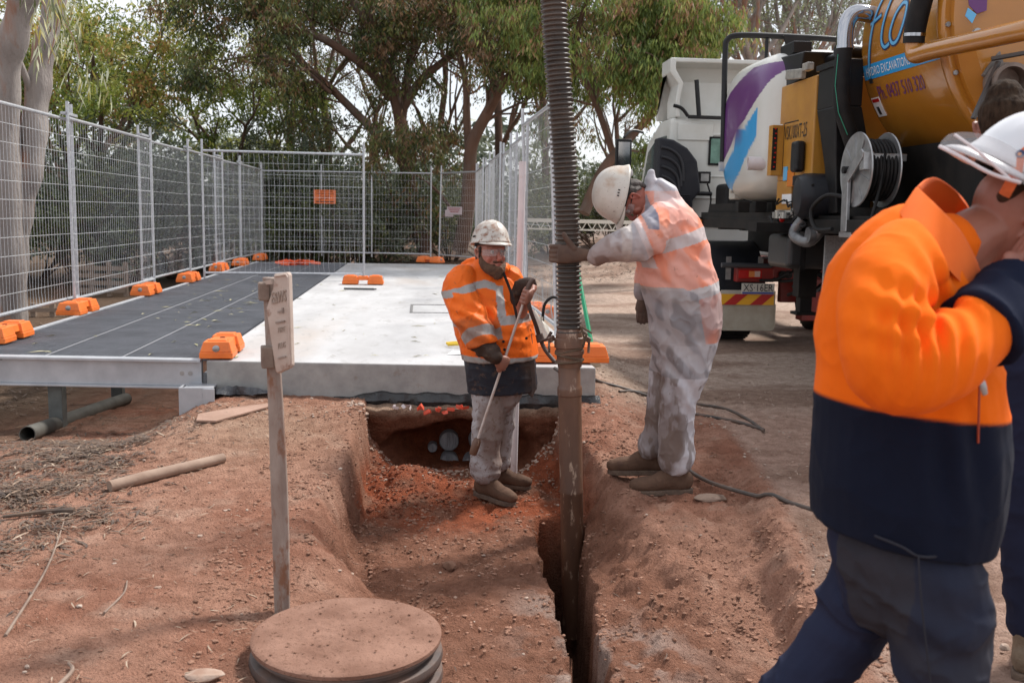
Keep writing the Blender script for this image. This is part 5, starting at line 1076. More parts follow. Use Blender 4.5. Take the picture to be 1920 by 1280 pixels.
mb = MB(); a, b = P(1306, 150, 13.72), P(1311, 222, 13.72); mb.tube([a, b], .032, 8); mb.tube(curve([P(1263, 198, 13.72), P(1278, 203, 13.72), P(1290, 218, 13.72)], 4), .025, 8); mb.tube([P(1290, 219, 13.7), P(1370, 222, 13.7)], .025, 6); obj('deflector_stay', mb, m_black, T)
# snorkel housing with ribs
mb = MB(); pl = [(1236, 257), (1264, 262), (1290, 278), (1308, 302), (1313, 345), (1314, 360), (1300, 375), (1298, 402), (1240, 402), (1232, 340)]
pts = [P(x, y, 13.45) for x, y in pl]; mb.add([tuple(p) for p in pts]+[(p.x, 13.75, p.z) for p in pts], [tuple(range(len(pts)))[::-1], tuple(range(len(pts), 2*len(pts)))]+[(i, (i+1) % len(pts), len(pts)+(i+1) % len(pts), len(pts)+i) for i in range(len(pts))])
obj('air_intake', mb, M('intake_plastic', (.013, .014, .019), .5, (.022, .022, .026), 6, 4, spec=.3), T, smooth=0, bevel=.03, seg=3)
mb = MB()
for k in range(4):
    q = [P(x, y, 13.44) for x, y in ((1240, 276+k*18), (1256-k*1.5, 280+k*18), (1272-k*3, 292+k*17), (1280-k*4, 312+k*14), (1281-k*4, 340+k*10))]; mb.tube(curve(q, 4), .022, 8)
for k in range(9): q = P(1242, 366+k*4, 13.44); r_ = P(1294, 366+k*4, 13.44); mb.tube([q, r_], .009, 5)
obj('intake_rib', mb, M('rib_dark', (.012, .012, .015), .6), T)
mb = MB(); c = P(1320, 333, 13.6); mb.box(c, (.17, .08, .16)); mb.tube([c+V((-.1, 0, -.22)), c+V((.12, 0, -.22))], .03, 8); mb.tube(curve([c+V((.05, 0, -.08)), c+V((.11, 0, -.3)), c+V((.06, 0, -.62))], 5), .014, 6); obj('work_lamp', mb, m_black, T, smooth=0, bevel=.01)
mb = MB(); mb.box(c+V((0, -.042, 0)), (.11, .01, .10)); obj('lamp_lens', mb, m_steel, T, smooth=0)
mb = MB(); a, b = P(1345, 345, 13.2), P(1400, 420, 13.2); mb.bb(a.x, a.x+.75, 12.8, 13.3, b.z, a.z); obj('battery_cover', mb, m_rub, T, smooth=0, bevel=.06, seg=4)
mb = MB(); c = V((3.12, 15.5, 2.4)); mb.box(c, (.24, .12, .55)); mb.tube(curve([c+V((.0, 0, .3)), c+V((.15, .1, .42)), c+V((.35, .2, .4))], 4), .022, 8); mb.tube([c+V((0, 0, -.28)), c+V((.3, .1, -.45))], .022, 8); obj('wing_mirror', mb, m_black, T, bevel=.03)
mb = MB(); mb.box(c+V((0, -.065, -.0)), (.18, .01, .46)); obj('mirror_glass', mb, m_chrome, T, smooth=0)
mb = MB(); mb.bb(3.46, 5.8, 9.7, 12.2, 1.50, 1.56); mb.bb(3.5, 3.8, 9.8, 12.0, 1.56, 1.66); obj('deck_plate', mb, m_chassis, T, smooth=0)
mb = MB(); a, b = P(1415, 387, 9.9), P(1440, 405, 9.9)
for px in (1392, 1424): c = P(px, 388, 9.9); mb.box(c, (.12, .1, .11))
obj('clamp_block', mb, m_chassis, T, smooth=0, bevel=.006)
mb = MB()
for k in range(14):
    q = [V((random.uniform(4.05, 4.5), random.uniform(9.6, 11.2), random.uniform(.8, 1.3)))]
    for _ in range(4): q.append(q[-1]+V((random.uniform(-.2, .2), random.uniform(-.3, .3), random.uniform(-.12, .08))))
    mb.tube(curve(q, 4), random.choice((.012, .018, .03)), 6)
mb.bb(4.2, 5.4, 11.6, 12.4, 1.1, 1.3); mb.bb(4.1, 5.2, 8.2, 9.0, .8, 1.3)
obj('under_gear', mb, m_chassis, T, smooth=0)
# ------------------------------------------------------------ trees and shrubs
def rv(s=1.): return V((random.gauss(0, s), random.gauss(0, s), random.gauss(0, s)))
def grow(mb, tips, p, d, L, r, lev, maxlev, up=.12, spread=.7, kids=3, seg=6, wob=.12, rmin=.012, n=7, droop=0):
    pts, rr = [p.copy()], [r]; d = d.normalized(); st = L/seg
    for i in range(seg):
        d = (d+rv(wob)+V((0, 0, up if lev < maxlev else -droop))).normalized(); p = p+d*st; pts.append(p.copy()); rr.append(max(r*(1-.62*(i+1)/seg), rmin*.6))
    mb.tube(pts, rr, n if r > .05 else 5 if r > .02 else 4)
    if lev >= maxlev:
        tips += pts[2::2]; return
    if lev == maxlev-1: tips.append(pts[-1])
    for k in range(kids):
        i = random.randint(seg//3, seg) if k else seg
        q = pts[i]; dd = (pts[i]-pts[i-1]).normalized(); ax = dd.cross(rv(1)).normalized()
        a = random.uniform(.35, 1.)*spread*(.5 if k == 0 else 1); nd = Matrix.Rotation(a, 3, ax) @ dd
        grow(mb, tips, q, nd, L*random.uniform(.55, .8), max(rr[i]*.75, rmin), lev+1, maxlev, up, spread, kids, max(seg-1, 4), wob, rmin, n, droop)
def leaves(name, tips, parent, per, rad_, L, wd, cols, mat=None, droop=.6, sz=(1, 1, .8), light=1.9):
    if L < .3 and L > .17 and name == 'crown': L *= .72; wd *= .85; per = int(per*1.7)
    T_ = np.array([tuple(t) for t in tips]); n = len(T_)*per; c = np.repeat(T_, per, 0)
    cl = rng.normal(0, .45, (len(T_), 3, 3))*rad_          # three sub-clumps per tip: gaps between
    sub = cl[np.repeat(np.arange(len(T_)), per), rng.integers(0, 3, n)]
    p = c+sub*np.array(sz)+rng.normal(0, .21, (n, 3))*rad_*np.array(sz)
    d = rng.normal(0, 1, (n, 3)); d /= np.linalg.norm(d, axis=1)[:, None]; d[:, 2] -= droop*1.4; d /= np.linalg.norm(d, axis=1)[:, None]
    s = np.cross(d, rng.normal(0, 1, (n, 3))); s /= np.linalg.norm(s, axis=1)[:, None]
    l = (L*(.6+.8*rng.random(n)))[:, None]; w_ = (wd*(.7+.6*rng.random(n)))[:, None]
    q = np.stack([p, p+d*l*.45+s*w_*.5, p+d*l, p+d*l*.45-s*w_*.5], 1).reshape(-1, 3)
    f = (np.arange(n)*4)[:, None]+np.arange(4)[None]
    C_ = np.array(cols); k = rng.random(len(T_)); kk = np.clip(k[np.repeat(np.arange(len(T_)), per)]+rng.normal(0, .22, n), 0, .999)*(len(C_)-1)
    i0 = np.floor(kk).astype(int); fr = (kk-i0)[:, None]; col = C_[i0]*(1-fr)+C_[np.minimum(i0+1, len(C_)-1)]*fr; col = col*light*(.75+.5*rng.random((n, 1)))
    return npobj(name, q, f, mat or m_leaf, parent, smooth=False, col=np.repeat(col, 4, 0))
OLIVE = [(.040, .060, .012), (.085, .115, .018), (.16, .185, .03), (.23, .22, .05)]
DARK = [(.020, .030, .010), (.040, .052, .014), (.085, .095, .024), (.11, .055, .028)]
GREY = [(.035, .045, .030), (.07, .085, .055), (.12, .135, .09), (.17, .18, .13)]
WARM = [(.05, .072, .014), (.11, .135, .022), (.20, .19, .04), (.26, .13, .05)]
def path_limb(mb, tips, px, Y, r0, r1, kids=5, lev=1, maxlev=3, L=1.6, **kw):
    """limb following the photo's line, with side branches along it"""
    q = curve([P(x, y, yy) for (x, y), yy in zip(px, np.linspace(Y[0], Y[1], len(px)))], 5)
    mb.tube(q, [r0+(r1-r0)*i/(len(q)-1) for i in range(len(q))], 9)
    for k in range(kids):
        i = int(len(q)*random.uniform(.3, .98)); d = (q[min(i, len(q)-1)]-q[max(i-1, 0)]).normalized() if 0 < i < len(q) else V((0, 0, 1))
        ax = d.cross(rv(1)).normalized(); grow(mb, tips, q[min(i, len(q)-1)], Matrix.Rotation(random.uniform(.4, 1.1), 3, ax) @ d, L*random.uniform(.6, 1.1), max(r1*.6, .02), lev, maxlev, kids=3, **kw)
    return q
# middle tree, many limbs fanning out
def limbs_tree(name, lb, spec, base, per, rad_, cols, L, wd, mat=m_barkr, droop=.9, group='tall gum trees'):
    t = thing(name, lb, 'tree', base, group); mb = MB(); tips = []
    for s in spec: path_limb(mb, tips, **s)
    obj('trunk', mb, mat, t, smooth=60); leaves('crown', tips, t, per, rad_, L, wd, cols, droop=droop); return t
Yt = 26.
limbs_tree('gum_tree', 'large branching gum behind the back fence, limbs fanning to the upper left', [
    dict(px=[(800, 470), (775, 400), (765, 330), (757, 270), (745, 200), (720, 130), (690, 50), (640, -30)], Y=(Yt, Yt), r0=.24, r1=.10, kids=5, L=1.9, up=.05, droop=.25),
    dict(px=[(765, 320), (740, 285), (690, 235), (620, 165), (560, 110), (530, 60), (500, -20)], Y=(Yt, Yt-1), r0=.14, r1=.05, kids=6, L=1.7, up=.05, droop=.25),
    dict(px=[(733, 185), (690, 130), (610, 75), (545, 50), (480, 8), (420, -30)], Y=(Yt, Yt-1.5), r0=.13, r1=.05, kids=6, L=1.15, up=.0, droop=.25),
    dict(px=[(745, 205), (720, 110), (700, 50), (695, -40)], Y=(Yt, Yt), r0=.14, r1=.07, kids=5, L=1.7, up=.05, droop=.3),
    dict(px=[(752, 225), (760, 160), (775, 90), (800, 40), (825, -30)], Y=(Yt, Yt+1), r0=.12, r1=.05, kids=5, L=1.7, up=.05, droop=.3),
    dict(px=[(755, 205), (790, 150), (850, 100), (900, 45), (960, -10)], Y=(Yt, Yt-1), r0=.12, r1=.05, kids=6, L=1.9, up=.05, droop=.3),
    dict(px=[(620, 175), (560, 125), (490, 105), (410, 115)], Y=(Yt-1, Yt-2), r0=.05, r1=.02, kids=2, L=1.2, up=.0, droop=.2),
    dict(px=[(800, 470), (770, 420), (740, 380), (705, 290)], Y=(Yt, Yt), r0=.06, r1=.03, kids=2, L=1.2, up=.05, droop=.2)],
    P(800, 470, Yt), 40, .55, DARK, .19, .045)
limbs_tree('gum_tree', 'gum with reddish trunk behind the corner of the fence, leaning up to the right', [
    dict(px=[(862, 470), (875, 400), (880, 330), (885, 270), (915, 210), (945, 155), (990, 120), (1040, 90)], Y=(24.5, 23), r0=.20, r1=.08, kids=8, L=2.0, up=.02, droop=.35),
    dict(px=[(880, 300), (875, 220), (872, 150), (850, 60), (835, -20)], Y=(24.5, 25), r0=.11, r1=.05, kids=7, L=1.8, up=.05, droop=.3),
    dict(px=[(915, 205), (930, 130), (945, 60), (980, -20)], Y=(24, 23.5), r0=.09, r1=.05, kids=7, L=2.0, up=.05, droop=.35),
    dict(px=[(850, 400), (830, 370), (800, 340)], Y=(24.5, 24.5), r0=.05, r1=.03, kids=2, L=1.2, up=.05, droop=.2)],
    P(862, 470, 24.5), 44, .55, DARK+[(.16, .10, .055)], .19, .042)
t2 = [ # drooping bright foliage right of the hose
    dict(px=[(1095, 400), (1130, 320), (1180, 260), (1220, 215), (1245, 170)], Y=(21, 22), r0=.13, r1=.06, kids=4, L=1.1, up=.0, droop=.5),
    dict(px=[(1150, 290), (1120, 200), (1080, 100), (1100, 0)], Y=(22, 21), r0=.08, r1=.05, kids=9, L=1.3, up=.0, droop=.6),
    dict(px=[(1100, 90), (1160, 60), (1220, 40), (1250, 50)], Y=(21, 20.5), r0=.06, r1=.03, kids=7, L=.8, up=.0, droop=.6),
    dict(px=[(1040, 90), (1120, 130), (1180, 120), (1215, 125)], Y=(21.5, 20.5), r0=.06, r1=.03, kids=7, L=.9, up=.0, droop=.6),
    dict(px=[(1100, 0), (1080, -30), (1040, -60)], Y=(21, 21), r0=.05, r1=.03, kids=7, L=1.3, up=.0, droop=.5)]
limbs_tree('gum_tree', 'gum with bright drooping foliage hanging between suction hose and truck', t2, P(1095, 400, 21), 56, .42, [(.05, .075, .018), (.09, .125, .028), (.15, .18, .04), (.17, .09, .05)], .20, .036, droop=1.3)
# trees of general habit, built about the origin
def gen_tree(name, lb, loc, h, r, cols, per=40, rad_=.6, L=.2, wd=.05, kids=4, lev=3, up=.12, spread=.8, mat=m_barkr, droop=.5, lean=(0, 0), trunk=.35, group=None, dr=.15):
    t = thing(name, lb, 'tree', (0, 0, 0), group); mb = MB(); tips = []; d = V((lean[0], lean[1], 1)).normalized(); pts = [V((0, 0, -.3))]
    for i in range(5): d = (d+rv(.06)).normalized(); pts.append(pts[-1]+d*(h*trunk/4))
    mb.tube(pts, [r*(1-.3*i/5) for i in range(6)], 10)
    for k in range(kids):
        q = pts[random.choice((3, 4, 5, 5))]; a = 2*PI*(k+random.random()*.5)/kids; nd = V((math.cos(a)*.8, math.sin(a)*.8, random.uniform(.6, 1.6)))
        grow(mb, tips, q, nd, h*(1-trunk)*.55, r*.55, 1, lev, up, spread, 3, droop=dr)
    obj('trunk', mb, mat, t, smooth=60); leaves('crown', tips, t, per, rad_, L, wd, cols, droop=droop); t.location = loc; return t
def ground_at(px, Y): c = P(px, 400, Y); return (c.x, Y, hz(c.x, Y))
gA = gen_tree('round_gum_tree', 'dense olive-green gum with rust-tinged top, left of centre behind the fence', ground_at(188, 27), 7.4, .17, WARM, per=62, rad_=.62, kids=6, L=.19, wd=.055, up=.06, spread=.9, group='olive gums behind the fence')
gB = gen_tree('round_gum_tree', 'spreading olive-green gum with dark crooked limbs, behind the fourth fence panel', ground_at(400, 28), 6.2, .15, OLIVE, per=66, rad_=.6, kids=6, L=.18, wd=.055, up=.03, spread=.95, group='olive gums behind the fence')
copy_tree(gB, ground_at(110, 31), 'olive gum showing between the two pale trunks and the rust-tinged gum', 1.7, (1.05, 1.05, 1.15))
copy_tree(gB, ground_at(20, 25), 'olive gum filling the left edge behind the pale trunks', 3.4, (.95, .95, .95))
copy_tree(gB, ground_at(500, 33), 'low olive gum above the cross fence panel', 4.1, (.8, .8, .6))
gC = gen_tree('tall_gum_tree', 'tall thin gum with open crown beyond the truck cab', ground_at(1392, 42), 14.5, .26, GREY[1:]+[(.14, .17, .06)], per=24, rad_=.75, kids=8, lev=3, L=.26, wd=.075, up=.16, spread=.75, trunk=.5, group='tall open gums beyond the truck', mat=m_bark)
for px, Y, r_, s, lb in ((1315, 46, 1.2, .9, 'tall open gum just right of the drooping foliage, far behind the cab'), (1480, 44, 2.2, .92, 'tall open gum over the black engine cover'), (1560, 47, 3.3, .95, 'tall open gum above the steel elbow of the truck'),
                        (1440, 55, 4.0, 1.15, 'farther open gum between the truck cab gum and the engine cover gum'), (1640, 50, 5.0, 1.0, 'tall open gum partly hidden by the tank'), (1250, 40, .6, .8, 'open gum behind the bright drooping foliage')):
    copy_tree(gC, ground_at(px, Y), lb, r_, s)
gD = gen_tree('slender_gum_tree', 'slender gum with dark limbs, left of the large branching gum', ground_at(610, 31), 9.5, .14, DARK[1:]+GREY[2:3], per=26, rad_=.6, kids=6, lev=3, L=.2, wd=.05, up=.1, spread=.6, trunk=.45, group='slender gums in the background')
for px, Y, r_, s, lb in ((545, 34, 1., .9, 'slender gum standing over the orange sign, further back'), (700, 36, 2.3, .95, 'slender gum glimpsed between the limbs of the large branching gum'), (830, 33, 3.3, 1., 'slender gum between the two large gums'),
                        (935, 30, 4.4, 1.05, 'slender gum behind the upper part of the right fence'), (1015, 34, 5.2, 1.1, 'slender gum directly behind the suction hose'), (1150, 33, .4, .75, 'low slender gum behind the worker in white overalls')):
    copy_tree(gD, ground_at(px, Y), lb, r_, s)
# shrubs
def shrub(lb, loc, h, w_, cols, per=34, L=.14, wd=.04, group='bushes behind the fences'):
    t = thing('shrub', lb, 'shrub', (0, 0, 0), group); mb = MB(); tips = []
    for k in range(13):
        a = random.random()*6.28; grow(mb, tips, V((math.cos(a)*.15, math.sin(a)*.15, -.1)), V((math.cos(a)*w_, math.sin(a)*w_, 1.1)), h*random.uniform(.35, .62), .035, 1, 3, .05, .9, 3, 5, .14, .008, 4, .05)
    obj('stems', mb, m_barkr, t, smooth=60); leaves('foliage', tips, t, per, .36, L, wd, cols, droop=-.1); t.location = loc; return t
sA = shrub('grey-green bushy shrub behind the middle of the left fence', ground_at(330, 26.5), 3.6, .9, GREY[:3], per=38)
sB = shrub('darker twiggy shrub just behind the orange sign', ground_at(600, 25.6), 2.9, .9, DARK[:3]+GREY[1:2], per=30)
for k, (px, Y, s, src, lb) in enumerate([
    (160, 24, .9, sB, 'dark shrub behind the second left fence panel'), (240, 25.5, 1.0, sA, 'grey-green shrub right of the pale leaning trunk'), (410, 27, 1.0, sA, 'grey-green shrub behind the far left fence panels'),
    (470, 28, 1.05, sA, 'grey-green shrub just left of the far fence corner'), (545, 27, 1.1, sB, 'twiggy shrub left of the orange sign'), (650, 27, 1.0, sA, 'shrub right of the orange sign'),
    (715, 26.5, .62, sA, 'small pale shrub at the foot of the large branching gum'), (845, 27, .7, sB, 'low dark shrub behind the corner panel'), (930, 27, .8, sB, 'dark shrub behind the right fence run'),
    (60, 26, 1.0, sB, 'dark shrub behind the pale trunks'), (-60, 24, 1.1, sA, 'grey-green shrub cut by the left photo edge'), (1130, 29, .9, sB, 'dark shrub above the parked ute'),
    (1190, 30, .8, sA, 'grey-green shrub left of the truck mirror'), (1030, 31, .85, sB, 'dark shrub behind the suction hose'), (770, 30, .8, sA, 'shrub seen between the trunks of the large gums'), (490, 25, .8, sB, 'twiggy shrub in the far fence corner')]):
    copy_tree(src, ground_at(px, Y), lb, k*1.3, s)
# far wood closing the horizon
mbp = []
for k in range(520):
    a = random.uniform(-.75, .85); R_ = random.uniform(52, 75); mbp.append(V((math.sin(a)*R_, math.cos(a)*R_, random.uniform(.5, 5.2)+.8*math.sin(a*23))))
o = leaves('distant_wood', mbp, None, 60, 2.2, .6, .22, GREY[:3], droop=.1); kind(o, 'stuff', 'grey-green mass of distant woodland closing the horizon')

# pale trunks at the left edge with hanging leaves
t = thing('pale_gum_tree', 'pale smooth gum at the left edge with two trunks and sparse hanging leaves', 'tree', P(30, 640, 11.8))
mb = MB(); q = curve([P(14, 690, 11.8), P(18, 560, 11.8), P(14, 420, 11.8), P(8, 260, 11.8), P(10, 140, 11.7), P(28, 60, 11.6), P(48, -20, 11.5), P(70, -120, 11.3)], 8)
mb.tube(q, [.185-.05*i/len(q)+.012*math.sin(i*.7) for i in range(len(q))], 20)
q = curve([P(20, 600, 11.9), P(24, 480, 11.9), P(36, 390, 11.95), P(58, 300, 12.0), P(68, 200, 12.1), P(80, 110, 12.2), P(98, 30, 12.3), P(118, -80, 12.4)], 8)
mb.tube(q, [.175-.065*i/len(q)+.012*math.sin(i*.9+1) for i in range(len(q))], 20)
mb.tube(curve([P(70, 215, 12.1), P(50, 150, 12), P(20, 80, 11.8)], 4), .04, 8)
for a_, b_ in (((50, -30), (95, 60)), ((80, -30), (130, 50)), ((95, 20), (150, 110)), ((110, -20), (90, 120))):
    mb.tube(curve([P(*a_, 10.5), P((a_[0]+b_[0])/2+8, (a_[1]+b_[1])/2-8, 10.4), P(*b_, 10.3)], 4), .006, 4)
obj('trunk', mb, m_bark, t, smooth=70)
tp = []
for k in range(46): tp.append(P(random.gauss(105, 28), random.uniform(-40, 120)+random.gauss(0, 12), random.uniform(9.8, 10.9)))
for k in range(8): tp.append(P(random.gauss(160, 8), random.uniform(120, 160), 10.3))
leaves('hanging_leaves', tp, t, 5, .16, .17, .020, [(.05, .06, .02), (.12, .13, .06), (.30, .31, .22), (.20, .17, .03)], droop=1.6, sz=(1, 1, 1.2))
# ------------------------------------------------------------ people
SK = (.40, .17, .115)
def frame(up, fwd):
    up = V(up).normalized(); fwd = V(fwd); fwd = (fwd-up*fwd.dot(up)).normalized(); return up, fwd, fwd.cross(up)   # up, forward, right
def head_prims(mb, c, up, fwd, s=1., fat=0):
    """c = middle of the skull (eye level); adult head about .23 high"""
    u, f, r = frame(up, fwd); q = lambda a, b, d=0: c+(f*a+u*b+r*d)*s
    mb.flex([(q(-.015, .075), .060*s, .078*s), (q(-.012, .03), .077*s, .094*s), (q(-.004, -.01), .074*s, .090*s), (q(.012, -.055), .062*s+fat*.5, .070*s), (q(.024, -.095), .045*s+fat, .052*s), (q(.034, -.115), .028*s+fat, .032*s)], 18, 4, ref=r)
    mb.flex([(q(.082, .01), .008*s, .012*s), (q(.094, -.012), .011*s, .012*s), (q(.106, -.033), .015*s, .014*s), (q(.092, -.044), .015*s, .010*s)], 10, 3, ref=r)   # nose
    for d in (-1, 1):
        mb.flex([(q(.075, .028, d*.012), .007*s, .008*s), (q(.078, .032, d*.032), .008*s, .009*s), (q(.060, .026, d*.055), .008*s, .009*s)], 8, 3, ref=u)       # brow
        mb.flex([(q(.058, -.03, d*.042), .018*s, .016*s), (q(.05, -.045, d*.046), .016*s, .016*s)], 8, 2, ref=r)                                       # cheek
        e = [q(-.012, -.034, d*.076), q(-.022, -.008, d*.090), q(-.020, .020, d*.096), q(-.002, .026, d*.088), q(.004, .004, d*.078)]
        mb.tube(curve(e, 4), .0065*s, 8); mb.flex([(q(-.008, -.012, d*.076), .010*s, .006*s), (q(-.012, .012, d*.079), .010*s, .006*s)], 8, 2, ref=f)     # ear
    mb.flex([(q(.086, -.066, -.020), .004*s, .005*s), (q(.096, -.064, 0), .006*s, .006*s), (q(.086, -.066, .020), .004*s, .005*s)], 8, 3, ref=u)
    mb.flex([(q(.084, -.076, -.017), .004*s, .005*s), (q(.093, -.077, 0), .006*s, .006*s), (q(.084, -.076, .017), .004*s, .005*s)], 8, 3, ref=u)
    return q
def eyes(q, s, par):
    for d in (-1, 1):
        mb = MB(); c = q(.070, .006, d*.031); mb.ico(c, .0125*s, 2); e = obj('eye', mb, M('eye_white', (.55, .5, .47), .3), par, smooth=80)
        mb = MB(); mb.ico(q(.0805, .006, d*.031), .0045*s, 2); obj('iris', mb, M('iris_dark', (.03, .03, .03), .2), e, smooth=80)
def grip(mb, c, ax, w_, wrist, r, s=1., n_f=4, rr=.0088, closed=1., thumb_up=False, nomb=0):
    """fist round a rod: c point on the rod, ax rod direction (index side), w_ direction from rod to palm"""
    ax = V(ax).normalized(); w_ = V(w_); w_ = (w_-ax*w_.dot(ax)).normalized(); v = ax.cross(w_)
    if (V(wrist)-c).dot(v) > 0: v = -v            # v points away from the wrist: fingers travel that way
    at = lambda a, off, R_: c+ax*off+(w_*math.cos(a)+v*math.sin(a))*R_
    Rp = r+.016*s
    # palm: broad flat slab from the wrist to the knuckles
    kn = [at(.55, (1.5-k)*.020*s, r+.017*s) for k in range(4)]
    mid = (kn[0]+kn[3])/2; wr = V(wrist)
    mb.flex([(wr, .026*s, .020*s), (wr.lerp(mid, .35), .030*s, .018*s), (wr.lerp(mid, .75)+w_*.004*s, .042*s, .018*s), (mid, .042*s, .014*s)], 16, 4, ref=ax)
    for k in range(n_f):
        off = (1.5-k)*.0205*s; L_ = (1.0, 1.08, 1.02, .85)[k]; am = .55+closed*(2.6+.25*math.sin(k))*L_*min(1., .055/(r+.012))
        pts = [at(a, off+.002*math.sin(a*2+k), r+rr*s*1.02) for a in np.linspace(.5, am, 9)]
        mb.tube(pts+[pts[-1]+(pts[-1]-pts[-2])*.35], [rr*s*x for x in (1.1, 1.1, 1.02, 1.08, 1., 1.02, .95, .92, .82)]+[rr*s*.45], 10)
    # thumb
    b0 = wr.lerp(mid, .35)+ax*.028*s
    if thumb_up: b0 = wr.lerp(mid, .62)+ax*.026*s+w_*.006*s; mb.flex([(b0, .017*s, .017*s), (b0+ax*.026*s+v*.020*s, .0145*s, .0145*s), (b0+ax*.046*s+v*.036*s, .013*s, .013*s), (b0+ax*.064*s+v*.046*s, .011*s, .011*s)], 10, 4)
    else:
        mb.flex([(b0, .013*s, .013*s), (at(-.4, .040*s, r+.016*s), .012*s, .012*s), (at(-1.0, .043*s, r+.011*s), .0115*s, .0115*s), (at(-1.7, .036*s, r+.010*s), .009*s, .009*s)], 10, 4)
def helmet(par, c, up, fwd, mat, s=1., peak=.055, name='hard_hat'):
    """c = rim centre; shell, peak and ridge of one piece plus inner band"""
    u, f, r = frame(up, fwd); nu, nv = 22, 72; vs = []
    for i in range(nu+1):
        t = i/nu; a = t*PI/2
        for k in range(nv):
            b = 2*PI*k/nv; ca, sa = math.cos(b), math.sin(b)
            rx, ry = .142, .118; rad_ = math.cos(a)**.82; h = .150*math.sin(a)
            ridge = .005*math.exp(-(sa*rad_*ry/.016)**2)*(1 if rad_ > .05 else .6)+.003*math.exp(-((abs(sa*rad_*ry)-.035)/.008)**2)
            fl = .010*max(0, 1-t*9)
            vs.append(c+(f*(ca*rx*rad_+(ca*fl))+r*(sa*ry*rad_+(sa*fl))+u*(h+ridge*(1 if t > .15 else 0)))*s)
    fs = [(i*nv+k, i*nv+(k+1) % nv, (i+1)*nv+(k+1) % nv, (i+1)*nv+k) for i in range(nu) for k in range(nv)]
    # peak
    n0 = len(vs); m_ = 26
    for j in range(5):
        t = j/4
        for k in range(m_+1):
            b = -1.15+2.3*k/m_; e = math.cos(b/1.15*PI/2)**.7 if abs(b) < 1.149 else 0
            vs.append(c+(f*(math.cos(b)*(.151+peak*e*t))+r*(math.sin(b)*(.127+.006*e*t))-u*(.004+.022*t*e*t))*s)
    fs += [(n0+j*(m_+1)+k, n0+(j+1)*(m_+1)+k, n0+(j+1)*(m_+1)+k+1, n0+j*(m_+1)+k+1) for j in range(4) for k in range(m_)]
    mb = MB(); mb.add(vs, fs); o = obj(name, mb, mat, par, smooth=70); so = o.modifiers.new('s', 'SOLIDIFY'); so.thickness = .0035; so.offset = -1
    mb = MB()
    mb.rings([[c+(f*math.cos(b)*(.118+x)+r*math.sin(b)*(.096+x)+u*z)*s for x, z in ((0, -.012), (.004, -.012), (.004, .016), (0, .016))] for b in np.linspace(0, 2*PI, 33)[:-1]], closed=True); obj('head_band', mb, m_rub, o)
    mb = MB()
    for d in (-1, 1):
        for k in range(3): a_ = c+(f*(-.012+.014*k)+r*d*.121+u*.045)*s; mb.bar(a_-u*.005*s, a_+u*.005*s, .004, .006, up=f)
    obj('vent_slots', mb, m_rub, o, smooth=0); return o, (u, f, r)
m_gls = M('safety_lens', (.55, .52, .52), .08, spec=.6, alpha=.20)
def glasses(par, q, s, tilt=0):
    mb = MB(); rs = []
    for b in np.linspace(-1.25, 1.25, 23):
        x, d = .098*math.cos(b*.95)-.002, .078*math.sin(b*.95)/math.sin(1.19); h = .024-.005*abs(b/1.25)**3
        if abs(b) < .2: lo = -.010
        else: lo = -h*.9
        rs.append([q(x, .004+h*.8, d), q(x+.002, .004, d*1.01), q(x, .004+lo, d), q(x-.002, .004, d*.99)])
    mb.rings(rs); g = obj('safety_glasses', mb, m_gls, par)
    mb = MB()
    for d in (-1, 1): mb.tube([q(.030, .010, d*.080), q(-.01, .012, d*.085), q(-.04, .005, d*.083)], .0025, 6)
    obj('temple_arm', mb, m_rub, g); return g
def boot(par, ankle, toe_dir, L_, mat, s=1., ground=None):
    d = V(toe_dir); d.z = 0; d.normalize(); sd_ = V((-d.y, d.x, 0)); g = ankle.copy(); g.z = ground; mb = MB()
    q = lambda a, h, w_=0: g+(d*a+V((0, 0, h))+sd_*w_)*s
    mb.flex([(q(-.055, .060), .038*s, .050*s), (q(-.01, .066), .042*s, .060*s), (q(.05, .066), .043*s, .060*s), (q(.11, .052), .047*s, .046*s), (q(.165, .048), .049*s, .041*s), (q(.205, .044), .040*s, .034*s)], 18, 4, ref=sd_)
    mb.flex([(q(-.02, .05), .044*s, .052*s), (q(-.018, .11), .043*s, .048*s), (q(-.016, .16), .047*s, .052*s)], 16, 4, ref=sd_)
    for k in range(4): mb.tube([q(.035+.022*k, .128-.018*k, -.030), q(.042+.022*k, .137-.018*k, 0), q(.035+.022*k, .128-.018*k, .030)], .0055*s, 6)
    b = skin_obj('boot', mb, mat, par, .004, 1, disp=lambda p, n: .0035*fbm(p[:, 0]*22, p[:, 1]*22, p[:, 2]*22, 3, 7))
    mb = MB(); out_ = [(-.094, .0), (-.085, .030), (-.04, .038), (.04, .036), (.12, .048), (.19, .045), (.225, .022), (.235, 0), (.225, -.022), (.19, -.044), (.12, -.047), (.04, -.035), (-.04, -.038), (-.085, -.030)]
    mb.prism(out_[::-1], q(0, -.004), d*s, sd_*s, V((0, 0, .028*s))); obj('sole', mb, M('dirty_sole', (.09, .06, .045), .9, (.15, .10, .07), 20, 5, .5, 80), b, smooth=0, bevel=.006)
    return b
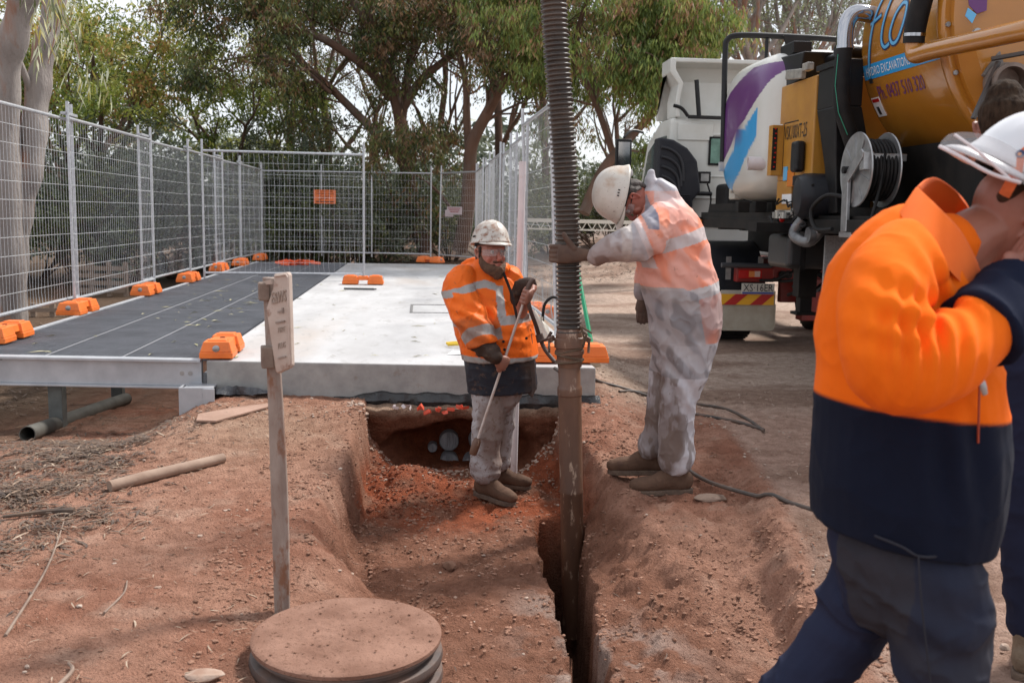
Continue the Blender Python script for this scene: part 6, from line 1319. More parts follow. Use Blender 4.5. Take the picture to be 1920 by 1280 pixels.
def folds(amp=.008, fz=14., fx=5., s=0, big=.006, dirv=(0, 0, 1), bend=None):
    dv = np.array(dirv, float); dv /= np.linalg.norm(dv)
    def f(p, n):
        w1 = fbm(p[:, 0]*3, p[:, 1]*3, p[:, 2]*3, 2, s+50)*.12
        a = (p@dv)+w1; pp = p-np.outer(p@dv, dv)
        r = 1-np.abs(fbm(pp[:, 0]*fx, pp[:, 1]*fx, a*fz+pp[:, 0]*2, 2, s)); r2 = 1-np.abs(fbm(p[:, 0]*11+p[:, 2]*6, p[:, 1]*11, p[:, 2]*11-p[:, 0]*7, 2, s+9))
        return amp*(r**3-.45)+amp*.5*(r2**4-.4)+big*fbm(p[:, 0]*4, p[:, 1]*4, p[:, 2]*4, 2, s+20)
    return f
def at_folds(base, pts):     # extra crease bundles round joints: (point, axis, count-frequency, amplitude, reach)
    def f(p, n):
        d = base(p, n)
        for c, ax, fr, amp, rc in pts:
            c = np.array(c); ax = np.array(ax, float); ax /= np.linalg.norm(ax); r = p-c; g = np.exp(-(r**2).sum(1)/rc**2)
            d = d+amp*g*np.sin((r@ax)*fr+2.2*vn(p[:, 0]*7, p[:, 1]*7, p[:, 2]*7, 3))
        return d
    return f
def seg_stripe(p, a, b, t0, t1):         # mask: points whose projection on a->b lies between t0 and t1
    a, b = np.array(a), np.array(b); d = b-a; t = ((p-a)@d)/(d@d); return (t > t0) & (t < t1), t
MUD = (.11, .06, .04)
m_hatA = M('muddy_white_hard_hat', (.58, .55, .50), .4, (.50, .46, .41), 5, 5, spl=(.26, .14, .09), splsc=26, spt=(.50, .60), c3=(.34, .22, .16), sc3=5, t3=(.55, .68))
m_hatB = M('stained_white_hard_hat', (.66, .63, .58), .4, (.50, .44, .37), 4, 5, spl=(.14, .08, .06), splsc=60, spt=(.62, .68), c3=(.40, .25, .16), sc3=4, t3=(.55, .68))
m_hatC = M('clean_white_hard_hat', (.66, .66, .68), .3, coat=.2)
m_bootm = M('muddy_boot', (.085, .048, .032), .8, (.13, .075, .05), 9, 6, .5, 60, spl=(.09, .05, .035), splsc=22, spt=(.55, .65), bd=.006, spec=.15)
m_cloth = lambda nm, spl=MUD, t=(.58, .66), amt=.8, sc=22, rough=.85, sheen=0, bump=.25, c2=(.86, .86, .86), ridge=(7, .010): M(nm, (1, 1, 1), rough, c2, 5, 5, bump, 320, attr='Col', spl=spl, splsc=sc, spt=t, spamt=amt, sheen=sheen, bd=.0015, spec=.12, ridge=ridge)
HV, SIL = np.array((.90, .165, .02)), np.array((.40, .385, .37))

# ---- the stout worker in the trench
YA = 6.25
A = lambda x, y, dy=0: P(x, y, YA+dy)
pA = thing('person', 'stout bearded worker in orange raincoat and splattered white hard hat standing in the trench', 'person', (A(925, 900).x, YA, -.31))
HA = A(921, 474, -.04); upA, fwA = V((-.04, .02, 1)), V((.40, -.90, .0))
mb = MB(); qA = head_prims(mb, HA, upA, fwA, 1.05, fat=.010)
mb.flex([(A(918, 492), .070, .075), (A(918, 520, .02), .075, .075)], 16, 3)
mb.flex([(A(915, 530, .04), .11, .09), (A(920, 570, .02), .16, .12), (A(930, 640), .17, .15), (A(935, 700), .14, .13)], 20, 4)
for k, l in (((915, 735, -.05), [(912, 810, -.05), (910, 880, -.03)]), ((946, 735, .12), [(938, 805, .14), (930, 865, .16)])):
    mb.flex([(A(*k), .085, .085), (A(*l[0]), .065, .065), (A(*l[1]), .045, .045)], 14, 4)
shR, elR, wrR, hdR = A(884, 552, -.10), A(893, 628, -.24), A(927, 668, -.33), A(941, 683, -.36)
shL, elL, wrL, hdL = A(958, 525, .02), A(972, 590, -.10), A(989, 545, -.26), A(984, 553, -.30)
rodT, rodB = A(988, 548, -.30), A(888, 846, -.22)
RD = (rodT-rodB).normalized(); fr_ = lambda y: rodB.lerp(rodT, (846-y)/(846-548))
for a, b, c in ((shR, elR, wrR), (shL, elL, wrL)): mb.flex([(a, .05, .05), (b, .045, .045), (c, .028, .032)], 14, 4)
cR = fr_(678); cL = fr_(556)
grip(mb, cR, -RD, V((.1, -1, .25)), wrR, .008, 1.12, closed=.9)
grip(mb, cL, RD, V((.75, -.5, .45)), A(1000, 540, -.20), .012, 1.15, closed=.85)
def skc(base, spots=()):
    def f(p):
        c = np.zeros((len(p), 3))+np.array(base)
        for ctr, rr_, col in spots:
            g = np.exp(-((p-np.array(ctr))**2).sum(1)/rr_**2)[:, None]*.9; c = c*(1-g)+np.array(col)*g
        return c
    return f
red = (.46, .14, .10)
skin_obj('body', mb, m_skin, pA, .0045, 2, col=skc((.44, .20, .145), [(qA(.10, -.03), .03, red), (qA(.06, -.035, .045), .03, red), (qA(.06, -.035, -.045), .03, red), (qA(.10, -.07), .012, (.33, .09, .07)), (cR, .12, (.27, .13, .09)), (cL, .12, (.25, .12, .085))]))
eyes(qA, 1.05, pA); glasses(pA, qA, 1.05)
mb = MB()     # beard wraps the jaw
for d in (-1, 1): mb.flex([(qA(.0, -.025, d*.072), .016, .010), (qA(.018, -.062, d*.066), .027, .018), (qA(.05, -.092, d*.046), .034, .026), (qA(.074, -.104, d*.014), .038, .028)], 12, 4, ref=V((0, 0, 1)))
mb.flex([(qA(.084, -.052, -.030), .007, .008), (qA(.098, -.052, 0), .006, .006), (qA(.084, -.052, .030), .007, .008)], 8, 4)
mb.flex([(qA(.088, -.092), .028, .020), (qA(.075, -.132), .036, .026)], 12, 3)
skin_obj('beard', mb, M('beard_hair', (.085, .045, .028), .9, (.13, .07, .04), 40, 4, 1., 220, bd=.004), pA, .004, 1, disp=lambda p, n: .004*fbm(p[:, 0]*110, p[:, 1]*110, p[:, 2]*50, 2, 5))
mb = MB(); mb.flex([(qA(-.06, .03), .075, .035), (qA(-.075, -.03), .07, .03), (qA(-.07, -.075), .05, .025)], 14, 4, ref=fwA.cross(upA))
for d in (-1, 1): mb.flex([(qA(.01, .03, d*.078), .010, .014), (qA(.0, -.02, d*.080), .007, .010)], 8, 3)
skin_obj('hair', mb, M('dark_hair', (.028, .018, .013), .8, (.05, .03, .02), 60, 3, .8, 200, bd=.003), pA, .005, 1, disp=lambda p, n: .005*fbm(p[:, 0]*90, p[:, 1]*90, p[:, 2]*30, 2, 5))
helmet(pA, qA(-.008, .052), upA+V((.03, .10, 0)), fwA, m_hatA, .95, peak=.035)
# trousers
def cz(name, mb, mat, par, vox, col, disp, it=5): return skin_obj(name, mb, mat, par, vox, it, disp=disp, col=col)
mb = MB()
mb.flex([(A(934, 690), .20, .19), (A(930, 735, .02), .165, .15)], 20, 3)
mb.flex([(A(917, 725, -.04), .112, .115), (A(917, 775, -.05), .105, .105), (A(913, 815, -.06), .098, .098), (A(911, 850, -.04), .095, .095), (A(911, 868, -.03), .108, .105), (A(911, 878, -.03), .10, .10)], 18, 4)
mb.flex([(A(948, 725, .10), .085, .10), (A(945, 775, .12), .08, .09), (A(938, 830, .15), .075, .08), (A(933, 862, .17), .085, .085)], 16, 4)
def ctrA(p):
    c = np.zeros((len(p), 3))+np.array((.40, .37, .37)); a = np.array(A(925, 810, -.15)); g = ss(-.25, .35, fbm(p[:, 0]*5, p[:, 1]*5, p[:, 2]*3, 3, 7)+1.1*np.exp(-((p[:, 0]-a[0])/.09)**2-((p[:, 2]-a[2])/.35)**2)-.45)[:, None]; return c*(1-g*.75)+np.array((.20, .13, .10))*g*.75
cz('trousers', mb, m_cloth('muddy_white_trousers', (.14, .08, .055), (.52, .62), .75, 34), pA, .006, ctrA, at_folds(folds(.010, 10, 4, 3, .010), [(A(911, 862, -.1), (.8, 0, 1), 80, .004, .10), (A(913, 800, -.1), (.5, 0, 1), 70, .005, .13)]))
# dark over-apron under the coat
mb = MB(); mb.flex([(A(934, 655), .224, .205), (A(938, 690, -.005), .226, .20), (A(941, 712), .224, .195), (A(942, 732), .222, .19)], 28, 5, flat=True)
def cap_(p): g = ss(-.1, .3, fbm(p[:, 0]*4, p[:, 1]*4, p[:, 2]*4, 3, 5)+(p[:, 0]-A(945, 700).x)*1.5)[:, None]; return np.array((.030, .032, .042))*(1-g)+np.array((.10, .065, .048))*g
cz('waterproof_overskirt', mb, m_cloth('dark_waterproof', (.13, .08, .055), (.56, .66), .7, 18, .5), pA, .006, cap_, folds(.007, 14, 3, 5, .006))
# coat body, sleeves, collar
mb = MB()
mb.flex([(A(917, 500, .03), .105, .10), (A(914, 516, .04), .19, .13), (A(914, 545, .04), .235, .165), (A(920, 590, .02), .245, .20), (A(930, 628, -.01), .240, .225), (A(935, 655, -.01), .238, .222), (A(936, 671, -.01), .236, .22)], 32, 5, flat=True)
cs_ = MB(); mb.flex([(A(868, 522, -.06), .085, .085), (A(860, 545, -.10), .105, .10), (A(880, 590, -.20), .105, .10), (A(900, 630, -.27), .098, .10), (A(905, 645, -.28), .096, .098)], 20, 4, flat=True)
mb.flex([(A(862, 520, .02), .06, .07), (A(848, 540, .06), .05, .07), (A(843, 552, .07), .03, .06)], 12, 4)
mb.flex([(A(955, 522, .05), .085, .09), (A(968, 560, -.0), .08, .085), (A(972, 585, -.08), .072, .078)], 18, 4)
mb.flex([(A(900, 492, .05), .035, .03), (A(915, 502, -.06), .03, .028), (A(940, 506, -.08), .03, .028), (A(948, 500, .0), .03, .03)], 12, 4)
mb.flex([(A(893, 492, .10), .05, .03), (A(880, 504, .14), .07, .03), (A(900, 512, .17), .08, .03)], 12, 4)
def coatA(p):
    c = np.zeros((len(p), 3))+HV; n1 = fbm(p[:, 0]*9, p[:, 1]*9, p[:, 2]*6, 4, 15)
    slv = np.array(A(868, 522, -.06)), np.array(A(905, 642, -.28)); on = seg_stripe(p, *slv, .85, 1.01)[0]
    dline = lambda a, b: np.linalg.norm(np.cross(p-np.array(a), (np.array(b)-np.array(a)))/np.linalg.norm(np.array(b)-np.array(a)), axis=1)
    t = ((p-slv[0])@(slv[1]-slv[0]))/((slv[1]-slv[0])@(slv[1]-slv[0])); rd = np.linalg.norm(p-(slv[0]+np.clip(t, 0, 1)[:, None]*(slv[1]-slv[0])), axis=1)
    arm = (rd < .135) & (p[:, 1] < YA-.17) & (p[:, 2] < A(0, 535).z)
    body = ~arm & (p[:, 2] < A(0, 505).z)
    z = p[:, 2]; x = p[:, 0]; X = lambda px: A(px, 600).x
    st = np.zeros(len(p), bool)
    st |= body & (z < A(0, 657).z) & (z > A(0, 672).z-.02)
    zz = A(0, 598).z+.10*(x-X(900))*(1)+.04; st |= body & (z < zz+.006) & (z > zz-.048) & ~(arm)
    # shoulder straps curving down over chest and back
    for x0 in (X(934),):
        cx_ = x0+.06*(A(0, 540).z-z); st |= body & (np.abs(x-cx_) < .026) & (z > zz) & (z < A(0, 522).z) & (p[:, 1] < YA)
    st |= (np.abs(z-(A(0, 519).z-.28*np.abs(x-X(905))-.9*np.maximum(0, x-X(925)))) < .024) & (x < X(932)) & (z > A(0, 550).z) & ~arm
    c[st & ~arm] = SIL; c[arm & (t > .84) & (t < .985)] = SIL
    dirt = ss(.1, .5, n1+.5*np.exp(-((z-A(0, 600).z)/.12)**2)*arm*1.4-.25+.25*(z < A(0, 650).z))[:, None]*.55
    return c*(1-dirt)+np.array((.20, .07, .03))*dirt
cz('raincoat', mb, m_cloth('wet_orange_coat', (.20, .08, .04), (.60, .70), .75, 26, .5), pA, .0055, coatA, at_folds(folds(.011, 8, 3.5, 11, .012, (.2, 0, 1)), [(A(885, 600, -.3), (.5, 0, 1), 85, .010, .14), (A(875, 550, -.25), (1, 0, .4), 80, .008, .10), (A(958, 560, -.15), (1, 0, .6), 70, .008, .12), (A(940, 640, -.2), (.2, 0, 1), 80, .005, .15), (A(925, 600, -.2), (1, 0, .5), 60, .006, .12)]), 4)
mb = MB(); mb.flex([(elR+V((0, 0, .02)), .080, .084), (elR.lerp(wrR, .35), .078, .080), (elR.lerp(wrR, .8), .058, .062), (wrR, .052, .056)], 18, 4)
mb.flex([(A(970, 560, -.12), .05, .05), (A(977, 538, -.15), .048, .05), (A(992, 533, -.19), .044, .046)], 16, 4)
cz('under_sleeves', mb, m_cloth('brown_wet_sleeve', (.13, .08, .05), (.55, .66), .6, 20, .6), pA, .005, lambda p: np.zeros((len(p), 3))+np.array((.060, .040, .032)), at_folds(folds(.008, 18, 6, 21, .004), [(elR.lerp(wrR, .5), tuple(wrR-elR), 110, .007, .1)]))
mb = MB(); mb.tube(curve([A(944, 512, -.13), A(957, 545, -.22), A(966, 580, -.26), A(970, 600, -.27)], 5), [(.016, .004)]*16, 8); obj('storm_flap', mb, m_rub, pA)
mb = MB(); mb.prism([(0, 0), (.035, -.02), (.06, -.22), (.075, -.40), (.05, -.46), (.01, -.42), (.02, -.2)], A(986, 610, -.12), (1, 0, 0), (0, 0, 1), (0, .02, 0)); obj('open_coat_edge', mb, M('coat_lining', (.035, .03, .032), .6, (.10, .06, .045), 8, 5), pA, smooth=0, bevel=.008)
for px, py in ((944, 640), (987, 634), (946, 655)):
    mb = MB(); mb.lathe([(0, 0), (.009, .0), (.008, .005), (0, .006)], A(px, py, -.245), (.1, -1, 0), 12); obj('press_stud', mb, m_rub, pA)
mb = MB(); mb.box(A(918, 885, -.11), (.085, .02, .07)); 
boot(pA, A(913, 880, -.02), V((.62, -.78, 0)), .28, m_bootm, 1.12, ground=-.315+.0)
boot(pA, A(930, 868, .20), V((.9, -.35, 0)), .28, m_bootm, 1.05, ground=-.30)
# lance and its hose
t = thing('water_lance', 'thin steel water lance with muddy nozzle held by the stout worker', 'lance', rodB)
mb = MB(); mb.tube([rodB+RD*.06, rodT], .0085, 10); obj('rod', mb, M('lance_steel', (.62, .57, .54), .4, (.45, .33, .27), 9, 5, metal=.2), t)
mb = MB(); mb.lathe([(0, -.02), (.022, -.02), (.026, .0), (.027, .06), (.020, .085), (.010, .09), (0, .09)], rodB, RD, 16); obj('nozzle', mb, m_mudpipe, t)
mb = MB(); mb.flex([(rodT-RD*.03, .015, .018), (rodT+RD*.05, .017, .022), (rodT+RD*.09+V((.01, 0, -.01)), .014, .016)], 10, 4); obj('trigger_grip', mb, M('grip_brown', (.10, .06, .045), .6), t)
mb = MB(); mb.tube(curve([A(990, 560, -.3), A(994, 580, -.3), A(1005, 610, -.25), A(1012, 632, -.2), A(1022, 655, -.2), A(1040, 678, -.25)], 6), .013, 10); mb.lathe([(0, -.02), (.024, -.02), (.026, .03), (0, .03)], A(1012, 632, -.2), (.3, 0, -1), 12); mb.tube([A(1012, 640, -.22), A(1026, 636, -.25), A(1034, 622, -.25)], .010, 8)
obj('lance_hose', mb, M('lance_hose_brown', (.075, .045, .035), .6), t)

# ---- worker in translucent white overalls
YB_ = 5.50
B = lambda x, y, dy=0: P(x, y, YB_+dy)
pB = thing('person', 'worker in translucent white overalls over orange bending to hold the suction hose', 'person', (B(1250, 880).x, YB_, 0))
HB = B(1183, 372); upB, fwB = V((-.97, 0, .20)), V((-.17, 0, -.98))
mb = MB(); qB = head_prims(mb, HB, upB, fwB, 1.02)
mb.flex([(HB+V((.04, 0, .0)), .058, .058), (B(1215, 378), .062, .062), (B(1238, 392), .075, .08)], 16, 4, ref=(0, 1, 0))
mb.flex([(B(1240, 400), .10, .16), (B(1262, 460), .13, .19), (B(1278, 540), .15, .19), (B(1285, 600), .14, .17)], 20, 4, ref=(1, 0, 0))
legN = [(1290, 620, -.09), (1270, 730, -.09), (1268, 850, -.09)]; legF = [(1265, 620, .10), (1240, 730, .10), (1222, 835, .10)]
for lg in (legN, legF): mb.flex([(B(*lg[0]), .09, .09), (B(*lg[1]), .062, .062), (B(*lg[2]), .042, .042)], 14, 4)
hs = P(1062, 475, YH)       # point on the hose being held
sN, eN, wN = B(1232, 432, -.20), B(1180, 455, -.18), V((hs.x+.14, hs.y-.10, hs.z-.005))
sF, eF, wF = B(1238, 440, .18), B(1216, 510, .20), B(1206, 552, .18)
for a, b, c in ((sN, eN, wN), (sF, eF, wF)): mb.flex([(a, .058, .058), (b, .045, .045), (c, .029, .032)], 14, 4)
skin_obj('body', mb, m_skin, pB, .005, 2, col=skc((.36, .125, .085), [(qB(-.01, 0, -.08), .03, (.42, .13, .10)), (qB(.10, -.03), .03, (.34, .10, .08))]))
eyes(qB, 1.02, pB); glasses(pB, qB, 1.02)
mb = MB(); mb.flex([(qB(-.055, .045), .078, .045), (qB(-.080, -.01), .066, .028), (qB(-.078, -.045), .05, .018)], 14, 4, ref=(0, 1, 0))
for d in (-1, 1): mb.flex([(qB(-.02, .045, d*.078), .022, .010), (qB(-.045, .015, d*.078), .026, .010), (qB(-.06, -.02, d*.062), .018, .010)], 8, 3, ref=(1, 0, 0))
skin_obj('hair', mb, M('greying_hair', (.045, .035, .03), .8, (.12, .10, .09), 50, 3, .8, 200, bd=.003), pB, .004, 1, disp=lambda p, n: .003*fbm(p[:, 0]*90, p[:, 1]*90, p[:, 2]*90, 2, 5))
hB, (u_, f_, r_) = helmet(pB, qB(-.010, .050), upB+V((0, 0, -.02)), fwB, m_hatB, 1.08, peak=.045)
mb = MB(); mb.tube(curve([qB(-.115, .055, -.05), qB(-.135, .03, -.02), qB(-.135, .03, .02), qB(-.115, .055, .05)], 5), [(.018, .003)]*16, 8); obj('helmet_strap', mb, M('strap_grey', (.35, .33, .33), .5), pB)
# gloves
mb = MB(); grip(mb, hs, V((0, 0, 1)), V((.05, -1, 0)), wN, .074, 1.22, closed=1.25, rr=.0105, thumb_up=True)
mb.flex([(wN+V((-.01, 0, 0)), .036, .034), (wN+V((.03, .0, 0)), .036, .036)], 14, 3, ref=(0, 0, 1)); glN = skin_obj('glove', mb, M('muddy_glove', (.085, .048, .034), .8, (.13, .075, .05), 10, 6, .6, 60, bd=.004), pB, .0045, 2)
mb = MB(); mb.flex([(wF, .030, .030), (wF+V((0, -.01, -.05)), .042, .024), (wF+V((-.01, -.01, -.09)), .040, .020)], 14, 4)
for k in range(4): b0 = wF+V((-.030+.019*k, -.012, -.085)); mb.flex([(b0, .0115, .0115), (b0+V((-.002, -.006, -.04)), .011, .011), (b0+V((.002, .004, -.075-.008*(k in (1, 2)))), .008, .008)], 10, 3)
mb.flex([(wF+V((.035, -.01, -.03)), .012, .012), (wF+V((.052, -.014, -.065)), .011, .011), (wF+V((.052, -.02, -.095)), .009, .009)], 10, 3)
skin_obj('glove', mb, M('tan_muddy_glove', (.15, .10, .075), .85, (.08, .05, .04), 12, 6, .6, 60, bd=.004), pB, .0045, 2)
# overalls
mb = MB()
mb.flex([(B(1226, 372), .085, .10), (B(1240, 396, .0), .135, .19), (B(1256, 440), .185, .235), (B(1266, 495), .200, .245), (B(1277, 550), .208, .24), (B(1283, 595), .200, .235), (B(1283, 640), .185, .21), (B(1281, 670), .16, .20)], 32, 5, ref=(1, 0, 0))
mb.flex([(B(1290, 640, -.08), .15, .135), (B(1285, 690, -.09), .130, .125), (B(1272, 745, -.09), .110, .11), (B(1268, 800, -.09), .098, .10), (B(1268, 845, -.09), .105, .10), (B(1266, 860, -.09), .098, .095)], 20, 5, ref=(1, 0, 0))
mb.flex([(B(1265, 640, .09), .13, .13), (B(1258, 690, .10), .115, .12), (B(1248, 745, .10), .10, .11), (B(1238, 800, .10), .090, .095), (B(1228, 828, .10), .088, .09), (B(1222, 834, .10), .085, .085)], 20, 5, ref=(1, 0, 0))
mb.flex([(B(1240, 415, -.14), .105, .11), (B(1222, 437, -.19), .112, .105), (B(1190, 455, -.185), .100, .095), (wN.lerp(eN, .55), .082, .080), (wN.lerp(eN, .2), .066, .066), (wN+V((.02, 0, 0)), .060, .062)], 20, 5, ref=(0, 0, 1))
mb.flex([(B(1238, 430, .15), .09, .09), (B(1218, 500, .19), .085, .085), (B(1207, 545, .18), .06, .06)], 16, 4)
mb.flex([(B(1202, 415, .0), .03, .05), (B(1210, 385, .0), .035, .07), (B(1220, 340, .0), .026, .062), (B(1220, 322, .0), .016, .05)], 14, 4, ref=(1, 0, 0))   # stood-up hood
mb.flex([(B(1236, 345, .0), .035, .09), (B(1252, 362, 0), .05, .12), (B(1258, 390, 0), .06, .14)], 14, 4, ref=(1, 0, 0))
def colB(p):
    c = np.zeros((len(p), 3))+np.array((.53, .51, .53)); x, z, y = p[:, 0], p[:, 2], p[:, 1]
    X = lambda px: B(px, 500).x; Z = lambda py: B(1270, py).z
    arm = (x < X(1225)+.25*(Z(440)-z)*0) & (z > Z(500)) & (y < YB_-.06)
    ax_ = eN-sN; t = ((p-np.array(sN))@np.array(ax_))/ax_.dot(ax_)
    n1 = .010*fbm(x*8, y*8, z*8, 3, 5)
    or_ = np.array((.78, .24, .135)); orl = np.array((.80, .33, .22))
    topw = ss(Z(368), Z(402), z)
    torso = (z > Z(636)+.035*0) & (z < Z(360))
    front = (x-X(1222))-.0*(z)     # trousers rise at the front
    tr = (z < Z(535)-.40*np.maximum(0, x-X(1262))-.0) & (x < X(1292)+.25*(Z(560)-z))
    f = torso & ~tr
    k = np.clip(.5+.8*fbm(x*5+z*4, y*5, z*5-x*4, 4, 17), 0, 1)[:, None]
    oc = or_*k+orl*(1-k); sl = (1-topw)[:, None]*.8*(x > X(1215))[:, None]; oc = oc*(1-sl)+np.array((.62, .52, .50))*sl
    c = np.where(f[:, None], oc, c)
    zb = Z(548)+.22*(x-X(1280)); c[f & (np.abs(z-zb+n1) < .030)] = (.52, .50, .49)
    zb = Z(450)+.30*(x-X(1260)); c[f & (np.abs(z-zb+n1) < .036) & ~arm & (z > Z(505))] = (.55, .47, .45)
    g_ = arm & (t > .62); c[g_] = (.44, .41, .42)
    c[arm & (t > .42) & (t <= .62)] = (.60, .50, .48)
    c[arm & (t > -.2) & (t < .28) & (x < X(1210)) & (z > Z(430))] = (.22, .22, .27)
    c[arm & (x < X(1165)) & (x > X(1148))] = (.52, .47, .44)
    mudf = ss(.0, .4, fbm(x*7, y*7, z*4, 4, 29)+.7*(x < X(1130))-.35*(x > X(1160)))*(z > Z(500))*(x < X(1190))
    hips = tr & (z > Z(640)); g = (hips*ss(-.2, .3, fbm(x*5, y*5, z*5, 3, 31)+.25))[:, None]*.7; c = c*(1-g)+np.array((.24, .21, .20))*g
    band = tr & (np.abs(z-(Z(550)-.35*(x-X(1240)))) < .028); c[band] = (.36, .30, .26)
    legs = (z < Z(640)); g = (legs*ss(-.35, .35, fbm(x*9, y*9, z*4, 5, 41)+1.1*np.exp(-((x-X(1250))/.085)**2)*np.exp(-((z-Z(790))/.42)**2)-.50))[:, None]*.72
    c = c*(1-g)+np.array((.12, .07, .048))*g
    g = (legs*ss(.08, .20, fbm(x*22, y*22, z*9, 4, 43)+.5*np.exp(-((x-X(1250))/.12)**2)-.25))[:, None]*.6; c = c*(1-g)+np.array((.13, .085, .062))*g
    g = (((z < Z(540)) & (z > Z(700)))*ss(-.3, .3, fbm(x*4, y*4, z*4, 3, 47)))[:, None]*.7; c = c*(1-g)+np.array((.20, .19, .20))*g
    g = mudf[:, None]*.75; c = c*(1-g)+np.array((.20, .115, .08))*g
    streak = ss(.62, .8, 1-np.abs(fbm(x*9+z*9, y*6, z*4-x*7, 2, 61)))[:, None]*.28*(z > Z(700))[:, None]; c = c*(1-streak)+np.array((.70, .64, .63))*streak
    return c
cz('overalls', mb, m_cloth('translucent_overalls', (.15, .085, .06), (.64, .72), .7, 24, .6, bump=.15, c2=(.9, .9, .92), ridge=(6, .02)), pB, .0055, colB, at_folds(folds(.012, 6, 4, 31, .010, (.5, 0, .86)), [(B(1195, 450, -.3), (1, 0, .3), 85, .012, .11), (B(1240, 650, -.2), (.7, 0, .7), 70, .009, .2), (B(1262, 730, -.2), (.7, 0, .7), 75, .008, .16), (B(1230, 520, -.2), (.6, 0, .8), 75, .008, .15), (B(1290, 500, -.2), (.4, 0, .9), 60, .006, .2)]), 4)
boot(pB, B(1268, 860, -.09), V((-1, -.06, 0)), .29, m_bootm, 1.12, ground=hz(B(1250, 880).x, 5.41)+.0)
boot(pB, B(1222, 838, .12), V((-1, .03, 0)), .29, m_bootm, 1.10, ground=.0)

# ---- foreground worker walking past, orange and navy fleece
YC = 2.12
Cc = lambda x, y, dy=0: P(x, y, YC+dy)
pC = thing('person', 'worker in orange and navy fleece walking past in the right foreground, hand at face', 'person', (Cc(1700, 1000).x, YC, 0))
HC = Cc(1902, 402, .02); upC, fwC = V((.52, .05, .84)), V((.80, .10, -.50))
mb = MB(); qC = head_prims(mb, HC, upC, fwC, 1.0)
mb.flex([(HC+V((-.035, 0, -.03)), .060, .060), (Cc(1832, 440, .02), .066, .064), (Cc(1770, 490, .02), .085, .09)], 18, 4, ref=(0, 1, 0))
mb.flex([(Cc(1755, 530, .02), .07, .10), (Cc(1710, 620, .02), .12, .15), (Cc(1700, 800, .02), .15, .17), (Cc(1700, 980, .02), .14, .16)], 20, 4, ref=(1, 0, 0))
kN, aN = Cc(1778, 1290, -.10), Cc(1830, 1590, -.08); kF, aF = Cc(1592, 1190, .10), Cc(1395, 1440, .14)
mb.flex([(Cc(1720, 1020, -.09), .09, .09), (kN, .062, .062), (aN, .042, .042)], 14, 4); mb.flex([(Cc(1660, 1020, .10), .09, .09), (kF, .062, .062), (aF, .042, .042)], 14, 4)
sC, eC, wC = Cc(1690, 545, -.12), Cc(1672, 690, -.26), Cc(1896, 548, -.12)
mb.flex([(sC, .045, .045), (eC, .045, .045), (wC, .030, .034)], 14, 4)
sC2, eC2, wC2 = Cc(1710, 540, .14), Cc(1750, 680, .18), Cc(1860, 600, .12)
mb.flex([(sC2, .06, .06), (eC2, .05, .05), (wC2, .030, .034)], 14, 4)
# open hand in front of the mouth
pal = Cc(1912, 492, -.09); mb.flex([(wC, .028, .032), (wC.lerp(pal, .6), .022, .040), (pal, .018, .042)], 16, 4, ref=(0, 1, 0))
for k in range(4):
    b0 = pal+V((.004, -.030+.020*k, .015)); L_ = (.85, 1., 1.05, .95)[k]; mb.flex([(b0, .0095, .0095), (b0+V((.020, .002, .032))*L_, .0095, .0095), (b0+V((.046, .004, .050))*L_, .009, .009), (b0+V((.068, .004, .052))*L_, .0075, .0075)], 10, 3)
mb.flex([(pal+V((.005, .03, -.02)), .013, .013), (pal+V((.034, .045, .0)), .0115, .0115), (pal+V((.055, .045, .02)), .009, .009)], 10, 3)
skin_obj('body', mb, m_skin, pC, .0045, 3, col=skc((.33, .125, .078), [(qC(-.01, 0, -.085), .035, (.36, .105, .07)), (pal, .07, (.34, .15, .11)), (qC(-.08, -.03, -.03), .05, (.17, .09, .06))]))
mb = MB(); mb.flex([(qC(-.045, .05), .070, .05), (qC(-.066, .005), .066, .028), (qC(-.068, -.005), .060, .022)], 14, 4, ref=(0, 1, 0))
skin_obj('hair', mb, M('cropped_hair', (.04, .022, .015), .9, (.07, .04, .026), 80, 3, .6, 300, bd=.002, spec=.1), pC, .005, 2)
hC, (u_, f_, r_) = helmet(pC, qC(.0, .062), upC+V((0, -.22, 0)), -fwC, m_hatC, 1.14, peak=.045)
# goggles worn over the back peak, patterned strap
hc = qC(.0, .062); hq = lambda a, b, d=0: hc+(f_*a+u_*b-r_*d)*1.12
mb = MB(); rs = []
for b in np.linspace(-.15, 1.25, 20):
    R_ = .205-.02*b; c = hq(math.cos(b)*R_, -.015+.015*math.sin(b*2), math.sin(b)*R_*.74); h_ = .030*math.sin((b+.35)/1.75*PI)**.5; rs.append([c+u_*h_, c+f_*.003, c-u_*h_*.8, c-f_*.003])
mb.rings(rs); gC_ = obj('safety_glasses', mb, m_gls, pC)
mb = MB(); mb.tube(curve([hq(.205, -.03, -.02), hq(.195, -.035, .05), hq(.15, -.035, .10), hq(.10, -.02, .118)], 5), .0045, 8); mb.tube(curve([hq(.205, .0, .0), hq(.18, -.012, .07), hq(.12, -.025, .112)], 5), .0035, 8); obj('glasses_frame', mb, M('clear_frame', (.62, .55, .55), .2), gC_)
mb = MB()
def dome_pt(b, a): ra = math.cos(a)**.82; return hc+(f_*(math.cos(b)*.142*ra)+r_*(math.sin(b)*.118*ra)+u_*(.150*math.sin(a)))*1.14
kk = curve([dome_pt(rad(-52), 0)-u_*.055+r_*.012, dome_pt(rad(-44), 0)-u_*.012-r_*.012]+[dome_pt(rad(-40-k*3), rad(a_)) for k, a_ in enumerate((10, 28, 46, 62, 76, 84))], 8)
ctr_ = hq(0, 0, 0); rs = []
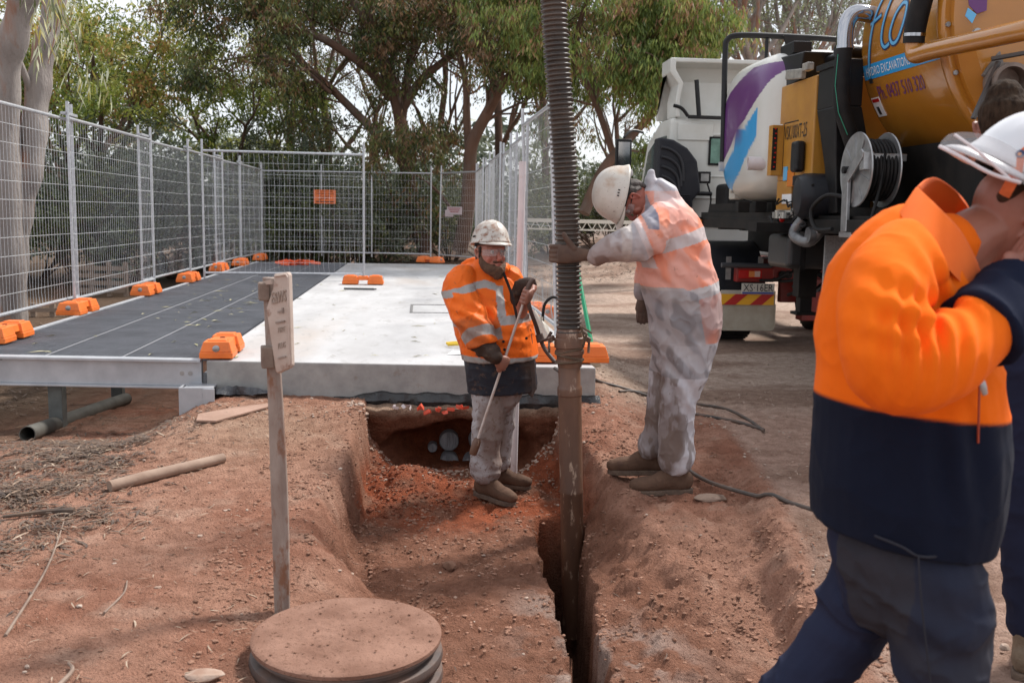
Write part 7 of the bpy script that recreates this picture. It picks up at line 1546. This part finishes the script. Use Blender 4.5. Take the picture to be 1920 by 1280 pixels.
for i, p in enumerate(kk):
    d = (kk[min(i+1, len(kk)-1)]-kk[max(i-1, 0)]).normalized(); nrm_ = (p-ctr_).normalized(); sd2 = d.cross(nrm_).normalized(); p = p+nrm_*.004; w2 = .0125
    rs.append([p+sd2*w2, p+nrm_*.003, p-sd2*w2, p-nrm_*.003])
mb.rings(rs); st_ = obj('goggle_strap', mb, M('strap_orange', (.62, .13, .03), .7, (.5, .1, .02), 40), pC)
for i in (16, 25, 34, 43):
    p = kk[i]; nrm_ = (p-ctr_).normalized(); mb = MB(); mb.lathe([(.0, .0075), (.0095, .0075), (.0095, .0085), (0, .0085)], p, nrm_, 16); mb.lathe([(.0, .0088), (.004, .0088), (.004, .0095), (0, .0095)], p+nrm_.orthogonal()*.002, nrm_, 12, m=1); obj('strap_badge', mb, [m_navy, m_amber], st_, smooth=0)
# fleece
mb = MB()
mb.flex([(Cc(1772, 465, .02), .075, .09), (Cc(1725, 485, .02), .135, .15), (Cc(1700, 530, .02), .172, .185), (Cc(1693, 600, .02), .186, .195), (Cc(1700, 680, .02), .195, .20), (Cc(1702, 770, .02), .203, .21), (Cc(1700, 860, .02), .208, .225), (Cc(1694, 940, .02), .206, .228), (Cc(1685, 992, .02), .198, .222)], 36, 5, ref=(1, 0, 0), flat=True)
mb.flex([(Cc(1700, 490, -.09), .080, .09), (Cc(1668, 530, -.165), .090, .090), (Cc(1655, 600, -.235), .084, .085), (Cc(1668, 675, -.265), .088, .086), (Cc(1700, 700, -.28), .086, .084), (Cc(1765, 672, -.265), .086, .082), (Cc(1840, 615, -.21), .076, .072), (Cc(1885, 565, -.14), .064, .060), (Cc(1900, 545, -.12), .060, .056)], 26, 6, ref=(0, 1, 0))
mb.flex([(Cc(1700, 500, .14), .09, .10), (Cc(1700, 560, .20), .10, .10), (Cc(1740, 680, .20), .09, .09), (Cc(1810, 640, .16), .07, .06)], 20, 5, ref=(0, 1, 0))
def colC(p):
    x, y, z = p[:, 0], p[:, 1], p[:, 2]; c = np.zeros((len(p), 3))+np.array((.90, .16, .008)); X = lambda px: Cc(px, 600).x; Z = lambda py: Cc(1700, py).z
    e0, e1 = np.array(Cc(1665, 705, -.265)), np.array(Cc(1900, 545, -.12)); t = ((p-e0)@(e1-e0))/((e1-e0)@(e1-e0)); rd = np.linalg.norm(p-(e0+np.clip(t, 0, 1)[:, None]*(e1-e0)), axis=1)
    nl = ss(-.005, .005, Z(757)+.02-.10*(x-X(1540))-z)*(1.-((rd < .12) & (t < .60) & (y < YC-.12) & (z > Z(770))))
    e2, e3 = np.array(Cc(1770, 700, .24)), np.array(Cc(1900, 640, .12)); t2 = ((p-e2)@(e3-e2))/((e3-e2)@(e3-e2)); nv = (np.linalg.norm(p-(e2+np.clip(t2, 0, 1)[:, None]*(e3-e2)), axis=1) < .1) & (t2 > .3) & (y > YC+.1)
    c[nv] = (.008, .011, .024); c = c*(1-nl[:, None])+np.array((.008, .011, .024))*nl[:, None]; return c
def navyfold(p, n):
    b = folds(.006, 7, 3, 71, .010)(p, n); return b
cz('fleece', mb, m_cloth('fleece_cloth', (.02, .02, .03), (.9, .95), .0, 20, .95, sheen=.02, bump=.35, c2=(.90, .88, .88), ridge=(4.5, .012)), pC, .0055, colC, at_folds(navyfold, [(Cc(1700, 640, -.32), (1, 0, -.1), 165, .011, .085), (Cc(1760, 630, -.3), (1, 0, -.2), 150, .010, .07), (Cc(1765, 540, -.18), (.9, 0, .45), 110, .012, .085), (Cc(1690, 590, -.3), (.35, 0, .9), 110, .010, .07), (Cc(1830, 590, -.2), (.9, 0, -.5), 130, .005, .06), (Cc(1790, 880, -.2), (1, 0, .15), 75, .010, .10), (Cc(1600, 900, -.2), (1, 0, .3), 50, .006, .12), (Cc(1600, 480, -.3), (.5, 0, .9), 60, .006, .10)]), 5)
mb = MB(); K_ = [(Cc(1700, 700, -.28), .086, .084), (Cc(1765, 672, -.265), .086, .082), (Cc(1840, 615, -.21), .076, .072), (Cc(1885, 565, -.14), .064, .060), (Cc(1904, 538, -.11), .062, .058)]
SKy = smooth_keys(K_, 8)[15:]; mb.tube([k[0] for k in SKy], [(k[1]+.015, k[2]+.015) for k in SKy], 26, ref=(0, 1, 0))
skin_obj('cuff', mb, M('navy_fleece', (.008, .011, .026), .95, (.014, .017, .034), 5, 4, .35, 320, bd=.0015, spec=.1), pC, .0055, 4, disp=at_folds(folds(.008, 14, 4, 75, .006), [(Cc(1840, 590, -.25), (.85, 0, .5), 90, .005, .12)]))
# collar: stood-up ring of cloth
mb = MB(); rs = []; cc_ = [(1720, 356, -.02), (1758, 392, -.10), (1800, 436, -.11), (1828, 486, -.075), (1840, 512, -.02)]
lo_ = [(1690, 400, -.03), (1722, 450, -.15), (1775, 500, -.16), (1822, 548, -.11), (1842, 560, -.03)]
up_ = curve([Cc(*p) for p in cc_], 6); lw = curve([Cc(*p) for p in lo_], 6)
bk = curve([Cc(1720, 356, -.02), Cc(1756, 338, .08), Cc(1812, 385, .13), Cc(1843, 470, .09), Cc(1844, 510, .02)], 6); bl = curve([Cc(1690, 400, -.03), Cc(1720, 400, .14), Cc(1790, 470, .19), Cc(1846, 540, .12), Cc(1846, 560, .04)], 6)
for U_, L2 in ((up_, lw), (bk, bl)):
    mb = MB()
    for a_, b_ in zip(U_, L2): pass
    rs = []
    for a_, b_ in zip(U_, L2):
        o_ = ((a_+b_)/2-Cc(1790, 440, .01)).normalized()*.007; rs.append([a_+o_, a_+V((0, 0, .006)), a_-o_, b_-o_, b_+o_])
    mb.rings(rs); obj('collar', mb, M('collar_fleece', (.90, .16, .008), .95, (.82, .13, .008), 5, 4, .3, 320, sheen=.06, bd=.0015), pC, smooth=70)
mb = MB(); mb.tube(curve([Cc(1838, 560, -.16), Cc(1840, 640, -.19), Cc(1836, 740, -.20), Cc(1834, 830, -.19)], 5), .0028, 6); obj('zip', mb, M('zip_red', (.35, .05, .02), .5), pC)
mb = MB(); mb.flex([(Cc(1838, 702, -.235), .0035, .003), (Cc(1843, 722, -.238), .0075, .004), (Cc(1847, 738, -.238), .006, .003)], 10, 4); obj('zip_pull', mb, m_steel, pC)
# trousers
mb = MB()
mb.flex([(Cc(1690, 950, .02), .15, .17), (Cc(1692, 1010, .02), .16, .18), (Cc(1694, 1070, .01), .15, .175)], 24, 4, ref=(1, 0, 0))
mb.flex([(Cc(1715, 1030, -.07), .130, .110), (Cc(1752, 1110, -.10), .122, .112), (Cc(1772, 1230, -.11), .105, .10), (Cc(1790, 1330, -.10), .095, .095), (Cc(1815, 1450, -.09), .085, .085), (Cc(1832, 1560, -.08), .085, .085)], 22, 5, ref=(1, 0, 0))
mb.flex([(Cc(1650, 1020, .10), .11, .11), (Cc(1618, 1110, .11), .096, .10), (Cc(1580, 1190, .12), .088, .09), (Cc(1500, 1280, .13), .080, .08), (Cc(1405, 1410, .15), .078, .078)], 22, 5, ref=(1, 0, 0))
def colT(p):
    c = np.zeros((len(p), 3))+np.array((.024, .028, .048)); near = p[:, 1] < YC; c[~near] = (.022, .026, .052)
    g = (near*ss(-.1, .4, fbm(p[:, 0]*4, p[:, 1]*4, p[:, 2]*4, 3, 5)+.5*(p[:, 0] < Cc(1640, 1100).x)))[:, None]*.5; return c*(1-g)+np.array((.055, .050, .050))*g
cz('work_trousers', mb, m_cloth('navy_drill', (.20, .17, .14), (.70, .72), .6, 14, .9, bump=.3), pC, .0055, colT, at_folds(folds(.015, 9, 4, 81, .010, (.3, 0, 1)), [(Cc(1790, 1200, -.2), (.1, 0, 1), 60, .008, .1), (Cc(1580, 1150, .0), (.5, 0, .9), 60, .010, .11)]), 4)
mb = MB(); mb.tube(curve([Cc(1640, 1004, -.155), Cc(1690, 1024, -.195), Cc(1722, 1042, -.205), Cc(1760, 1040, -.20), Cc(1768, 1015, -.19)], 5), .0032, 8); mb.tube(curve([Cc(1722, 1042, -.212), Cc(1728, 1130, -.222), Cc(1745, 1280, -.205)], 5), .0022, 6); obj('pocket_seam', mb, M('seam_navy', (.018, .019, .028), .9), pC)
for aa, dd, gg in ((aN, V((1, -.1, 0)), 0.0), (aF, V((1, .05, 0)), .03)): boot(pC, V((aa.x, aa.y, 0)), dd, .29, m_bootm, 1.12, ground=hz(aa.x, aa.y)+.01)

# ---- fourth person at the right edge
YD = 3.28
D = lambda x, y, dy=0: P(x, y, YD+dy)
pD = thing('person', 'dark-haired person in navy workwear at the right edge behind the walking worker', 'person', (D(1950, 1200).x, YD, 0))
HD = D(1884, 240, .0); upD, fwD = V((-.08, 0, 1)), V((.55, .8, -.25))
mb = MB(); qD = head_prims(mb, HD, upD, fwD, 1.0)
mb.flex([(HD+V((-.01, 0, -.09)), .055, .055), (D(1905, 370), .065, .065)], 14, 3)
mb.flex([(D(1930, 420), .13, .10), (D(1948, 520), .14, .10), (D(1952, 720), .13, .10)], 20, 4)
for s_, px in ((-1, 1928), (1, 1985)): mb.flex([(D(px, 780, .03*s_), .065, .065), (D(px, 960, .05*s_), .055, .055), (D(px+5, 1170, .06*s_), .042, .042)], 14, 4)
for s_, px in ((-1, 1885), (1, 2010)):
    mb.flex([(D(px, 430), .055, .055), (D(px+8, 600, .0), .045, .045), (D(1955+12*s_, 690, .02), .03, .032)], 14, 4); hw = D(1948+10*s_, 710, .02); mb.flex([(hw, .03, .02), (hw+V((.02, 0, -.04)), .035, .018)], 12, 3)
    for k in range(4): mb.flex([(hw+V((.0+.018*k, 0, -.06)), .009, .009), (hw+V((.01+.018*k, -.01, -.10)), .007, .007)], 8, 3)
skin_obj('body', mb, m_skin, pD, .006, 2, col=skc((.30, .12, .08)))
mb = MB(); mb.flex([(qD(-.02, .10), .060, .070), (qD(-.026, .06), .080, .092), (qD(-.045, .01), .078, .078), (qD(-.06, -.04), .062, .045)], 18, 4, ref=fwD.cross(upD))
skin_obj('hair', mb, M('brown_hair', (.022, .014, .010), .9, (.055, .036, .024), 50, 3, 1., 240, bd=.003, stretch=(1, 1, .4), spec=.1), pD, .005, 1, disp=lambda p, n: .004*fbm(p[:, 0]*70, p[:, 1]*70, p[:, 2]*30, 2, 5))
mb = MB(); mb.flex([(D(1920, 385), .11, .10), (D(1935, 420), .21, .14), (D(1950, 560), .205, .16), (D(1948, 720), .21, .165), (D(1948, 850), .215, .17), (D(1948, 880), .21, .165)], 28, 5)
mb.flex([(D(1888, 430), .075, .08), (D(1893, 600, -.0), .072, .072), (D(1915, 715, -.02), .065, .065)], 16, 4); mb.flex([(D(2008, 430), .075, .08), (D(2016, 600, -.02), .07, .07), (D(2048, 690, -.11), .055, .055)], 16, 4)
cz('work_jacket', mb, m_cloth('navy_jacket', (.02, .02, .03), (.9, .95), 0, 20, .9), pD, .007, lambda p: np.zeros((len(p), 3))+np.array((.018, .020, .042)), folds(.009, 8, 4, 91, .01))
mb = MB(); mb.flex([(D(1950, 840), .19, .14), (D(1950, 900), .18, .14)], 20, 3)
for s_, px in ((-1, 1922), (1, 1985)): mb.flex([(D(px, 880, .05*s_), .105, .11), (D(px+2, 1000, .06*s_), .09, .09), (D(px+6, 1130, .06*s_), .075, .08), (D(px+6, 1165, .06*s_), .075, .08)], 18, 4)
cz('work_trousers', mb, m_cloth('navy_trousers', (.12, .09, .07), (.7, .75), .5, 20, .9), pD, .007, lambda p: np.zeros((len(p), 3))+np.array((.017, .020, .042)), folds(.009, 9, 4, 97, .008))
for s_, px in ((-1, 1930), (1, 1992)): q_ = D(px, 1170, .06*s_); boot(pD, q_, V((.5, .6, 0)), .28, M('tan_boot', (.20, .14, .09), .85, (.13, .09, .06), 9, 5, .4, 60), 1.08, ground=hz(q_.x, q_.y))
